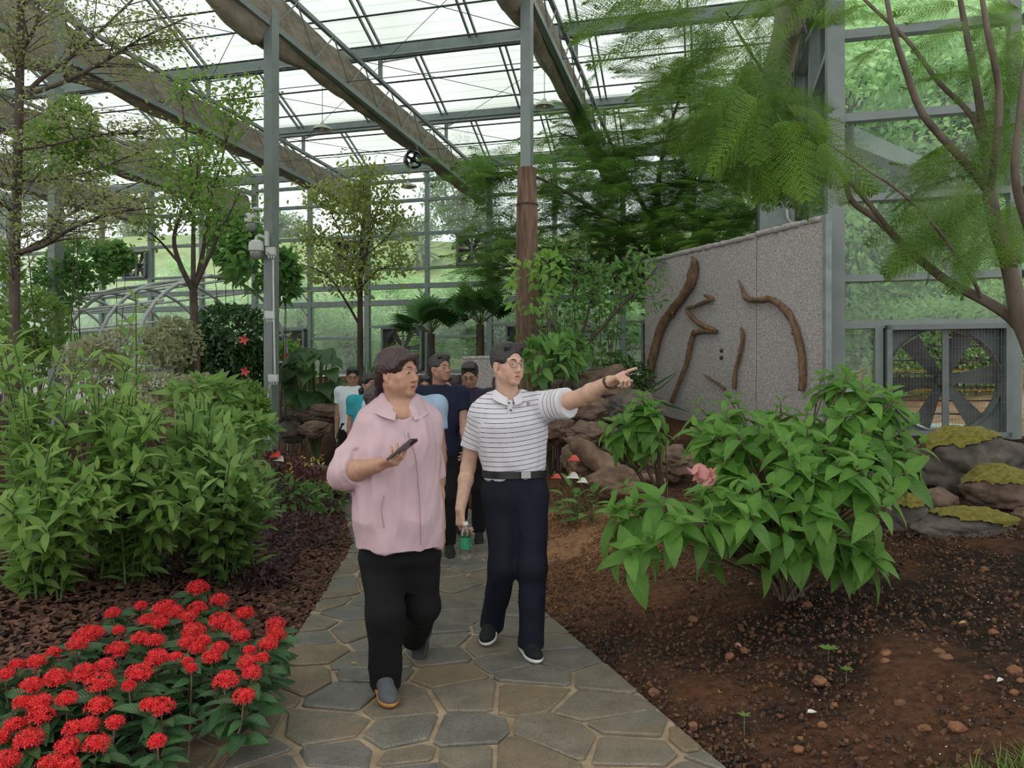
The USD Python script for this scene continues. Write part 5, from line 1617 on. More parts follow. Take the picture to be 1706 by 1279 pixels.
def build_head(T, body, c, A, neck_to, skin, h=.0026, s=1.0, hair='short', hair_mat=None, glasses=False, female=False, mouth_open=.0, detail=True, fat=1.0, neck_r=.054, chest=False, chest_dir=np.array([.2, -.98, 0])):
    """Adds a head with face to T. c: centre between the eyes' height; A: axes. Returns (V, Q, tint) of head and neck for the body mesh."""
    W = lambda x, y, z: c + s * (x * A[0] + y * A[1] + z * A[2])
    lo = np.minimum(c - .15 * s, np.asarray(neck_to) - .075)
    hi = np.maximum(c + .15 * s, np.asarray(neck_to) + .075)
    G = Field(lo, hi, h)
    E = lambda p, r, k=.012, sub=False: G.ell(W(*p), np.array(r) * s, A, k * s, sub)
    Bn = lambda p, q, ra, rb, k=.01, sub=False: G.bone(W(*p), W(*q), ra * s, rb * s, k * s, sub)
    E((0, -.012, .030), (.0755, .094, .086), .0)
    E((0, .022, -.030), (.064 * fat, .066, .078), .03)
    Bn((-.050 * fat, .004, -.058), (-.014, .062, -.094), .021 * fat, .017, .022)
    Bn((.050 * fat, .004, -.058), (.014, .062, -.094), .021 * fat, .017, .022)
    E((0, .064, -.094), (.021, .018, .017), .018)
    for q in (-1, 1):
        E((q * .044 * fat, .052, -.024), (.024, .022, .022), .02)
        E((q * .036 * fat, .056, -.056), (.022, .02, .022), .02)
        Bn((q * .012, .086, .020), (q * .045, .070, .022), .010, .009, .014)
        E((q * .031, .094, .002), (.017, .013, .010), .012, True)
        E((q * .0315, .074, -.001), (.0155, .0125, .0125), .006)
        Bn((q * .018, .0825, .0035), (q * .045, .074, .004), .0052, .0045, .004)
        Bn((q * .019, .0815, -.008), (q * .043, .074, -.008), .0042, .004, .005)
        E((q * .011, .0915, -.040), (.0076, .009, .0068), .006)
        e = W(q * .0775, -.012, -.012)
        G.ell(e, np.array((.009, .019, .031)) * s, A, .006 * s)
        G.ell(W(q * .087, -.008, -.008), np.array((.006, .010, .018)) * s, A, .005 * s, True)
        Bn((q * .076, -.006, -.040), (q * .074, -.003, -.045), .008, .006, .006)
    Bn((0, .084, .012), (0, .100, -.032), .0080, .0108, .012)
    E((0, .102, -.035), (.0108, .011, .0098), .008)
    Bn((-.020, .078, -.067), (0, .0885, -.063), .0055, .0078, .008)
    Bn((.020, .078, -.067), (0, .0885, -.063), .0055, .0078, .008)
    Bn((-.018, .077, -.077), (0, .0865, -.079), .006, .0085, .008)
    Bn((.018, .077, -.077), (0, .0865, -.079), .006, .0085, .008)
    Bn((-.021, .0865, -.0705), (.021, .0865, -.0705), .0022 + mouth_open * .4, .0022 + mouth_open * .4, .003, True)
    if mouth_open: E((0, .092, -.0715), (.014, .014, .003 + mouth_open), .004, True)
    nk = np.asarray(neck_to, float)
    G.bone(W(0, -.022, -.055), nk, neck_r * s, neck_r * 1.12 * s, .03 * s)
    G.bone(W(0, .012, -.085), nk + A[1] * .02, .034 * s, .03 * s, .03 * s)
    if chest:
        G.ell(nk + chest_dir * (.028 if female else .006) - ZV * .055, (.085, .075, .055) if female else (.06, .05, .045), None, .04)
    G.cut(nk - np.array([0, 0, .07 if chest else .045]), (0, 0, -1))
    V, Q = G.mesh()
    V = relax(V, Q, 1, .4)
    L = (V - c) @ A.T / s
    tint = np.ones((len(V), 3))
    m = np.exp(-((L[:, 0] / .023) ** 4 + ((L[:, 2] + .071) / .0125) ** 4)) * (L[:, 1] > .06)
    tint *= 1 - m[:, None] * np.array([.16, .42, .36])
    ck = np.exp(-(((np.abs(L[:, 0]) - .046) / .022) ** 2 + ((L[:, 2] + .03) / .022) ** 2)) * (L[:, 1] > .02)
    ns = np.exp(-((L[:, 0] / .014) ** 2 + ((L[:, 2] + .036) / .014) ** 2)) * (L[:, 1] > .08)
    er = np.clip((np.abs(L[:, 0]) - .072) / .01, 0, 1) * (np.abs(L[:, 2] + .01) < .05)
    tint *= 1 - (ck * .5 + ns * .5 + er * .8)[:, None] * np.array([.0, .14, .14])
    # eyes, brows
    for q in (-1, 1):
        if detail:
            ib = trimesh.creation.icosphere(2, 1.0)
            ev = ib.vertices * np.array([.0122, .0105, .0036]) * s
            eye = T.part('eye', (W(q * .0315, .0775, -.0022) + ev @ A, ib.faces), m_eye, parent=body, smooth=True)
            iv = ib.vertices * np.array([.0064, .0036, .0037]) * s
            T.part('iris', (W(q * .0315, .0863, -.0020) + iv @ A, ib.faces), m_iris, parent=body, smooth=True)
        bp = np.array([W(q * .014, .0945, .0185), W(q * .026, .0925, .0245), W(q * .040, .082, .0235), W(q * .049, .072, .018)])
        V2, F2 = tube(spline(bp, 3), np.array([.0020, .0028, .0030, .0030, .0028, .0026, .0022, .0018, .0015, .0010])[:len(spline(bp, 3))] * s * (.75 if female else 1.1), 6)
        T.part('eyebrow', (V2, F2), m_brow, parent=body, smooth=True)
    # hair
    hm = hair_mat or m_hair
    H = Field(c - .19 * s, c + .19 * s, h * 1.25)
    if hair != 'none':
        g = .008 if hair == 'short' else .015
        H.ell(W(0, -.014, .034), np.array((.0755 + g, .094 + g, .086 + g + (.006 if hair == 'short' else 0))) * s, A, 0)
        if hair == 'short':
            H.bone(W(-.045, .055, .098), W(.045, .055, .098), .024 * s, .022 * s, .02 * s)
            H.ell(W(0, -.03, .066), np.array((.076, .085, .058)) * s, A, .02 * s)
        # clear the face, ears and nape
        H.ell(W(0, .100, -.030), np.array((.070, .068, .098)) * s, A, .008 * s, True)
        H.ell(W(0, .080, -.065), np.array((.10, .10, .085)) * s, A, .008 * s, True)
        if hair == 'short':
            for q in (-1, 1):
                H.ell(W(q * .088, .012, -.028), np.array((.03, .040, .045)) * s, A, .006 * s, True)
            H.cut(W(0, -.07, -.052), -A[2] * .95 - A[1] * .35)
            H.cut(W(0, .03, -.012), -A[2] + A[1] * .55)
        else:
            for q in (-1, 1):
                H.ell(W(q * .09, .016, -.035), np.array((.03, .030, .042)) * s, A, .006 * s, True)
                H.bone(W(q * .062, .068, .058), W(q * .078, .035, .02), .016 * s, .010 * s, .014 * s)
            H.bone(W(-.035, .082, .078), W(.045, .078, .066), .017 * s, .014 * s, .012 * s)
            H.cut(W(0, -.05, -.075), -A[2])
            # gathered back into a tail
            H.bone(W(0, -.085, -.02), W(0, -.125, -.055), .05 * s, .026 * s, .03 * s)
            H.chain([W(0, -.125, -.055), W(.01, -.155, -.10), W(.02, -.150, -.175)], [.026 * s, .038 * s, .022 * s], .02 * s)
        V3, Q3 = H.mesh()
        N3 = vnormals(V3, Q3)
        loc = (V3 - c) @ A.T / s
        nz = meshkit.fbm(np.c_[loc[:, 0] * 120, loc[:, 1] * 60, loc[:, 2] * 45] + 50, 3, 4)
        V3 = V3 + N3 * ((nz - .5) * (.007 if hair == 'short' else .006) * s)[:, None]
        T.part('hair', (V3, Q3), hm, smooth=True)
    if glasses:
        mb, lens = MB(), MB()
        for q in (-1, 1):
            ring = np.array([W(q * .032 + .0215 * math.cos(a), .101 - .010 * (math.cos(a) * q * .5 + .5), -.004 + .0155 * math.sin(a)) for a in np.linspace(0, 2 * np.pi, 21)])
            mb.tube(ring, .0011 * s, 5, False)
            mb.tube(np.array([W(q * .053, .092, .004), W(q * .071, .05, .004), W(q * .078, -.005, .003)]), .0012 * s, 5)
            k = len(ring) - 1
            lens.add(np.vstack([ring[:-1], ring[:-1].mean(0)]), np.array([(i, (i + 1) % k, k) for i in range(k)]))
        mb.tube(np.array([W(-.011, .099, .001), W(0, .103, .003), W(.011, .099, .001)]), .0012 * s, 5)
        gp = T.part('glasses', mb, m_glass_rim, smooth=True)
        T.part('lens', lens, m_lens, parent=gp)
    return V, Q, tint


def build_hand(G, wrist, d, palm, side, s=1.0, curl=(.5, .5, .5, .5), thumb=(.4, .5), spread=.08, k=.004, index_out=None):
    """Palm, four fingers and thumb. d: along the hand; palm: the palm's facing; side: +1 if the thumb lies along cross(palm, d), else -1."""
    d = unit(d)
    palm = unit(palm - d * (palm @ d))
    t = unit(np.cross(palm, d)) * side
    P = lambda x, y, z: wrist + s * (x * d + y * t + z * palm)
    G.bone(P(-.02, 0, 0), P(.012, 0, 0), .026 * s, .027 * s, .012 * s, flat=(palm, .72))
    for (y0, y1, r) in ((.024, .027, .0150), (.008, .009, .0155), (-.009, -.009, .0150), (-.022, -.027, .0135)):
        G.bone(P(.018, y0 * .8, 0), P(.080, y1, .0), r * s, r * .92 * s, .010 * s)
    G.bone(P(.02, .022, .008), P(.045, .035, .012), .016 * s, .013 * s, .012 * s)
    lens = ((.042, .026, .021), (.046, .030, .023), (.043, .028, .022), (.034, .021, .019))
    ys = (.0275, .009, -.0095, -.0275)
    for f in range(4):
        p = P(.082 - .004 * abs(f - 1.2), ys[f], -.001)
        base_dir = unit(d + t * (spread * (1.2 - f)))
        a = 0.0
        rr = (.0092, .0095, .0091, .0080)[f]
        for j in range(3):
            a += curl[f] * (1.0, 1.15, .8)[j]
            dj = base_dir * math.cos(a) + palm * math.sin(a)
            q = p + dj * lens[f][j] * s
            G.bone(p, q, (rr - .0007 * j) * s, (rr - .0007 * (j + 1)) * s, k * s)
            p = q
    p = P(.030, .036, .012)
    a = thumb[0]
    dj = unit(d * math.cos(a) * .75 + t * math.cos(thumb[1]) * .8 + palm * math.sin(thumb[1]) * .9)
    q = p + dj * .036 * s
    G.bone(p, q, .0115 * s, .0105 * s, .008 * s)
    dj = unit(dj + d * .5 + palm * .25 * thumb[1])
    G.bone(q, q + dj * .029 * s, .0105 * s, .0082 * s, k * s)
    return P


def bbox(pts, m):
    P = np.asarray(pts, float)
    return P.min(0) - m, P.max(0) + m


def build_arm(elbow_from, elbow, wrist, d, palm, side, h=.0032, r=(.045, .041, .029), s=1.0, **hand):
    """Skin from inside the sleeve to the fingertips."""
    lo, hi = bbox([elbow_from, elbow, wrist, wrist + unit(d) * .2], .085)
    G = Field(lo, hi, h)
    G.bone(elbow_from, elbow, r[0] * s, r[1] * s, .02)
    mid = elbow + (wrist - elbow) * .3
    G.bone(elbow, mid, r[1] * s, r[1] * 1.02 * s, .02)
    G.bone(mid, wrist, r[1] * 1.0 * s, r[2] * s, .02)
    build_hand(G, wrist, d, palm, side, s, **hand)
    V, Q = G.mesh()
    return relax(V, Q, 1, .45), Q


def join(parts):
    V, Q, t, n = [], [], [], 0
    for p in parts:
        V.append(p[0]); Q.append(p[1] + n); t.append(p[2] if len(p) > 2 else np.ones((len(p[0]), 3)))
        n += len(p[0])
    return np.vstack(V), np.vstack(Q), np.vstack(t)


def wrinkle(V, Q, amp, scale, seed, stretch=(1, 1, 1)):
    n = meshkit.fbm(V * np.asarray(stretch) * scale + 30, 3, seed) - .5
    rid = 1 - np.abs(2 * meshkit.noise(V * np.asarray(stretch) * scale * .8 + 60, seed + 5) - 1) * 2
    return V + vnormals(V, Q) * (amp * (n * 1.2 + .35 * rid))[:, None]


def shoe(T, name, heel, toe, up, upper, sole, width=.048, stripe=None, label=None, height=.075):
    """A trainer: sole, upper, laces. heel, toe: ground contact ends."""
    heel, toe = np.asarray(heel, float), np.asarray(toe, float)
    d = unit(toe - heel)
    u = unit(np.asarray(up, float) - d * (np.asarray(up, float) @ d))
    sd = np.cross(d, u)
    L = np.linalg.norm(toe - heel)
    P = lambda x, y, z: heel + d * x * L + sd * y + u * z
    A = np.array([d, sd, u])
    lo, hi = bbox([heel, toe, heel + u * .12, toe + u * .1], .08)
    G = Field(lo, hi, .004)
    w = width
    G.ell(P(.72, .002, .030), (L * .31, w, .034), A, 0)
    G.ell(P(.25, 0, .040), (L * .27, w * .82, .046), A, .03)
    G.bone(P(.28, 0, .06), P(.22, 0, height + .035), .036, .038, .02)
    G.bone(P(.45, 0, .055), P(.62, 0, .046), .036, .034, .025)
    G.cut(P(0, 0, .014), -u)
    G.cut(P(.2, 0, height + .03), u)
    V, Q = G.mesh()
    sh = T.part(name, (relax(V, Q, 1), Q), upper, smooth=True, label=label)
    G = Field(lo, hi, .0035)
    G.ell(P(.70, .002, .017), (L * .335, w * 1.06, .03), A, 0)
    G.ell(P(.24, 0, .019), (L * .27, w * .92, .03), A, .03)
    G.bone(P(.3, 0, .015), P(.65, 0, .015), w * .8, w * .9, .02)
    G.cut(P(0, 0, .026), u)
    G.cut(P(0, 0, .0), -u)
    V, Q = G.mesh()
    T.part('sole', (V, Q), sole, parent=sh, smooth=40)
    mb = MB()
    for k in range(4):
        x = .42 + .07 * k
        mb.tube(np.array([P(x, -.02, .088 - .012 * k), P(x + .015, 0, .094 - .012 * k), P(x, .02, .088 - .012 * k)]), .0028, 4)
    T.part('laces', mb, stripe or sole, parent=sh, smooth=True)


# ---------------------------------------------------------------- cloths
def stripes_mat(name, base, line, pitch, width):
    """Knitted cloth with thin dark lines laid out by the mesh's own uv."""
    return usdkit.material(stage, f'{LOOKS}/{name}', {
        'uv': ('attribute', {'attribute': 'st'}), 's': ('separate_xyz', {}), 'k': ('math', {'math_type': 'multiply', 'value2': 1.0 / pitch}), 'f': ('math', {'math_type': 'fraction'}),
        'l': ('math', {'math_type': 'less_than', 'value2': width}), 'x': ('mix', {'color1': base, 'color2': line}),
        'p': ('principled_bsdf', {'roughness': .85, 'specular_ior_level': .25})},
        [('uv.vector', 's.vector'), ('s.y', 'k.value1'), ('k.value', 'f.value1'), ('f.value', 'l.value1'), ('l.value', 'x.fac'), ('x.color', 'p.base_color')], surface='p.BSDF')


m_polo = stripes_mat('striped_polo', (.62, .60, .64), (.06, .06, .085), .0265, .12)
m_polo_plain = CLOTH('polo_collar', (.62, .60, .64))
m_navy = CLOTH('navy_trousers', (.006, .008, .017), .75)
m_black = CLOTH('black_trousers', (.0055, .0055, .0065), .85)
m_pink_cloth = CLOTH('pink_jacket', (.49, .345, .38), .62, (.55, .39, .425), bump=.0006)
m_zip = CLOTH('pink_zip', (.36, .21, .25))
m_belt = MAT('black_belt', (.012, .012, .013), .4)
m_buckle = MAT('steel_buckle', (.42, .42, .43), .35, metal=.9)
m_button = MAT('dark_button', (.03, .03, .035), .4)
m_sole_w = MAT('white_sole', (.72, .72, .70), .6)
m_sole_o = MAT('orange_sole', (.55, .23, .05), .6, (.35, .15, .05), 30.0)
m_sole_k = MAT('dark_sole', (.03, .03, .03), .7)
m_shoe_k = CLOTH('black_knit_shoe', (.014, .014, .016))
m_shoe_g = CLOTH('grey_shoe', (.085, .09, .10))
m_watch = MAT('watch_metal', (.10, .085, .07), .35, metal=.7)


def torso_uv(V, sleeves, zero):
    """Stripe coordinate: height on the trunk, distance along the sleeve on the sleeves."""
    v = V[:, 2] - zero
    for a, b, r in sleeves:
        ab = np.asarray(b) - np.asarray(a)
        t = ((V - a) @ ab) / (ab @ ab)
        dist = np.linalg.norm(V - (a + np.clip(t, 0, 1.3)[:, None] * ab), axis=1)
        m = (t > .16) & (dist < r)
        v = np.where(m, np.where(t > .93, -.5 * .0265, -t * np.linalg.norm(ab)), v)
    return np.stack([np.zeros(len(V)), v], 1)


def collar(T, c, A, r, h, mat, opening=.5, name='collar', parent=None, lean=.35, th=.006):
    """A turned-down collar around the neck. A rows: right, forward, up."""
    th_ = np.linspace(opening, 2 * np.pi - opening, 33)
    V = []
    prof = [(0, h), (.006, h + .004), (.018, h * .72), (.030 * (1 + lean), -.012), (.026 * (1 + lean), -.014), (.010, h * .5)]
    for a in th_:
        d = A[0] * math.sin(a) * r + A[1] * math.cos(a) * r * 1.05
        u = unit(d)
        front = max(0, math.cos(a)) ** 2
        for (o, z) in prof:
            V.append(c + d + u * o * .9 + A[2] * (z * (1 - .1 * front) - .042 * front - .012 * (1 - math.cos(a - np.pi)) * 0) + A[1] * 0)
    V = np.array(V)
    m = len(prof)
    q = []
    for i in range(len(th_) - 1):
        for j in range(m):
            k = (j + 1) % m
            q.append((i * m + j, i * m + k, (i + 1) * m + k, (i + 1) * m + j))
    for i in (0, len(th_) - 1):
        for j in range(1, m - 1):
            pass
    return T.part(name, (V, np.array(q)), mat, parent=parent, smooth=50)


# ================================================================ the pointing man
def pointing_man():
    Y0 = 4.3
    T = Thing('person', 'person in a striped white polo and navy trousers pointing with an outstretched arm', 'person', at(862, 1090, 4.3) * [1, 1, 0], 'people walking on the garden path')
    nk = at(846, 657, 4.36)
    A = head_axes(math.radians(38), math.radians(2), math.radians(1))
    c = at(846, 608, 4.33)
    hd = (c, A)
    sR, eR, wR = at(798, 688, 4.36), at(780, 778, 4.40), at(767, 848, 4.30)         # picture left: hangs, holds the bottle
    sL, eL, wL = at(914, 678, 4.34), at(972, 661, 4.14), at(1016, 635, 3.93)       # picture right: points
    bodyp = T.path + '/body'
    H = build_head(T, None, c, A, nk, m_skin, .0026, 1.0, 'short', None, True, False, .003, fat=.96, chest=True)
    # body parts of the head were put under T; the skin mesh follows
    aR = build_arm(sR + (eR - sR) * .45, eR, wR, np.array([.02, -.10, -1.0]), np.array([.75, .55, 0]), 1, r=(.046, .041, .029), curl=(.55, .55, .6, .6), thumb=(.3, .5), spread=.05)
    dP = unit(at(1067, 606, 3.76) - wL)
    aL = build_arm(sL + (eL - sL) * .2, eL, wL, dP, np.array([.15, .35, -1.0]), -1, r=(.052, .046, .030), curl=(.06, 1.0, 1.1, 1.1), thumb=(.5, .9), spread=.02)
    V, Q, t = join([H, aR, aL])
    T.part('body', (V, Q), m_skin, smooth=True, col=t)
    # polo
    z0, z1 = 1.5 - (790 - CY) / F * 4.33, nk[2] + .0
    zs = [z0 - .03, z0 + .02, z0 + .12, z0 + .25, z0 + .34, z1 - .035, z1 + .015]
    yaw = math.radians(10)
    xs = [at(u, 640, 4.36)[0] for u in (857, 857, 854, 851, 851, 849, 847)]
    ys = [4.37, 4.37, 4.37, 4.37, 4.38, 4.39, 4.38]
    lo, hi = bbox([sR, sL, eR, eL, (xs[0] - .25, 4.2, z0 - .06), (xs[0] + .25, 4.55, z1 + .06)], .09)
    G = Field(lo, hi, .0052)
    shR, shL = sR + np.array([.028, 0, .006]), sL + np.array([-.02, 0, .012])
    cuffR, cuffL = sR + (eR - sR) * .64, sL + (eL - sL) * .56
    G.bone(shR, cuffR, .070, .067, 0)
    G.bone(shL, cuffL, .072, .074, 0)
    G.bone(shL - [0, 0, .05], cuffL - [0, 0, .03], .05, .055, .03)
    for cf, dr in ((cuffR, eR - sR), (cuffL, eL - sL)):          # hems: the sleeves are cut square
        d = unit(dr)
        sl, P = G._sub(cf - .16, cf + .16)
        G.D[sl] = np.where(np.linalg.norm(P - cf - d * .06, axis=-1) < .13, np.maximum(G.D[sl], (P - cf) @ d), G.D[sl])
    G.loft(zs, xs, ys, [.172, .176, .186, .208, .205, .125, .068], [.115, .118, .125, .128, .118, .085, .068], yaw, .022)
    G.bone(at(820, 672, 4.38), shR, .058, .070, .05)
    G.bone(at(876, 668, 4.38), shL, .056, .070, .05)
    G.bone(nk + [0, -.01, -.02], nk + [0, 0, .1], .062, .066, .012, sub=True)
    V, Q = G.mesh()
    V = relax(V, Q, 1, .4)
    V = wrinkle(V, Q, .016, 9, 3, (1.5, 1.5, .6))
    UV = torso_uv(V, [(shR, cuffR, .105), (shL, cuffL, .11)], z0)
    x = (V[:, 0] - xs[0])
    UV[:, 1] += np.where(np.abs(UV[:, 1] - (V[:, 2] - z0)) < 1e-6, -.10 * x - .5 * x * x, 0)
    sh = T.part('polo_shirt', (V, Q), m_polo, smooth=True, uv=UV)
    CA = np.array([[math.cos(.2), math.sin(.2), 0], [math.sin(.2), -math.cos(.2), 0], [0, 0, 1.0]])
    collar(T, nk + [0, -.004, -.006], CA, .066, .030, m_polo_plain, .22, parent=sh)
    f = np.array([math.sin(.2), -math.cos(.2), 0])
    for (u, v) in ((848, 671), (851, 683)):
        p = at(u, v, 4.255)
        T.part('button', trimesh.creation.icosphere(1, .0055).apply_translation(p), m_button, parent=sh, smooth=True)
    pl = MB().box(at(849.5, 681, 4.262), (.014, .004, .050), [np.array([math.cos(.2), math.sin(.2), 0]), f, ZV])
    T.part('placket', pl, m_polo_plain, parent=sh)
    em, e0, ex = MB(), at(880, 672, 4.232), unit(np.array([.97, .2, 0]))
    for (x, z_, hx, hz) in ((0, .006, .008, .0012), (0, 0, .008, .0012), (-.006, -.002, .0013, .009), (.005, -.004, .0013, .007), (0, -.007, .005, .0012)):
        em.box(e0 + ex * x + ZV * z_, (hx, .003, hz), [ex, f, ZV])
    T.part('chest_emblem', em, m_button, parent=sh)
    # trousers
    hipR, kR, aRk = at(834, 812, 4.36), at(838, 945, 4.30), at(820, 1040, 4.52)
    hipL, kL, aLk = at(884, 812, 4.36), at(887, 945, 4.27), at(884, 1072, 4.26)
    lo, hi = bbox([hipR, hipL, aRk, aLk, kR, kL], .16)
    G = Field(lo, hi, .0055)
    zb = z0 + .005
    G.loft([zb - .30, zb - .22, zb - .12, zb - .03, zb], [xs[0] + .005] * 5, [4.37, 4.37, 4.375, 4.37, 4.37], [.05, .125, .176, .174, .168], [.05, .095, .126, .118, .112], yaw, 0)
    G.chain([hipR - [0, 0, .05], kR, aRk], [.098, .074, .066], .045)
    G.chain([hipL - [0, 0, .05], kL, aLk], [.098, .074, .066], .045)
    G.cut(aRk + unit(aRk - kR) * .02, unit(aRk - kR) * 1.0) if False else None
    for (k_, a_) in ((kR, aRk), (kL, aLk)):
        d = unit(a_ - k_)
        sl, P = G._sub(a_ - .14, a_ + .14)
        G.D[sl] = np.maximum(G.D[sl], (P - a_ - d * .012) @ d)
    V, Q = G.mesh()
    V = wrinkle(relax(V, Q, 1, .4), Q, .014, 8, 9, (1.3, 1.3, .8))
    tr = T.part('trousers', (V, Q), m_navy, smooth=True)
    # belt
    ring = []
    for a in np.linspace(0, 2 * np.pi, 49):
        x, y = .176 * math.copysign(abs(math.cos(a)) ** .87, math.cos(a)), .121 * math.copysign(abs(math.sin(a)) ** .87, math.sin(a))
        ring.append((xs[0] + .004 + x * math.cos(yaw) - y * math.sin(yaw), 4.37 + x * math.sin(yaw) + y * math.cos(yaw)))
    ring = np.array(ring)
    m = len(ring)
    ring = xs[0] * np.array([1, 0]) + np.array([0, 4.37]) + (ring - [xs[0], 4.37]) * 1.035
    out = ring + (ring - [xs[0], 4.37]) * .03
    BV = np.vstack([np.c_[ring, np.full(m, zb - .022)], np.c_[out, np.full(m, zb - .02)], np.c_[out, np.full(m, zb + .018)], np.c_[ring, np.full(m, zb + .02)]])
    BQ = [(r_ * m + i, r_ * m + i + 1, ((r_ + 1) % 4) * m + i + 1, ((r_ + 1) % 4) * m + i) for r_ in range(4) for i in range(m - 1)]
    bl = T.part('belt', (BV, np.array(BQ)), m_belt, smooth=40)
    T.part('buckle', MB().box(at(876, 791, 4.229), (.026, .006, .018), [unit(np.array([.98, .17, 0])), f, ZV]), m_buckle, parent=bl)
    # watch
    d = unit(wL - eL)
    V, F2 = lathe([(.030, -.010), (.0325, -.009), (.0335, 0), (.0325, .009), (.030, .010), (.028, 0), (.030, -.010)], wL - d * .012, d, 20)
    wt = T.part('watch', (V, F2), m_watch, smooth=40)
    T.part('watch_dial', lathe([(.001, .004), (.016, .004), (.017, 0), (.017, -.006)], wL - d * .012 + np.array([-.3, -.8, .2]) * .033, (-.35, -.9, .25), 16), m_button, parent=wt, smooth=40)
    # shoes
    shoe(T, 'shoe', at(821, 1046, 4.56), at(816, 1080, 4.36) + [-.02, -.0, 0.012], (.06, .70, .9), m_shoe_k, m_sole_w, .046)
    h = at(872, 1072, 4.36)
    h[2] = .018
    shoe(T, 'shoe', h, np.array([h[0] + .075, h[1] - .262, .018]), (0, 0, 1), m_shoe_k, m_sole_w, .046)
    return T, wR


man, man_wrist = pointing_man()


# ================================================================ the woman in pink
def woman():
    T = Thing('person', 'person with dark ponytail in a loose pale pink jacket, holding a phone', 'person', at(655, 1170, 3.7) * [1, 1, 0], 'people walking on the garden path')
    Yb = 3.72
    nk = at(667, 672, 3.74)
    A = head_axes(math.radians(62), math.radians(3), 0)
    c = at(663, 622, 3.72)
    sR, eR, wR = at(612, 702, 3.76), at(572, 790, 3.70), at(632, 774, 3.50)
    sL, eL, wL = at(712, 700, 3.80), at(724, 800, 3.86), at(733, 878, 3.84)
    H = build_head(T, None, c, A, nk, m_skin_w, .0026, 1.0, 'long', m_hair_w, False, True, .002, fat=1.10, neck_r=.056, chest=True, chest_dir=np.array([.3, -.95, 0]))
    dP = unit(np.array([.75, -.5, .22]))
    aR = build_arm(eR + [.01, 0, .01], eR + (wR - eR) * .15, wR, dP, np.array([.35, .1, .9]), 1, r=(.046, .046, .032), curl=(.50, .55, .6, .65), thumb=(.55, .75), spread=.06)
    aL = build_arm(sL + (eL - sL) * .8, eL, wL, np.array([.0, .05, -1.0]), np.array([-.8, .4, 0]), -1, r=(.042, .040, .030), curl=(.3, .32, .35, .4), thumb=(.3, .3))
    V, Q, t = join([H, aR, aL])
    T.part('body', (V, Q), m_skin_w, smooth=True, col=t)
    # jacket
    z = lambda v: 1.5 - (v - CY) / F * Yb
    zs = [z(916), z(905), z(860), z(800), z(745), z(705), z(682), z(664)]
    xs = [at(u, 640, Yb)[0] for u in (662, 662, 660, 659, 660, 662, 664, 667)]
    lo, hi = bbox([sR, sL, eR, eL, (xs[0] - .28, 3.5, zs[0]), (xs[0] + .28, 4.0, zs[-1] + .03), wR], .11)
    G = Field(lo, hi, .0052)
    yaw = math.radians(14)
    shR, shL = sR + [.03, 0, -.005], sL + [-.03, 0, -.005]
    cuffL = sL + (eL - sL) * .95
    G.chain([shR, eR + [.012, 0, .005], eR + (wR - eR) * .42], [.078, .076, .056], .04)
    G.bone(shR - [.0, .0, .06], eR + [.03, 0, .03], .06, .06, .05)
    G.chain([shL, cuffL], [.074, .058], .04)
    for cf, d in ((eR + (wR - eR) * .33, unit(wR - eR)), (cuffL, unit(eL - sL))):
        sl, P = G._sub(cf - .15, cf + .15)
        G.D[sl] = np.where(np.linalg.norm(P - cf - d * .05, axis=-1) < .11, np.maximum(G.D[sl], (P - cf) @ d), G.D[sl])
    G.loft(zs, xs, [3.76] * 8, [.198, .202, .210, .206, .205, .185, .125, .074], [.150, .152, .158, .158, .158, .130, .095, .074], yaw, .02, 2.2)
    G.bone(at(640, 680, 3.76), shR, .05, .075, .07)
    G.bone(at(690, 678, 3.78), shL, .05, .072, .06)
    A2 = np.array([[math.cos(.3), math.sin(.3), 0], [math.sin(.3), -math.cos(.3), 0], [0, 0, 1.0]])
    G.bone(nk + [0, 0, -.02], nk + [0, 0, .1], .064, .07, .012, sub=True)
    G.bone(nk + A2[1] * .075 + [0, 0, -.05], nk + A2[1] * .05 + [0, 0, .08], .026, .05, .012, sub=True)
    G.cut(np.array([0, 0, z(913)]), (0, 0, -1))
    V, Q = G.mesh()
    V = relax(V, Q, 1, .4)
    V = wrinkle(V, Q, .034, 8.5, 13, (1.5, 1.5, .45))
    jk = T.part('jacket', (V, Q), m_pink_cloth, smooth=True)
    collar(T, nk + [0, .004, -.028], A2, .074, .044, m_pink_cloth, .36, parent=jk, lean=1.3, name='hood_collar')
    # zip follows the front
    f = A2[1]
    V0 = V

    def front(u, v, off=.003):
        p = at(u, v, Yb)
        m = (np.abs(V0[:, 0] - p[0]) < .02) & (np.abs(V0[:, 2] - p[2]) < .02)
        y = V0[m, 1].min() if m.any() else p[1] - .15
        q = at(u, v, y)
        return np.array([q[0], y - off, q[2]])
    zp = np.array([front(u, v) for u, v in [(678, 716), (684, 735), (692, 760), (695, 785), (697, 810), (699, 835), (700, 860), (701, 885), (701, 908)]])
    T.part('zip', tube(spline(zp, 4), .0024, 6), m_zip, parent=jk, smooth=True)
    T.part('zip_pull', MB().box(zp[0] + [0, -.006, -.012], (.004, .003, .012)), m_buckle, parent=jk)
    pk_ = np.array([front(u, v) for u, v in [(640, 880), (636, 850), (640, 825)]])
    T.part('pocket_seam', tube(spline(pk_, 4), .0022, 5), m_zip, parent=jk, smooth=True)
    # trousers
    hipR, kR, aRk = at(634, 925, 3.78), at(642, 1020, 3.70), at(643, 1138, 3.76)
    hipL, kL, aLk = at(700, 925, 3.84), at(703, 1010, 3.86), at(690, 1060, 4.20)
    lo, hi = bbox([hipR, hipL, aRk, aLk, (xs[0] - .25, 3.6, z(880))], .17)
    G = Field(lo, hi, .0055)
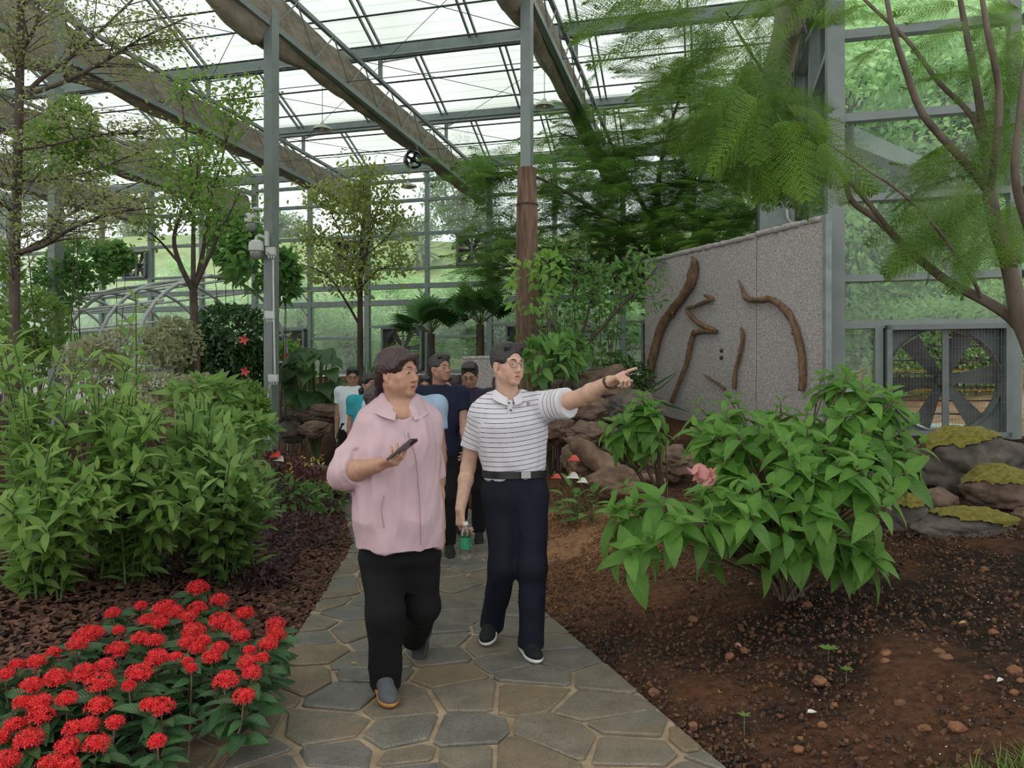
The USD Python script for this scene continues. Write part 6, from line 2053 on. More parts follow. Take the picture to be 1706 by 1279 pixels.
    G.loft([z(985), z(955), z(930), z(900), z(885)], [at(666, 640, 3.78)[0]] * 5, [3.8] * 5, [.05, .13, .180, .182, .172], [.05, .10, .136, .132, .12], yaw, 0)
    G.chain([hipR - [0, 0, .02], kR, aRk], [.102, .082, .076], .05)
    G.chain([hipL - [0, 0, .02], kL, aLk], [.100, .080, .072], .05)
    for (k_, a_) in ((kR, aRk), (kL, aLk)):
        d = unit(a_ - k_)
        sl, P = G._sub(a_ - .15, a_ + .15)
        G.D[sl] = np.maximum(G.D[sl], (P - a_ - d * .012) @ d)
    V, Q = G.mesh()
    V = wrinkle(relax(V, Q, 1, .4), Q, .014, 7, 19, (1.3, 1.3, .8))
    T.part('trousers', (V, Q), m_black, smooth=True)
    h = at(634, 1155, 3.74)
    h = np.array([h[0], 3.78, .018])
    shoe(T, 'shoe', h, h + [.085, -.245, 0], (0, 0, 1), m_shoe_g, m_sole_o, .047, m_shoe_k)
    tp = at(697, 1101, 4.15)
    tp[2] = .02
    shoe(T, 'shoe', tp + [-.02, .15, .185], tp, (0, .78, .62), m_shoe_g, m_sole_k, .046, m_shoe_k)
    return T, wR, dP


woman_, woman_wrist, woman_d = woman()


# ================================================================ the people behind
def walker(label, X, Y, height, yaw, head_yaw, head_pitch, shirt, trousers, skin, hair='short', hair_mat=None, glasses=False, stride=.15, build=1.0, sleeve=.55, armL=(0, 0), armR=(0, 0), face_detail=True, female=False, shoe_mat=None, collar_mat=None, long_sleeve=False, res=1.0):
    """A person walking on the path. yaw: body heading, 0 towards the camera, positive to picture right. arm: (swing forward, bend)."""
    z = float(zg(X, Y)) if (X < xl(Y) or X > xr(Y)) else .016
    s = height / 1.72
    T = Thing('person', label, 'person', (X, Y, z), 'people walking on the garden path')
    f = np.array([math.sin(yaw), -math.cos(yaw), 0])
    sd = np.array([math.cos(yaw), math.sin(yaw), 0])            # the picture-right side at yaw 0
    o = np.array([X, Y, z])
    P = lambda a, b, h: o + sd * a * s + f * b * s + ZV * h * s
    nk = P(0, -.02, 1.445)
    A = head_axes(yaw + head_yaw, head_pitch)
    c = P(0, .015, 1.605) + A[1] * .02 * s - ZV * (.02 * max(0, -math.sin(head_pitch)))
    h = .0038 * res
    Hd = build_head(T, None, c, A, nk, skin, h, s, hair, hair_mat, glasses, female, .0, face_detail)
    parts = [Hd]
    arms = []
    for q, (sw, bend) in ((-1, armR), (1, armL)):
        sh = P(q * .185 * build, 0, 1.385)
        d1 = unit(-ZV + f * math.sin(sw) + sd * q * .10)
        el = sh + d1 * .285 * s
        d2 = unit(-ZV * math.cos(sw + bend) + f * math.sin(sw + bend) + sd * q * (.02 - .35 * (bend > .8)))
        wr = el + d2 * .245 * s
        arms.append((sh, el, wr))
        parts.append(build_arm(sh + (el - sh) * .4, el, wr, d2 + f * .1, -sd * q, -q if q < 0 else -1 * q, h=.0045 * res, s=s, curl=(.4, .42, .45, .5), r=(.044, .039, .028)))
    V, Q, t = join(parts)
    T.part('body', (V, Q), skin, smooth=True, col=t)
    zs = [z + a * s for a in (.84, .88, 1.0, 1.15, 1.28, 1.40, 1.46)]
    lo, hi = bbox([P(-.45, 0, .8), P(.45, 0, 1.5)] + [a[1] for a in arms], .12)
    G = Field(lo, hi, .008)
    b = build * s
    for (sh, el, wr) in arms:
        cf = sh + (el - sh) * sleeve
        d = unit(el - sh)
        G.bone(sh, cf + d * .03, .068 * s, .062 * s, 0)
        sl, PP = G._sub(cf - .16, cf + .16)
        G.D[sl] = np.where((np.linalg.norm(PP - cf - d * .06, axis=-1) < .12), np.maximum(G.D[sl], (PP - cf) @ d), G.D[sl])
    G.loft(zs, [o[0]] * 7, [o[1]] * 7, [.172 * b, .176 * b, .172 * b, .190 * b, .198 * b, .13 * b, .066 * s], [.122 * b, .125 * b, .12 * b, .124 * b, .12 * b, .085 * b, .066 * s], yaw, .02)
    for (sh, el, wr) in arms:
        G.bone(P(0, -.02, 1.40), sh, .055 * s, .066 * s, .05)
    G.bone(nk - ZV * .01, nk + ZV * .1, .058 * s, .062 * s, .012, sub=True)
    V, Q = G.mesh()
    V = wrinkle(relax(V, Q, 1, .4), Q, .014, 8, 21, (1.4, 1.4, .6))
    sp = T.part('shirt', (V, Q), shirt, smooth=True)
    if collar_mat is not None:
        collar(T, nk - ZV * .004, np.array([sd, f, ZV]), .066 * s, .028, collar_mat, .25, parent=sp)
    # legs
    lo, hi = bbox([P(-.2, .4, 0), P(.2, -.4, 1.0), P(-.2, -.4, 0), P(.2, .4, 1)], .1)
    G = Field(lo, hi, .009)
    G.loft([z + .74 * s, z + .86 * s, z + .96 * s, z + .99 * s], [o[0]] * 4, [o[1]] * 4, [.165 * b, .176 * b, .166 * b, .16 * b], [.12 * b, .125 * b, .115 * b, .11 * b], yaw, 0)
    for q, w in ((-1, stride), (1, -stride)):
        hp_, kn, an = P(q * .088, 0, .86), P(q * .09, w * .75 + .03, .49), P(q * .09, w, .095 + (.06 if w < 0 else 0))
        G.chain([hp_, kn, an], [.094 * b, .07 * s, .062 * s], .03)
        d = unit(an - kn)
        sl, PP = G._sub(an - .15, an + .15)
        G.D[sl] = np.maximum(G.D[sl], (PP - an - d * .01) @ d)
        sm = shoe_mat or m_shoe_k
        if w < 0:
            tp = P(q * .095, w + .12, .012)
            shoe(T, 'shoe', P(q * .09, w - .085, .10), tp, ZV + f * .5, sm, m_sole_k, .044 * s)
        else:
            shoe(T, 'shoe', P(q * .09, w - .07, .002), P(q * .105, w + .19, .002), ZV, sm, m_sole_k, .044 * s)
    V, Q = G.mesh()
    T.part('trousers', (wrinkle(relax(V, Q, 1), Q, .012, 8, 23), Q), trousers, smooth=True)
    return T, arms


m_blue_shirt = CLOTH('light_blue_shirt', (.32, .43, .56))
m_navy_polo = CLOTH('navy_polo', (.010, .014, .034))
m_purple_tee = CLOTH('dark_purple_tee', (.028, .022, .040))
m_white_shirt = CLOTH('pale_shirt', (.60, .64, .68))
m_teal = CLOTH('teal_blouse', (.03, .28, .32))
m_grey_tee = CLOTH('dark_grey_tee', (.03, .034, .05))
walker('person in a light blue short-sleeved shirt, mostly hidden behind the pink jacket', at(675, 640, 5.05)[0], 5.05, 1.66, math.radians(8), math.radians(20), 0, m_blue_shirt, m_black, m_skin_d, stride=.16, build=1.12, armL=(.10, .35), armR=(-.2, .1), collar_mat=m_blue_shirt, res=1.2)
walker('person in a dark navy polo looking up and aside', at(731, 640, 6.9)[0], 6.9, 1.735, math.radians(5), math.radians(42), math.radians(6), m_navy_polo, m_black, m_skin_d, stride=-.14, armL=(.3, .5), armR=(-.1, .2), collar_mat=m_navy_polo, build=1.05)
walker('person with glasses in a dark purple tee, looking down', at(783, 640, 7.5)[0], 7.5, 1.70, 0, math.radians(-4), math.radians(-22), m_purple_tee, m_black, m_skin_d, glasses=True, stride=-.15, armL=(-.1, .2), armR=(.25, .5), build=1.05)
_, wa = walker('person in a pale shirt holding a small dark bottle, farthest left of the group', at(588, 640, 10.3)[0], 10.3, 1.71, math.radians(-12), math.radians(25), math.radians(-14), m_white_shirt, m_black, m_skin_d, glasses=True, stride=.14, armR=(.0, .1), armL=(-.1, .2), collar_mat=m_white_shirt, res=1.3)
white_wrist = wa[0][2]
walker('person in a teal blouse with long dark hair, half hidden by the ponytail', at(614, 640, 8.6)[0], 8.6, 1.60, math.radians(10), math.radians(30), math.radians(-5), m_teal, m_black, m_skin_d, hair='long', female=True, stride=.1, res=1.4, face_detail=False)
walker('person whose face shows between the blue shirt and the navy polo', at(709, 640, 9.4)[0], 9.4, 1.58, 0, 0, math.radians(-8), m_grey_tee, m_black, m_skin_d, stride=.1, res=1.4, face_detail=False)
walker('person in dark grey, only a shoulder and dark hair showing behind the navy polo', at(757, 640, 9.0)[0], 9.0, 1.58, math.radians(-20), math.radians(-30), math.radians(-10), m_grey_tee, m_black, m_skin_d, stride=.1, res=1.4, face_detail=False)

# ================================================================ THINGS
# ---- what people hold
m_pet = usdkit.material(stage, f'{LOOKS}/clear_plastic', {'t': ('transparent_bsdf', {'color': (.93, .96, .95)}), 'g': ('glossy_bsdf', {'roughness': .08, 'color': (1, 1, 1)}), 'fr': ('layer_weight', {'blend': .35}), 'x': ('mix_closure', {})},
    [('t.BSDF', 'x.closure1'), ('g.BSDF', 'x.closure2'), ('fr.facing', 'x.fac')], surface='x.closure')
m_label = MAT('green_label', (.02, .22, .11), .4, (.03, .30, .15), 30.0)
m_cap = MAT('bottle_cap', (.75, .78, .78), .4)
m_phone = MAT('phone_body', (.035, .034, .045), .25)
m_glass_k = MAT('phone_screen', (.008, .008, .010), .06)


def bottle(label, top, s=1.0, lab=m_label, cap=m_cap, water=True):
    base = top - np.array([0, 0, .205 * s])
    T = Thing('water_bottle', label, 'bottle', base)
    p = np.array([(.001, .004), (.020, .0), (.029, .004), (.0305, .02), (.0305, .045), (.029, .05), (.0305, .055), (.0305, .125), (.029, .13), (.029, .14), (.024, .160), (.0135, .176), (.0125, .186)]) * s
    T.part('body', lathe(p, base, sides=20), m_pet, smooth=True)
    T.part('label', lathe(np.array([(.0302, .057), (.0312, .058), (.0312, .120), (.0302, .121)]) * s, base, sides=20), lab, smooth=40)
    T.part('cap', lathe(np.array([(.001, .205), (.0145, .205), (.0155, .202), (.0155, .188), (.013, .186)]) * s, base, sides=16), cap, smooth=40)
    return T


bottle('clear water bottle with a green label hanging from the pointing person\'s lowered hand', man_wrist + np.array([.030, -.030, -.065]))
bottle('small dark bottle in the hand of the person in the pale shirt', white_wrist + np.array([.02, -.03, -.07]), .85, MAT('dark_label', (.03, .03, .035), .4), MAT('dark_cap', (.03, .03, .03), .4))
pg = shapely.box(-.036, -.077, .036, .077).buffer(-.010).buffer(.010, quad_segs=4)
ph = trimesh.creation.extrude_polygon(pg, .0085)
pv = np.array(ph.vertices)
lx = unit(np.array([.72, -.25, .60]))
nz = unit(np.array([-.55, .25, .75]) - lx * (np.array([-.55, .25, .75]) @ lx))
ly = np.cross(nz, lx)
pc = woman_wrist + unit(woman_d) * .105 + np.array([.030, -.01, .045])
T = Thing('phone', 'dark smartphone held up in the hand of the person in pink', 'phone', pc)
T.part('case', (pc + pv[:, 1:2] * lx + pv[:, 0:1] * ly + pv[:, 2:3] * nz, np.array(ph.faces)), m_phone)
sc = trimesh.creation.extrude_polygon(pg.buffer(-.003), .0008)
sv = np.array(sc.vertices)
T.part('screen', (pc + sv[:, 1:2] * lx + sv[:, 0:1] * ly + (sv[:, 2:3] + .0085) * nz, np.array(sc.faces)), m_glass_k)
T.part('camera_bump', MB().box(pc + lx * .055 + ly * .018 - nz * .0015, (.014, .012, .002), [lx, ly, nz]), m_glass_k)

# ---- bark-clad foot of the middle column
m_bark_slab = MAT('cladding_bark', (.065, .036, .026), .9, (.27, .165, .115), 14.0, 8.0, bump=.025, bscale=30, stretch=(1, 1, .12))
m_wire = MAT('binding_wire', (.05, .03, .025), .7)
bx, by, _ = B(-2.5, 10.5, 0)
zb0 = float(zg(bx, by))
T = Thing('bark_cladding', 'reddish-brown bark wrapped like a trunk around the foot of the middle column', 'bark trunk', (bx, by, zb0))


def bark_sleeve(z0, z1, r0, r1, rough, seed):
    n, m = 44, max(6, int((z1 - z0) / .06))
    th = np.arange(n) / n * 2 * np.pi
    rows = []
    for i in range(m + 1):
        z = z0 + (z1 - z0) * i / m
        rr = r0 + (r1 - r0) * i / m
        q = np.stack([np.cos(th) * 5, np.sin(th) * 5, np.full(n, z * .55)], -1)
        k = meshkit.fbm(q + seed, 3, seed) - .5
        gr = np.abs(np.sin(th * 9 + 1.5 * meshkit.noise(np.stack([th * 0 + z * .8, th * 0, th], -1), 3))) ** .5
        rad = rr * (1 + rough * k + .05 * rough / .3 * (gr - .7))
        rows.append(np.stack([bx + rad * np.cos(th), by + rad * np.sin(th), np.full(n, z)], -1))
    V = np.vstack(rows + [[[bx, by, z1]]])
    i, k = np.meshgrid(np.arange(m), np.arange(n), indexing='ij')
    k2 = (k + 1) % n
    q = np.stack([i * n + k, i * n + k2, (i + 1) * n + k2, (i + 1) * n + k], -1).reshape(-1, 4)
    cap = np.stack([m * n + np.arange(n), m * n + (np.arange(n) + 1) % n, np.full(n, (m + 1) * n)], 1)
    return V, np.vstack([q[:, [0, 1, 2]], q[:, [0, 2, 3]], cap])


T.part('bark_sleeve', bark_sleeve(3.98, 4.50, .138, .130, .10, 3), m_bark_slab, smooth=35)
T.part('bark_sleeve', bark_sleeve(1.9, 4.0, .160, .144, .30, 5), m_bark_slab, smooth=35)
T.part('bark_sleeve', bark_sleeve(zb0 - .15, 1.93, .195, .160, .32, 7), m_bark_slab, smooth=35)
for z in (3.99, 1.92):
    T.part('binding', lathe([(.150, -.012), (.158, 0), (.150, .012)], (bx, by, z), sides=24), m_wire, smooth=True)

# ---- felt board with driftwood
m_felt = MAT('grey_felt', (.15, .135, .14), .97, (.34, .31, .315), 55.0, 6.0, bump=.006, bscale=120, ramp=[(.30, (.20, .18, .182)), (.5, (.40, .365, .36)), (.7, (.62, .575, .565))], spec=.1)
m_drift = MAT('driftwood', (.085, .048, .028), .85, (.24, .145, .085), 12.0, 7.0, bump=.008, bscale=40, stretch=(1, 1, .5))
PL, PR = np.array([2.2, 12.7, 0]), np.array([3.85, 9.4, 0])
DB = unit(PR - PL)
NB = np.array([DB[1], -DB[0], 0])
if NB[1] > 0: NB = -NB


def board_pt(px, py, off=.03):
    d = np.array([(px - CX) / F, 1, -(py - CY) / F])
    o = PL + NB * off
    t = ((o - [0, 0, EYE]) @ NB) / (d @ NB)
    return np.array([0, 0, EYE]) + d * t


LBD = np.linalg.norm(PR - PL)
T = Thing('felt_board', 'large grey felt-covered board standing by the corner column, with driftwood hung on it', 'board', (*((PL + PR) / 2)[:2], .7))


def felt_panel(s0, s1, z0, z1, seed):
    ns, nz_ = 24, 28
    S, Z = np.meshgrid(np.linspace(s0, s1, ns), np.linspace(z0, z1, nz_), indexing='ij')
    w = (meshkit.fbm(np.stack([S * 1.5, Z * 1.5, 0 * S + seed], -1), 3, seed) - .5) * .03
    fr = PL + S[..., None] * DB + Z[..., None] * ZV + NB * (.03 + w)[..., None]
    bk = PL + S[..., None] * DB + Z[..., None] * ZV - NB * .03
    V = np.vstack([fr.reshape(-1, 3), bk.reshape(-1, 3)])
    i, j = np.meshgrid(np.arange(ns - 1), np.arange(nz_ - 1), indexing='ij')
    q = np.stack([i * nz_ + j, (i + 1) * nz_ + j, (i + 1) * nz_ + j + 1, i * nz_ + j + 1], -1).reshape(-1, 4)
    n = ns * nz_
    qs = [q, q[:, ::-1] + n]
    for line in ([i * nz_ + nz_ - 1 for i in range(ns)], [i * nz_ for i in range(ns)], list(range(nz_)), [(ns - 1) * nz_ + j for j in range(nz_)]):
        a = np.array(line)
        qs.append(np.stack([a[:-1], a[1:], a[1:] + n, a[:-1] + n], 1))
    return V, np.vstack(qs)


seam = .68 * LBD
T.part('felt_panel', felt_panel(0, seam - .006, .35, 3.50, 1), m_felt, smooth=40)
T.part('felt_panel', felt_panel(seam + .006, LBD - .06, .35, 3.52, 2), m_felt, smooth=40)
for (a, b, z) in ((0, seam - .01, 3.5), (seam + .01, LBD - .05, 3.52)):
    s = np.arange(a, b, .045)
    pts_ = PL + s[:, None] * DB + ZV * (z + .012 * (meshkit.noise(np.c_[s * 9, 0 * s, 0 * s + a]) - .5))[:, None] + NB * (.022 + .012 * np.sin(s * 38))[:, None]
    T.part('top_hem', tube(pts_, .034 + .014 * meshkit.noise(np.c_[s * 14, s * 0, s * 0]), 8), m_felt, smooth=True)
T.part('end_post', MB().bar(PR - DB * .03 + [0, 0, .3], PR - DB * .03 + [0, 0, 3.56], .05, .10, NB), m_frame_dark)
for s in (.5, 2.2, LBD - .4):
    T.part('back_post', MB().bar(PL + DB * s - NB * .07 + [0, 0, .2], PL + DB * s - NB * .07 + [0, 0, 3.3], .05, .05, NB), m_frame_dark)
for (u, v) in ((1202, 584), (1202, 596)):
    T.part('bolt', trimesh.creation.icosphere(1, .03).apply_translation(board_pt(u, v, .045)), m_wire, smooth=True)


def drift(label, pts, off=.07, knots=0, seed=0, name='driftwood_branch'):
    """pts in crop pixels of the board: (x, y, radius)."""
    P = np.array([(*board_pt(1050 + x / 2.6005, 340 + y / 2.6005, off + r * .35), r) for x, y, r in pts])
    c = spline(P, 7)
    T = Thing(name, label, 'driftwood', P[-1, :3])
    V, Fc = tube(c[:, :3], c[:, 3], 12)
    n = vnormals_tri(V, Fc)
    k = meshkit.fbm(V * np.array([16, 16, 7]) + seed, 3, seed) - .5
    V = V + n * (k * .7 * np.interp(np.arange(len(V)), np.arange(len(c)) * 12, c[:, 3]))[:, None]
    T.part('limb', (V, Fc), m_drift, smooth=True)
    rr = np.random.default_rng(seed)
    for q in range(knots):
        i = rr.integers(len(c) // 5, len(c) * 4 // 5)
        e = c[i, :3] + unit(NB * .8 + rand_dirs(1, rr)[0]) * c[i, 3] * 1.5
        T.part('knot', tube(np.array([c[i, :3], e]), [c[i, 3] * .6, c[i, 3] * .3], 7), m_drift, smooth=True)
    for s in (.25, .75):
        i = int(len(c) * s)
        T.part('fixing_wire', tube(np.array([c[i, :3] - NB * .1, c[i, :3] + ZV * .02]), .004, 4), m_wire)
    return T


def vnormals_tri(V, F3):
    f = np.cross(V[F3[:, 1]] - V[F3[:, 0]], V[F3[:, 2]] - V[F3[:, 0]])
    n = np.zeros_like(V)
    for k in range(3):
        for a in range(3):
            n[:, a] += np.bincount(F3[:, k], f[:, a], len(V))
    return unit(n)


drift('long thick driftwood limb curving down the outer edge of the felt board', [(268, 228, .02), (278, 262, .065), (268, 320, .078), (235, 390, .07), (180, 460, .066), (135, 530, .064), (110, 610, .066), (92, 690, .062), (86, 768, .045)], seed=1, knots=2)
drift('zigzag driftwood branch with a kinked top on the felt board', [(322, 394, .022), (352, 408, .034), (322, 424, .030), (285, 440, .030), (246, 455, .026), (268, 490, .034), (305, 522, .036), (350, 540, .038), (374, 552, .028), (330, 550, .036), (280, 556, .040), (264, 592, .036), (246, 680, .036), (215, 765, .034), (178, 858, .03)], seed=2, knots=4)
drift('S-bent driftwood branch arching over the seam of the felt board', [(468, 326, .008), (484, 366, .020), (500, 404, .036), (545, 416, .038), (600, 410, .040), (650, 438, .044), (694, 490, .046), (724, 568, .046), (740, 650, .046), (746, 740, .044), (740, 808, .04)], seed=3, knots=2)
drift('short straight driftwood stick in the middle of the felt board', [(480, 535, .018), (486, 560, .026), (484, 600, .026), (474, 655, .026), (456, 720, .028), (449, 800, .026)], seed=4, knots=3)
drift('thin forked twig low on the felt board behind the leaves', [(318, 738, .008), (345, 756, .014), (372, 772, .016), (410, 802, .016)], seed=5, knots=1)

# the second, far board
a, b = at(772, 640, 12.2), at(838, 640, 11.9)
T = Thing('felt_board', 'small grey felt board behind the purple tee, far down the path', 'board', ((a + b) / 2)[:3] * [1, 1, 0] + [0, 0, .6])
d = unit((b - a) * [1, 1, 0])
nrm = np.cross(d, ZV)
nrm = nrm if nrm[1] < 0 else -nrm
T.part('felt_panel', MB().bar(np.array([a[0], a[1], 1.2]), np.array([b[0], b[1], 1.2]), .05, 1.4), m_felt)
T.part('top_hem', tube(np.array([[a[0], a[1], 1.9], [(a[0] + b[0]) / 2, (a[1] + b[1]) / 2, 1.905], [b[0], b[1], 1.9]]), .035, 8), m_felt, smooth=True)
for q in (a, b):
    T.part('post', MB().bar(np.array([q[0], q[1], .3]) - nrm * .05, np.array([q[0], q[1], 1.8]) - nrm * .05, .05, .05, d), m_frame_dark)
Tw = Thing('driftwood_branch', 'forked driftwood on the small far felt board', 'driftwood', at(835, 650, 11.7))
Tw.part('limb', tube(spline([(*at(824, 668, 11.8), .03), (*at(835, 645, 11.78), .03), (*at(848, 628, 11.76), .02)], 5)[:, :3], .028, 8), m_drift, smooth=True)
Tw.part('limb', tube(spline([(*at(826, 662, 11.8), .02), (*at(822, 640, 11.78), .02), (*at(823, 628, 11.76), .01)], 5)[:, :3], .02, 8), m_drift, smooth=True)

# ---- wall fans
m_fan = MAT('fan_housing', (.12, .145, .14), .5, (.17, .195, .19), 5.0)
m_blade = MAT('fan_blade', (.05, .052, .05), .5, (.085, .088, .085), 4.0)
m_wire2 = MAT('guard_wire', (.14, .15, .15), .4, metal=.3)


def wall_fan(label, t0, c, z0, size, mesh=True, name='wall_fan'):
    """A square ventilator in the wall: housing, round shroud, six blades, crossbar, shutter rails, guard."""
    s2 = size / 2
    o = B(t0 + s2, c, z0 + s2)
    W = lambda x, y, z: o + TV * x + GV * y + ZV * z
    T = Thing(name, label, 'fan', B(t0 + s2, c, z0), None)
    fr = MB()
    for (x, z, hx, hz) in ((0, s2 - .03, s2, .03), (0, -s2 + .03, s2, .03), (-s2 + .03, 0, .03, s2), (s2 - .03, 0, .03, s2)):
        fr.box(W(x, 0, z), (hx, .20, hz), [TV, GV, ZV])
    T.part('housing', fr, m_fan)
    R = s2 * .93
    pgn = shapely.box(-s2, -s2, s2, s2).difference(shapely.Point(0, 0).buffer(R, quad_segs=12))
    e = trimesh.creation.extrude_polygon(pgn, .02)
    v = np.array(e.vertices)
    T.part('shroud', (o + v[:, :1] * TV + v[:, 1:2] * ZV + (v[:, 2:3] + .05) * GV, np.array(e.faces)), m_fan)
    T.part('shroud_ring', lathe([(R, -.06), (R + .012, -.06), (R + .012, .16), (R, .16), (R, -.06)], W(0, .06, 0), GV, 40), m_fan, smooth=40)
    T.part('hub', lathe([(.001, -.06), (.07, -.05), (.08, 0), (.08, .06), (.001, .07)], W(0, .07, 0), GV, 16), m_blade, smooth=40)
    for k in range(6):
        a = k * math.pi / 3 + .12
        er, et = TV * math.cos(a) + ZV * math.sin(a), -TV * math.sin(a) + ZV * math.cos(a)
        V, q = [], []
        for i, f in enumerate(np.linspace(.08, R * .96, 6)):
            w = .055 + .075 * f / R
            tw = .75 - .35 * f / R
            for sgn in (-1, 1):
                for th in (-.004, .004):
                    V.append(W(0, .08, 0) + er * f + et * sgn * w * math.cos(tw) + GV * (sgn * w * math.sin(tw) * .5 + th))
            if i:
                b0, b1 = 4 * (i - 1), 4 * i
                q += [(b0, b0 + 2, b1 + 2, b1), (b0 + 1, b1 + 1, b1 + 3, b0 + 3), (b0, b1, b1 + 1, b0 + 1), (b0 + 2, b0 + 3, b1 + 3, b1 + 2)]
        q += [(0, 1, 3, 2), (20, 22, 23, 21)]
        T.part('blade', (np.array(V), np.array(q)), m_blade)
    T.part('crossbar', MB().bar(W(0, -.06, -s2), W(0, -.06, s2), .07, .04, GV), m_fan)
    for z in np.linspace(-.62, .62, 6):
        T.part('shutter_rail', MB().bar(W(-s2 + .05, .19, z * s2), W(s2 - .05, .19, z * s2), .02, .02), m_blade)
    if mesh:
        g = MB()
        for x in np.arange(-s2 + .05, s2 - .03, .035):
            g.box(W(x, -.19, 0), (.0009, .0009, s2 - .04), [TV, GV, ZV])
        for z in np.arange(-s2 + .08, s2 - .04, .11):
            g.box(W(0, -.19, z), (s2 - .04, .0009, .0009), [TV, GV, ZV])
        T.part('guard', g, m_wire2, kind='stuff')
    return T


wall_fan('big square wall fan with six dark blades behind a wire guard, beside the corner column', 2.07, CR, .87, 1.35)
far_lab = {-14.5: 'low wall fan in the end wall behind the camera column', -10.5: 'low wall fan in the end wall above the ponytailed head', -6.5: 'low wall fan in the end wall beside the bark-clad column', -2.5: 'low wall fan in the end wall under the feathery tree', -18.5: 'low wall fan in the end wall behind the pergola tunnel'}
lowp = None
for t, lab_ in far_lab.items():
    if lowp is None:
        lowp, tp0 = wall_fan(lab_, t + .54, CB, 1.92, 1.34, False, 'end_wall_fan'), t
    else:
        copy_of(lowp, lowp.base + TV * (t - tp0), 0, 1, lab_, 'end_wall_fan')
up_lab = {-12.5: 'small upper wall fan behind the slim tree', -8.5: 'small upper wall fan left of the bark-clad column, palm behind it', -20.5: 'small upper wall fan behind the forked tree', -16.5: 'small upper wall fan hidden behind the camera column', -4.5: 'small upper wall fan behind the feathery tree'}
upp = None
for t, lab_ in up_lab.items():
    if upp is None:
        upp, tp0 = wall_fan(lab_, t + .99, CB, 5.1, .93, False, 'upper_wall_fan'), t
    else:
        copy_of(upp, upp.base + TV * (t - tp0), 0, 1, lab_, 'upper_wall_fan')

# ---- lamps
m_lamp = MAT('lamp_enamel', (.46, .48, .42), .5, (.55, .57, .50), 8.0)
m_bulb = MAT('lamp_bulb', (.7, .7, .66), .3)


def lamp(label, p, s=1.0):
    T = Thing('pendant_lamp', label, 'lamp', p)
    T.part('shade', lathe(np.array([(.172, 0), (.176, .006), (.15, .05), (.085, .085), (.035, .10), (.03, .145), (.001, .15)]) * s, p, sides=24), m_lamp, smooth=40)
    T.part('shade_lining', lathe(np.array([(.170, .002), (.145, .045), (.08, .078), (.001, .085)]) * s, p, sides=24), m_lamp, smooth=True)
    T.part('bulb', trimesh.creation.icosphere(2, .035 * s).apply_translation(p + [0, 0, .035]), m_bulb, smooth=True)
    T.part('cord', tube(np.array([p + [0, 0, .14], p + [0, 0, 7.0 - p[2]]]), .006, 5), m_steel)
    return T


for (u, v, Y, lab_) in ((537, 217, 14.25, 'enamel dish lamp hanging to one side of the camera column'), (907, 179, 13.15, 'enamel dish lamp hanging just beside the bark-clad column'), (680, 312, 18.4, 'small far enamel lamp above the slim tree')):
    lamp(lab_, at(u, v, Y))

# ---- circulation fan under the truss
m_cf = MAT('blue_black_plastic', (.012, .018, .04), .3)
p = at(688, 266, 17.4)
T = Thing('circulation_fan', 'round dark blue circulation fan hanging under the truss', 'fan', p)
T.part('drum', lathe([(.17, -.12), (.20, -.10), (.205, .08), (.17, .12), (.15, .10), (.15, -.10), (.17, -.12)], p, unit([.35, -.9, -.15]), 24), m_cf, smooth=40)
ax = unit(np.array([.35, -.9, -.15]))
u = unit(np.cross(ax, ZV))
w = np.cross(u, ax)
for k in range(4):
    a = k * 1.5708 + .4
    d = u * math.cos(a) + w * math.sin(a)
    e = np.cross(ax, d)
    T.part('blade', MB().box(p + d * .08, (.075, .035, .004), [d, unit(e + ax * .5), np.cross(d, unit(e + ax * .5))]), m_blade)
T.part('motor', lathe([(.001, -.1), (.055, -.09), (.06, .08), (.001, .1)], p, ax, 14), m_cf, smooth=True)
for q in (-1, 1):
    T.part('hanger', tube(np.array([p + u * .18 * q, p + u * .05 * q + [0, 0, .42]]), .009, 5), m_frame_dark)

# ---- cameras, boxes and conduit on the column
m_white = MAT('white_plastic', (.60, .62, .60), .4, (.66, .68, .66), 10.0)
m_tint = MAT('smoked_dome', (.30, .31, .31), .15)


def dome_cam(label, p, arm):
    T = Thing('dome_camera', label, 'camera', p)
    T.part('hood', lathe([(.001, .13), (.06, .125), (.105, .09), (.115, .03), (.112, -.02), (.10, -.03)], p, sides=24), m_white, smooth=40)
    T.part('dome', lathe([(.092, -.02), (.098, -.06), (.085, -.12), (.05, -.155), (.001, -.165)], p, sides=24), m_tint, smooth=True)
    T.part('seam_ring', lathe([(.112, -.02), (.118, -.03), (.112, -.04)], p, sides=24), m_white, smooth=True)
    T.part('arm', tube(spline([p + [0, 0, .12], p + [0, 0, .17], p + [.06, 0, .195], arm], 4), .022, 8), m_white, smooth=True)
    T.part('wall_plate', MB().box(arm, (.02, .05, .11)), m_white)
    return T


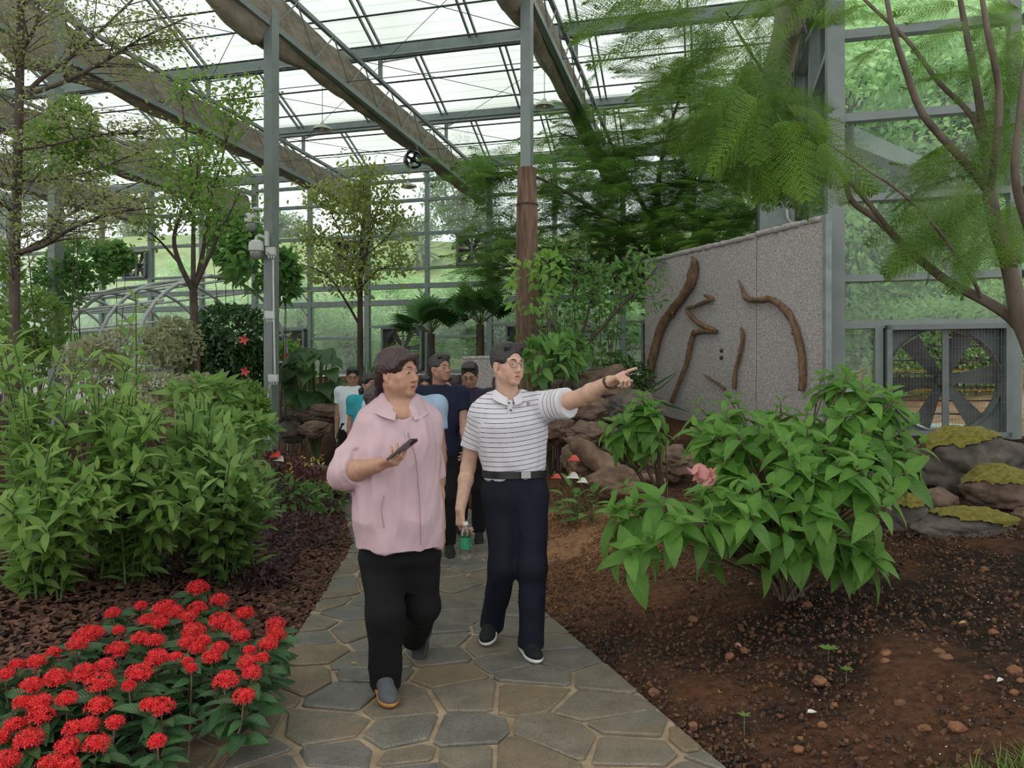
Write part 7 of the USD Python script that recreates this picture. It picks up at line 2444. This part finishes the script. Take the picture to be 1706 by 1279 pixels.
YC = 11.62
arm = at(445, 398, YC)
dome_cam('white dome camera on a short arm at the column, the lower one', at(427, 414, YC), arm)
dome_cam('white dome camera higher up and behind the first one on the column', at(420, 368, YC + .25), at(446, 352, YC + .2))
for (u, v, lab_) in ((452, 419, 'white junction box beside the dome camera, topmost of three'), (450, 525, 'white junction box halfway up the column, second of three'), (456, 630, 'white junction box low on the column above the dangling cable')):
    p = at(u, v, YC - .08)
    T = Thing('junction_box', lab_, 'junction box', p)
    T.part('box', MB().box(p, (.065, .035, .055)), m_white)
    T.part('lid', MB().box(p + [0, -.038, .01], (.070, .008, .05)), m_white)
    for k in (-.04, 0, .04):
        T.part('gland', lathe([(.012, 0), (.015, -.02), (.010, -.045), (.001, -.046)], p + [k, 0, -.055], sides=8), m_white, smooth=True)
cd = lone('conduit', tube(np.array([at(455, 432, YC - .09), at(456, 520, YC - .09), at(458, 622, YC - .09)]), .014, 7), m_white, 'white conduit running down the column between the junction boxes', 'conduit', smooth=True)
lone('cable', tube(spline([at(450, 640, YC - .06), at(447, 655, YC - .07), at(447, 700, YC - .07), at(448, 735, YC - .07)], 4), .010, 6), m_white, 'pale cable running down the side of the column to the ground', 'cable', smooth=True)

# ---- pergola tunnel
m_arch = MAT('pergola_tube', (.42, .46, .44), .5, (.50, .54, .52), 5.0)
AX, HX = np.array([-.8, .6, 0]), np.array([.6, .8, 0])
T = Thing('pergola_tunnel', 'tunnel of pale metal hoops behind the leafy shrubs', 'pergola', (-6.2, 13.9, 1.0))
hoops = [np.array([-4.94, 13.0, 0]) + AX * 1.25 * k for k in range(8)]
for c in hoops:
    a = np.linspace(0, np.pi, 19)
    pts_ = [c + HX * 1.4 * math.cos(x) + ZV * (1.9 + 1.4 * math.sin(x)) for x in a]
    g0, g1 = zg(*(c + HX * 1.4)[:2]), zg(*(c - HX * 1.4)[:2])
    T.part('hoop', tube(np.array([c + HX * 1.4 + ZV * (g0 - .1)] + pts_ + [c - HX * 1.4 + ZV * (g1 - .1)]), .032, 6), m_arch, smooth=True)
for x in np.linspace(0, np.pi, 10):
    o = HX * 1.4 * math.cos(x) + ZV * (1.9 + 1.4 * math.sin(x))
    T.part('purlin', tube(np.array([hoops[0] + o - AX * .2, hoops[-1] + o]), .024, 5), m_arch, smooth=True)

# ---- rocks, stumps, moss
m_rock = MAT('dark_rock', (.05, .042, .036), .9, (.17, .14, .12), 5.0, 8.0, bump=.02, bscale=22)
m_rock_b = MAT('brown_rock', (.09, .055, .04), .9, (.24, .16, .12), 5.0, 8.0, bump=.02, bscale=22)
m_stump = MAT('stump_wood', (.085, .052, .036), .9, (.27, .17, .12), 7.0, 8.0, bump=.02, bscale=20, stretch=(1, 1, .5))
m_moss = MAT('golden_moss', (.13, .115, .018), .95, (.30, .25, .045), 30.0, 6.0, bump=.012, bscale=90)
ico = trimesh.creation.icosphere(4, 1.0)


def rock(label, c, rad, seed, mat, moss=None, name='rock', cat='rock', rough=.55, sharp=1.0):
    n = np.array(ico.vertices)
    k = meshkit.fbm(n * 1.6 + seed * 7.3, 4, seed) - .5
    k2 = meshkit.fbm(n * 4.5 + seed * 3.1, 3, seed + 1) - .5
    V = n * (1 + rough * k + rough * .35 * k2)[:, None] * np.asarray(rad) + c
    T = Thing(name, label, cat, (c[0], c[1], c[2] - rad[2]))
    T.part('stone' if cat == 'rock' else 'wood', (V, np.array(ico.faces)), mat, smooth=True)
    if moss is not None:
        lo, off = moss
        m = (n[:, 2] + .35 * k2 + off * n[:, 0]) > lo
        keep = m[np.array(ico.faces)].all(1)
        Fm = np.array(ico.faces)[keep]
        u, inv = np.unique(Fm, return_inverse=True)
        mv = V[u] + n[u] * (.012 + .02 * meshkit.fbm(n[u] * 14, 3, seed + 2))[:, None]
        T.part('moss', (mv, inv.reshape(-1, 3)), m_moss, smooth=True, label='golden-green moss cushion')
    return T


def px_rock(label, u, v, Y, ru, rv, seed, mat, **kw):
    c = at(u, v, Y)
    return rock(label, c, (ru * Y / F, (ru + rv) / 2 * Y / F, rv * Y / F), seed, mat, **kw)


px_rock('big knobbly grey stump in front of the wall fan, golden moss on its crown', 1612, 772, 6.75, 80, 62, 1, m_rock, moss=(.62, -.25), name='stump', cat='stump', rough=.7)
px_rock('brown rock with a bright moss cap, right behind the low mossy boulder', 1672, 820, 6.05, 62, 42, 2, m_rock_b, moss=(.45, -.1))
px_rock('low dark boulder with moss along its top at the edge of the bank', 1612, 882, 5.55, 84, 34, 3, m_rock, moss=(.50, .3))
px_rock('upright small rock with a flat moss cap beside the shrub', 1512, 866, 5.75, 32, 40, 4, m_rock, moss=(.55, 0))
px_rock('small reddish rock at the very edge behind the boulder', 1712, 872, 5.7, 26, 26, 5, m_rock_b)
px_rock('dark reddish rock in the shade under the wall fan', 1500, 775, 7.4, 52, 36, 6, m_rock_b)
px_rock('dark rock between the stump and the shrub', 1440, 800, 6.9, 60, 40, 7, m_rock)
px_rock('rounded knob of rock behind the mossy upright rock', 1560, 838, 5.9, 34, 26, 8, m_rock_b)
px_rock('gnarled rounded stump lying beside the anthuriums', 1025, 805, 7.9, 48, 30, 9, m_stump, name='stump', cat='stump', rough=.6)
px_rock('pale root mass standing behind the red anthuriums', 965, 765, 8.3, 28, 36, 10, m_stump, name='stump', cat='stump', rough=.9)
lg_ = np.array([(*at(958, 742, 8.2), .10), (*at(990, 762, 8.1), .11), (*at(1020, 785, 8.0), .12), (*at(1048, 808, 7.9), .13)])
c_ = spline(lg_, 7)
V, Fc = tube(c_[:, :3], c_[:, 3], 14)
V = V + vnormals_tri(V, Fc) * ((meshkit.fbm(V * [9, 9, 9], 3, 2) - .5) * .09)[:, None]
T = Thing('fallen_log', 'rusty brown log sloping down onto the gnarled stump', 'log', c_[-1, :3])
T.part('trunk', (V, Fc), m_stump, smooth=True)
T.part('root', tube(spline([(*at(1052, 800, 7.8), .05), (*at(1080, 795, 7.8), .04), (*at(1110, 805, 7.7), .02)], 5)[:, :3], .045, 7), m_stump, smooth=True)
LR = [('at the foot of the bark-clad column', 955, 655, 10.2, 34, 26), ('under the pointing hand', 1010, 640, 10.6, 46, 30), ('behind the pointing elbow', 985, 690, 9.8, 52, 26), ('below the felt board\'s near corner', 1050, 690, 9.6, 44, 34), ('behind the striped polo', 930, 715, 9.6, 30, 26), ('stacked above the fallen log', 985, 725, 9.2, 48, 22), ('beside the fallen log in the shade', 1055, 745, 8.9, 48, 30), ('low against the mussaenda stems', 1110, 770, 8.4, 46, 30), ('at the top of the rockery', 1035, 662, 10.4, 40, 18)]
for i, (w_, u, v, Y, ru, rv) in enumerate(LR):
    px_rock(f'rough dark brown lava rock {w_}', u, v, Y, ru, rv, 20 + i, m_rock_b if i % 3 else m_rock, rough=1.0)
for i, (w_, u, v, Y, ru, rv) in enumerate([('right of the camera column', 500, 695, 14.0, 46, 22), ('with a pale edge beside the pale shirt', 545, 688, 13.2, 46, 16), ('under the monstera', 520, 668, 14.4, 46, 14), ('low in the grass behind the red groundcover', 525, 715, 12.8, 26, 14), ('in the dark behind the column foot', 485, 720, 13, 24, 18)]):
    px_rock(f'dark garden rock {w_}', u, v, Y, ru, rv, 40 + i, m_rock_b if i % 2 else m_rock, rough=.8)

# ---- ground litter
r = np.random.default_rng(201)
m_mulch = LEAF('bark_chip', (.030, .014, .010), (.17, .075, .048), .85, 0.0)


def side_points(n, side, y0, y1, dmin, dmax, r, p=1.0):
    Y = y0 + (y1 - y0) * r.random(n)
    d = dmin + (dmax - dmin) * r.random(n) ** p
    X = xl(Y) - d if side < 0 else xr(Y) + d
    return X, Y


def chips(n, side, y0, y1, dmax, L, r, p=1.2):
    X, Y = side_points(n, side, y0, y1, .0, dmax, r, p)
    P = np.stack([X, Y, zg(X, Y) + .004 + .012 * r.random(n)], 1)
    D = unit(np.stack([r.normal(size=n), r.normal(size=n), r.normal(size=n) * .25], 1))
    N = unit(np.stack([r.normal(size=n) * .45, r.normal(size=n) * .45, np.ones(n)], 1))
    return P, D, N, np.stack([r.uniform(*L, n), r.uniform(.4, 1, n) * L[1] * .45, np.full(n, .006)], 1), r.random(n)


b8 = np.array([[x, y, z] for z in (-.5, .5) for y in (-.5, .5) for x in (-.5, .5)], float)
T_CHIP = (b8, np.array([[0, 2, 3], [0, 3, 1], [4, 5, 7], [4, 7, 6], [0, 1, 5], [0, 5, 4], [2, 6, 7], [2, 7, 3], [0, 4, 6], [0, 6, 2], [1, 3, 7], [1, 7, 5]]), np.full((8, 2), .5))
A = [chips(9000, -1, 2.6, 6.5, 2.4, (.02, .07), r), chips(4500, -1, 6.5, 10.5, 2.0, (.03, .08), r)]
P, D, N, S, R = (np.concatenate([a[i] for a in A]) for i in range(5))
V, Fc, UV, R = merged(T_CHIP, P, D, N, S, R)
lone('bark_mulch', (V, Fc), m_mulch, 'dark brown bark mulch covering the bed beside the red flowers', 'mulch', kind='stuff', rnd=R, uv=UV)
# soil crumbs on the right bank
m_crumb = LEAF('soil_crumb', (.030, .019, .014), (.20, .090, .045), .95, 0.0)
octa = (np.array([[1, 0, 0], [-1, 0, 0], [0, 1, 0], [0, -1, 0], [0, 0, 1], [0, 0, -1]], float), np.array([[0, 2, 4], [2, 1, 4], [1, 3, 4], [3, 0, 4], [2, 0, 5], [1, 2, 5], [3, 1, 5], [0, 3, 5]]), np.full((6, 2), .5))
X1, Y1 = side_points(26000, 1, 2.3, 6.2, -.01, 4.0, r, 1.2)
X2, Y2 = side_points(14000, 1, 5.5, 9.5, -.02, 2.8, r, 1.1)
X, Y = np.concatenate([X1, X2]), np.concatenate([Y1, Y2])
n = len(X)
S = (.004 + .013 * r.random(n) ** 3)[:, None] * r.uniform(.6, 1.3, (n, 3))
sandy = np.clip(1 - np.abs(Y - 7.0) / 2.4, 0, 1) * np.clip(1 - (X - xr(Y)) / 2.6, 0, 1)
V, Fc, UV, R = merged(octa, np.stack([X, Y, zg(X, Y) + .002], 1), rand_dirs(n, r), rand_dirs(n, r), S, np.clip(r.random(n) ** 1.6 * .8 + sandy * .8, 0, 1))
lone('soil_crumbs', (V, Fc), m_crumb, 'loose crumbs of red-brown soil over the bank beside the path', 'soil', kind='stuff', rnd=R, uv=UV)
m_perl = MAT('perlite', (.75, .74, .70), .8)
X, Y = side_points(420, 1, 2.4, 5.5, .5, 3.2, r, .8)
n = len(X)
V, Fc, UV, R = merged(octa, np.stack([X, Y, zg(X, Y) + .006], 1), rand_dirs(n, r), rand_dirs(n, r), r.uniform(.0015, .004, n), r.random(n))
lone('perlite', (V, Fc), m_perl, 'white perlite grains speckling the dark soil of the bank', 'grains', kind='stuff')
m_clay = MAT('orange_clay', (.12, .055, .03), .95, (.27, .125, .06), 14.0, 5.0, bump=.006, bscale=60)
ico2 = trimesh.creation.icosphere(2, 1.0)
LUMP = [(1655, 905), (1150, 855), (1055, 965), (1150, 1042), (1155, 1034), (1240, 1085), (1215, 1095), (1365, 1137), (1345, 1010), (1565, 1090), (1575, 1100), (1602, 1040), (1640, 950), (1690, 1120), (1700, 1135), (1645, 1130), (1478, 1092), (1475, 1105), (1390, 1175), (1370, 1210), (1595, 1215), (1540, 1215), (1655, 1055), (1090, 1155), (1155, 1210), (1430, 945), (1290, 915), (1500, 1175), (1690, 1155), (1330, 1250)]
LM = [(1157, 1028, 'just behind its twin below the petals'), (1579, 1104, 'in front of its twin right of the seedlings'), (1090, 1010, 'on the slope beside the flagstones'), (1170, 1045, 'below the petals on the bank'), (1230, 1095, 'between the flagstones and the bright seedling'), (1390, 1110, 'by the two seedlings'), (1310, 960, 'under the shrub stems'), (1570, 1095, 'in the cluster right of the seedlings'), (1640, 920, 'in front of the mossy boulder'), (1610, 1045, 'on the open soil below the boulder'), (1695, 1140, 'at the picture edge above the grass'), (1540, 1215, 'just above the grass tuft'), (1160, 1200, 'near the lowest flagstones'), (1370, 1200, 'by the dry leaf low on the bank'), (1480, 1100, 'on the bare soil beyond the seedlings'), (1500, 1180, 'midway down the bare soil')]
for i, (u, v) in enumerate(LUMP):
    Y = 1.3 * F / (v - CY)
    for _ in range(6):
        x = (u - CX) / F * Y
        Y = (EYE - float(zg(x, Y))) * F / (v - CY)
    x = (u - CX) / F * Y
    s = r.uniform(.013, .03)
    nn = np.array(ico2.vertices)
    V = nn * (1 + .9 * (meshkit.fbm(nn * 1.8 + i * 5, 3, i) - .5))[:, None] * s * np.array([1.1, 1, .8]) + [x, Y, float(zg(x, Y)) + s * .25]
    lone('clay_lump', (V, np.array(ico2.faces)), m_clay, 'orange clay clod ' + min(LM, key=lambda q: (q[0] - u) ** 2 + (q[1] - v) ** 2)[2], 'clod', 'orange clods on the bank', smooth=50)


def ground_pt(u, v, lift=.01):
    Y = 1.3 * F / (v - CY)
    for _ in range(8):
        x = (u - CX) / F * Y
        Y = (EYE - float(zg(x, Y))) * F / (v - CY)
    x = (u - CX) / F * Y
    return np.array([x, Y, float(zg(x, Y)) + lift])


FL = [(208, 983, .07, m_l_young, 'pale yellow fallen leaf on the mulch, farther from the path'), (266, 997, .07, m_l_young, 'pale yellow fallen leaf on the mulch, nearer the path'), (1182, 926, .06, m_white_fl, 'pale petal on the bank under the shrub, nearer the path'), (1423, 945, .05, m_white_fl, 'pale petal on the dark soil beyond the shrub'), (1345, 1191, .05, m_white_fl, 'white petal low on the bank'), (1198, 1158, .05, m_l_dry, 'curled dry leaf near the path edge'), (1085, 1158, .06, m_l_dry, 'dry leaf beside the flagstones'), (1225, 1075, .05, m_pink, 'fallen pink petal on the soil'), (1670, 1135, .04, m_white_fl, 'white petal near the edge of the picture'), (1335, 1238, .05, m_l_dry, 'dry leaf above the grass'), (620, 982, .06, m_l_dry, 'small brown leaf at the mulch edge of the path'), (585, 1105, .035, m_l_dry, 'dark scrap lying on the flagstones by the ixora'), (1255, 975, .05, m_l_dry, 'brown leaf on the bank left of the stems'), (1610, 1040, .045, m_l_dry, 'yellow-brown leaf by the clods')]
for i, (u, v, s, mt, lab_) in enumerate(FL):
    p = ground_pt(u, v, .012) if (u < 560 or u > 900) else np.array([*at(u, v, 1.48 * F / (v - CY))[:2], .024])
    T = Thing('fallen_leaf', lab_, 'leaf', p)
    W = place_all(T_OVATE2, p[None], unit(np.array([[r.normal(), r.normal() * .6, .1]])), np.array([[r.normal() * .3, -.4, 1.]]), np.array([s]))
    T.part('blade', (W[0], T_OVATE2[1]), mt, smooth=True, uv=T_OVATE2[2], rnd=float(r.random()))
    T.part('stalk', tube(np.array([W[0][1], W[0][1] - (W[0][10] - W[0][1]) * .3]), .0015, 4), m_stem_brown)
for i, (u, v, s, nl, lab_) in enumerate([(1380, 1100, .05, 7, 'bright seedling with five narrow leaves in the middle of the bank'), (1410, 1135, .035, 6, 'smaller grey-green seedling just below the bright one'), (1240, 1225, .035, 5, 'thin upright seedling near the flagstones')]):
    p = ground_pt(u, v, 0)
    T = Thing('seedling', lab_, 'seedling', p)
    h = .05 if i < 2 else .08
    T.part('stem', tube(np.array([p - [0, 0, .01], p + [0, 0, h]]), .002, 5), m_stem)
    a = np.arange(nl) / nl * 6.28 + .3
    D = np.stack([np.cos(a), np.sin(a), np.full(nl, .5)], 1)
    foliage(T, 'leaf', T_LANCE2, np.tile(p + [0, 0, h], (nl, 1)), D, np.tile([0, -.3, 1.], (nl, 1)), np.full(nl, s), r.random(nl), m_l_young if i != 1 else m_l_shrub, parts=20)

# grass in the corner
X, Y = r.uniform(1.15, 2.6, 5200), r.uniform(2.30, 2.86, 5200)
ok = (Y < 2.60 + .25 * (X - 1.2) * r.random(len(X))) & (X > xr(Y) + .12)
X, Y = X[ok], Y[ok]
n = len(X)
D = unit(np.stack([r.normal(size=n) * .5, r.normal(size=n) * .5, np.full(n, 1.)], 1))
V, Fc, UV, R = merged(leaf_tpl(3, 'lance', .05, .2, .6), np.stack([X, Y, zg(X, Y)], 1), D, rand_dirs(n, r), r.uniform(.05, .11, n), r.random(n))
lone('grass', (V, Fc), m_l_grass, 'tuft of soft green grass in the corner of the bank', 'grass', kind='stuff', smooth=True, uv=UV, rnd=R)
X, Y = r.uniform(-4.6, -2.9, 2600), r.uniform(11.6, 13.2, 2600)
ok = (np.abs(X + 3.62) > .2) | (Y > 12.1)
X, Y = X[ok], Y[ok]
n = len(X)
V, Fc, UV, R = merged(leaf_tpl(2, 'lance', .06, .2, .5), np.stack([X, Y, zg(X, Y)], 1), unit(np.stack([r.normal(size=n) * .5, r.normal(size=n) * .5, np.full(n, 1.)], 1)), rand_dirs(n, r), r.uniform(.08, .15, n), r.random(n))
lone('grass', (V, Fc), m_l_grass, 'strip of mossy grass behind the red groundcover', 'grass', kind='stuff', smooth=True, uv=UV, rnd=R)

# ---- outside, beyond the fan
m_net = MAT('orange_net', (.65, .20, .03), .7)
m_board = MAT('white_board', (.72, .74, .76), .6)
T = Thing('net_fence', 'low orange net fence in the yard seen through the fan', 'fence', B(4.2, CR + 3.6, 1.1))
for t in np.arange(2.4, 8.5, 1.2):
    T.part('post', MB().bar(B(t, CR + 3.6, .9), B(t, CR + 3.6, 1.75), .04, .04, GV), m_net)
for z in (1.2, 1.4, 1.6, 1.72):
    T.part('strand', MB().bar(B(2.4, CR + 3.6, z), B(8.4, CR + 3.6, z), .012, .012), m_net)
o = B(2.75, CR + 1.0, .86)
T = Thing('white_sheet', 'white sheet lying outside below the fan', 'sheet', o)
T.part('board', MB().box(o + ZV * .06, (.65, .5, .025), [unit(TV + GV * .3), unit(GV - TV * .3), ZV]), m_board)
T.part('underlay', MB().box(o + ZV * .0, (.55, .4, .03), [unit(TV + GV * .3), unit(GV - TV * .3), ZV]), m_rail)
o = B(1.95, CR + 1.6, .9)
T = Thing('concrete_post', 'grey concrete post outside the narrow pane beside the fan', 'post', o)
T.part('shaft', MB().bar(o - ZV * .2, o + ZV * .75, .14, .14, GV), m_base)
T.part('cap', MB().box(o + ZV * .77, (.085, .085, .02), [TV, GV, ZV]), m_base)
# cabinet with pipes behind the board
o = at(1292, 372, 12.0)
T = Thing('equipment_cabinet', 'dark grey equipment cabinet with bent white pipe above the felt board', 'cabinet', o - ZV * .4)
T.part('body', MB().box(o, (.28, .3, .30), [TV, GV, ZV]), m_blade)
T.part('door', MB().box(o - GV * .31, (.25, .012, .27), [TV, GV, ZV]), m_frame_dark)
T.part('pipe', tube(spline([o + TV * .15 - GV * .35 + ZV * .35, o + TV * .15 - GV * .35 + ZV * .0, o + TV * .28 - GV * .3 - ZV * .1, o + TV * .38 - GV * .25 - ZV * .18], 5), .02, 7), m_white, smooth=True)
T.part('stand', MB().bar(o - ZV * .3, np.array([o[0], o[1], float(zg(o[0], o[1]))]), .12, .12, GV), m_frame_dark)
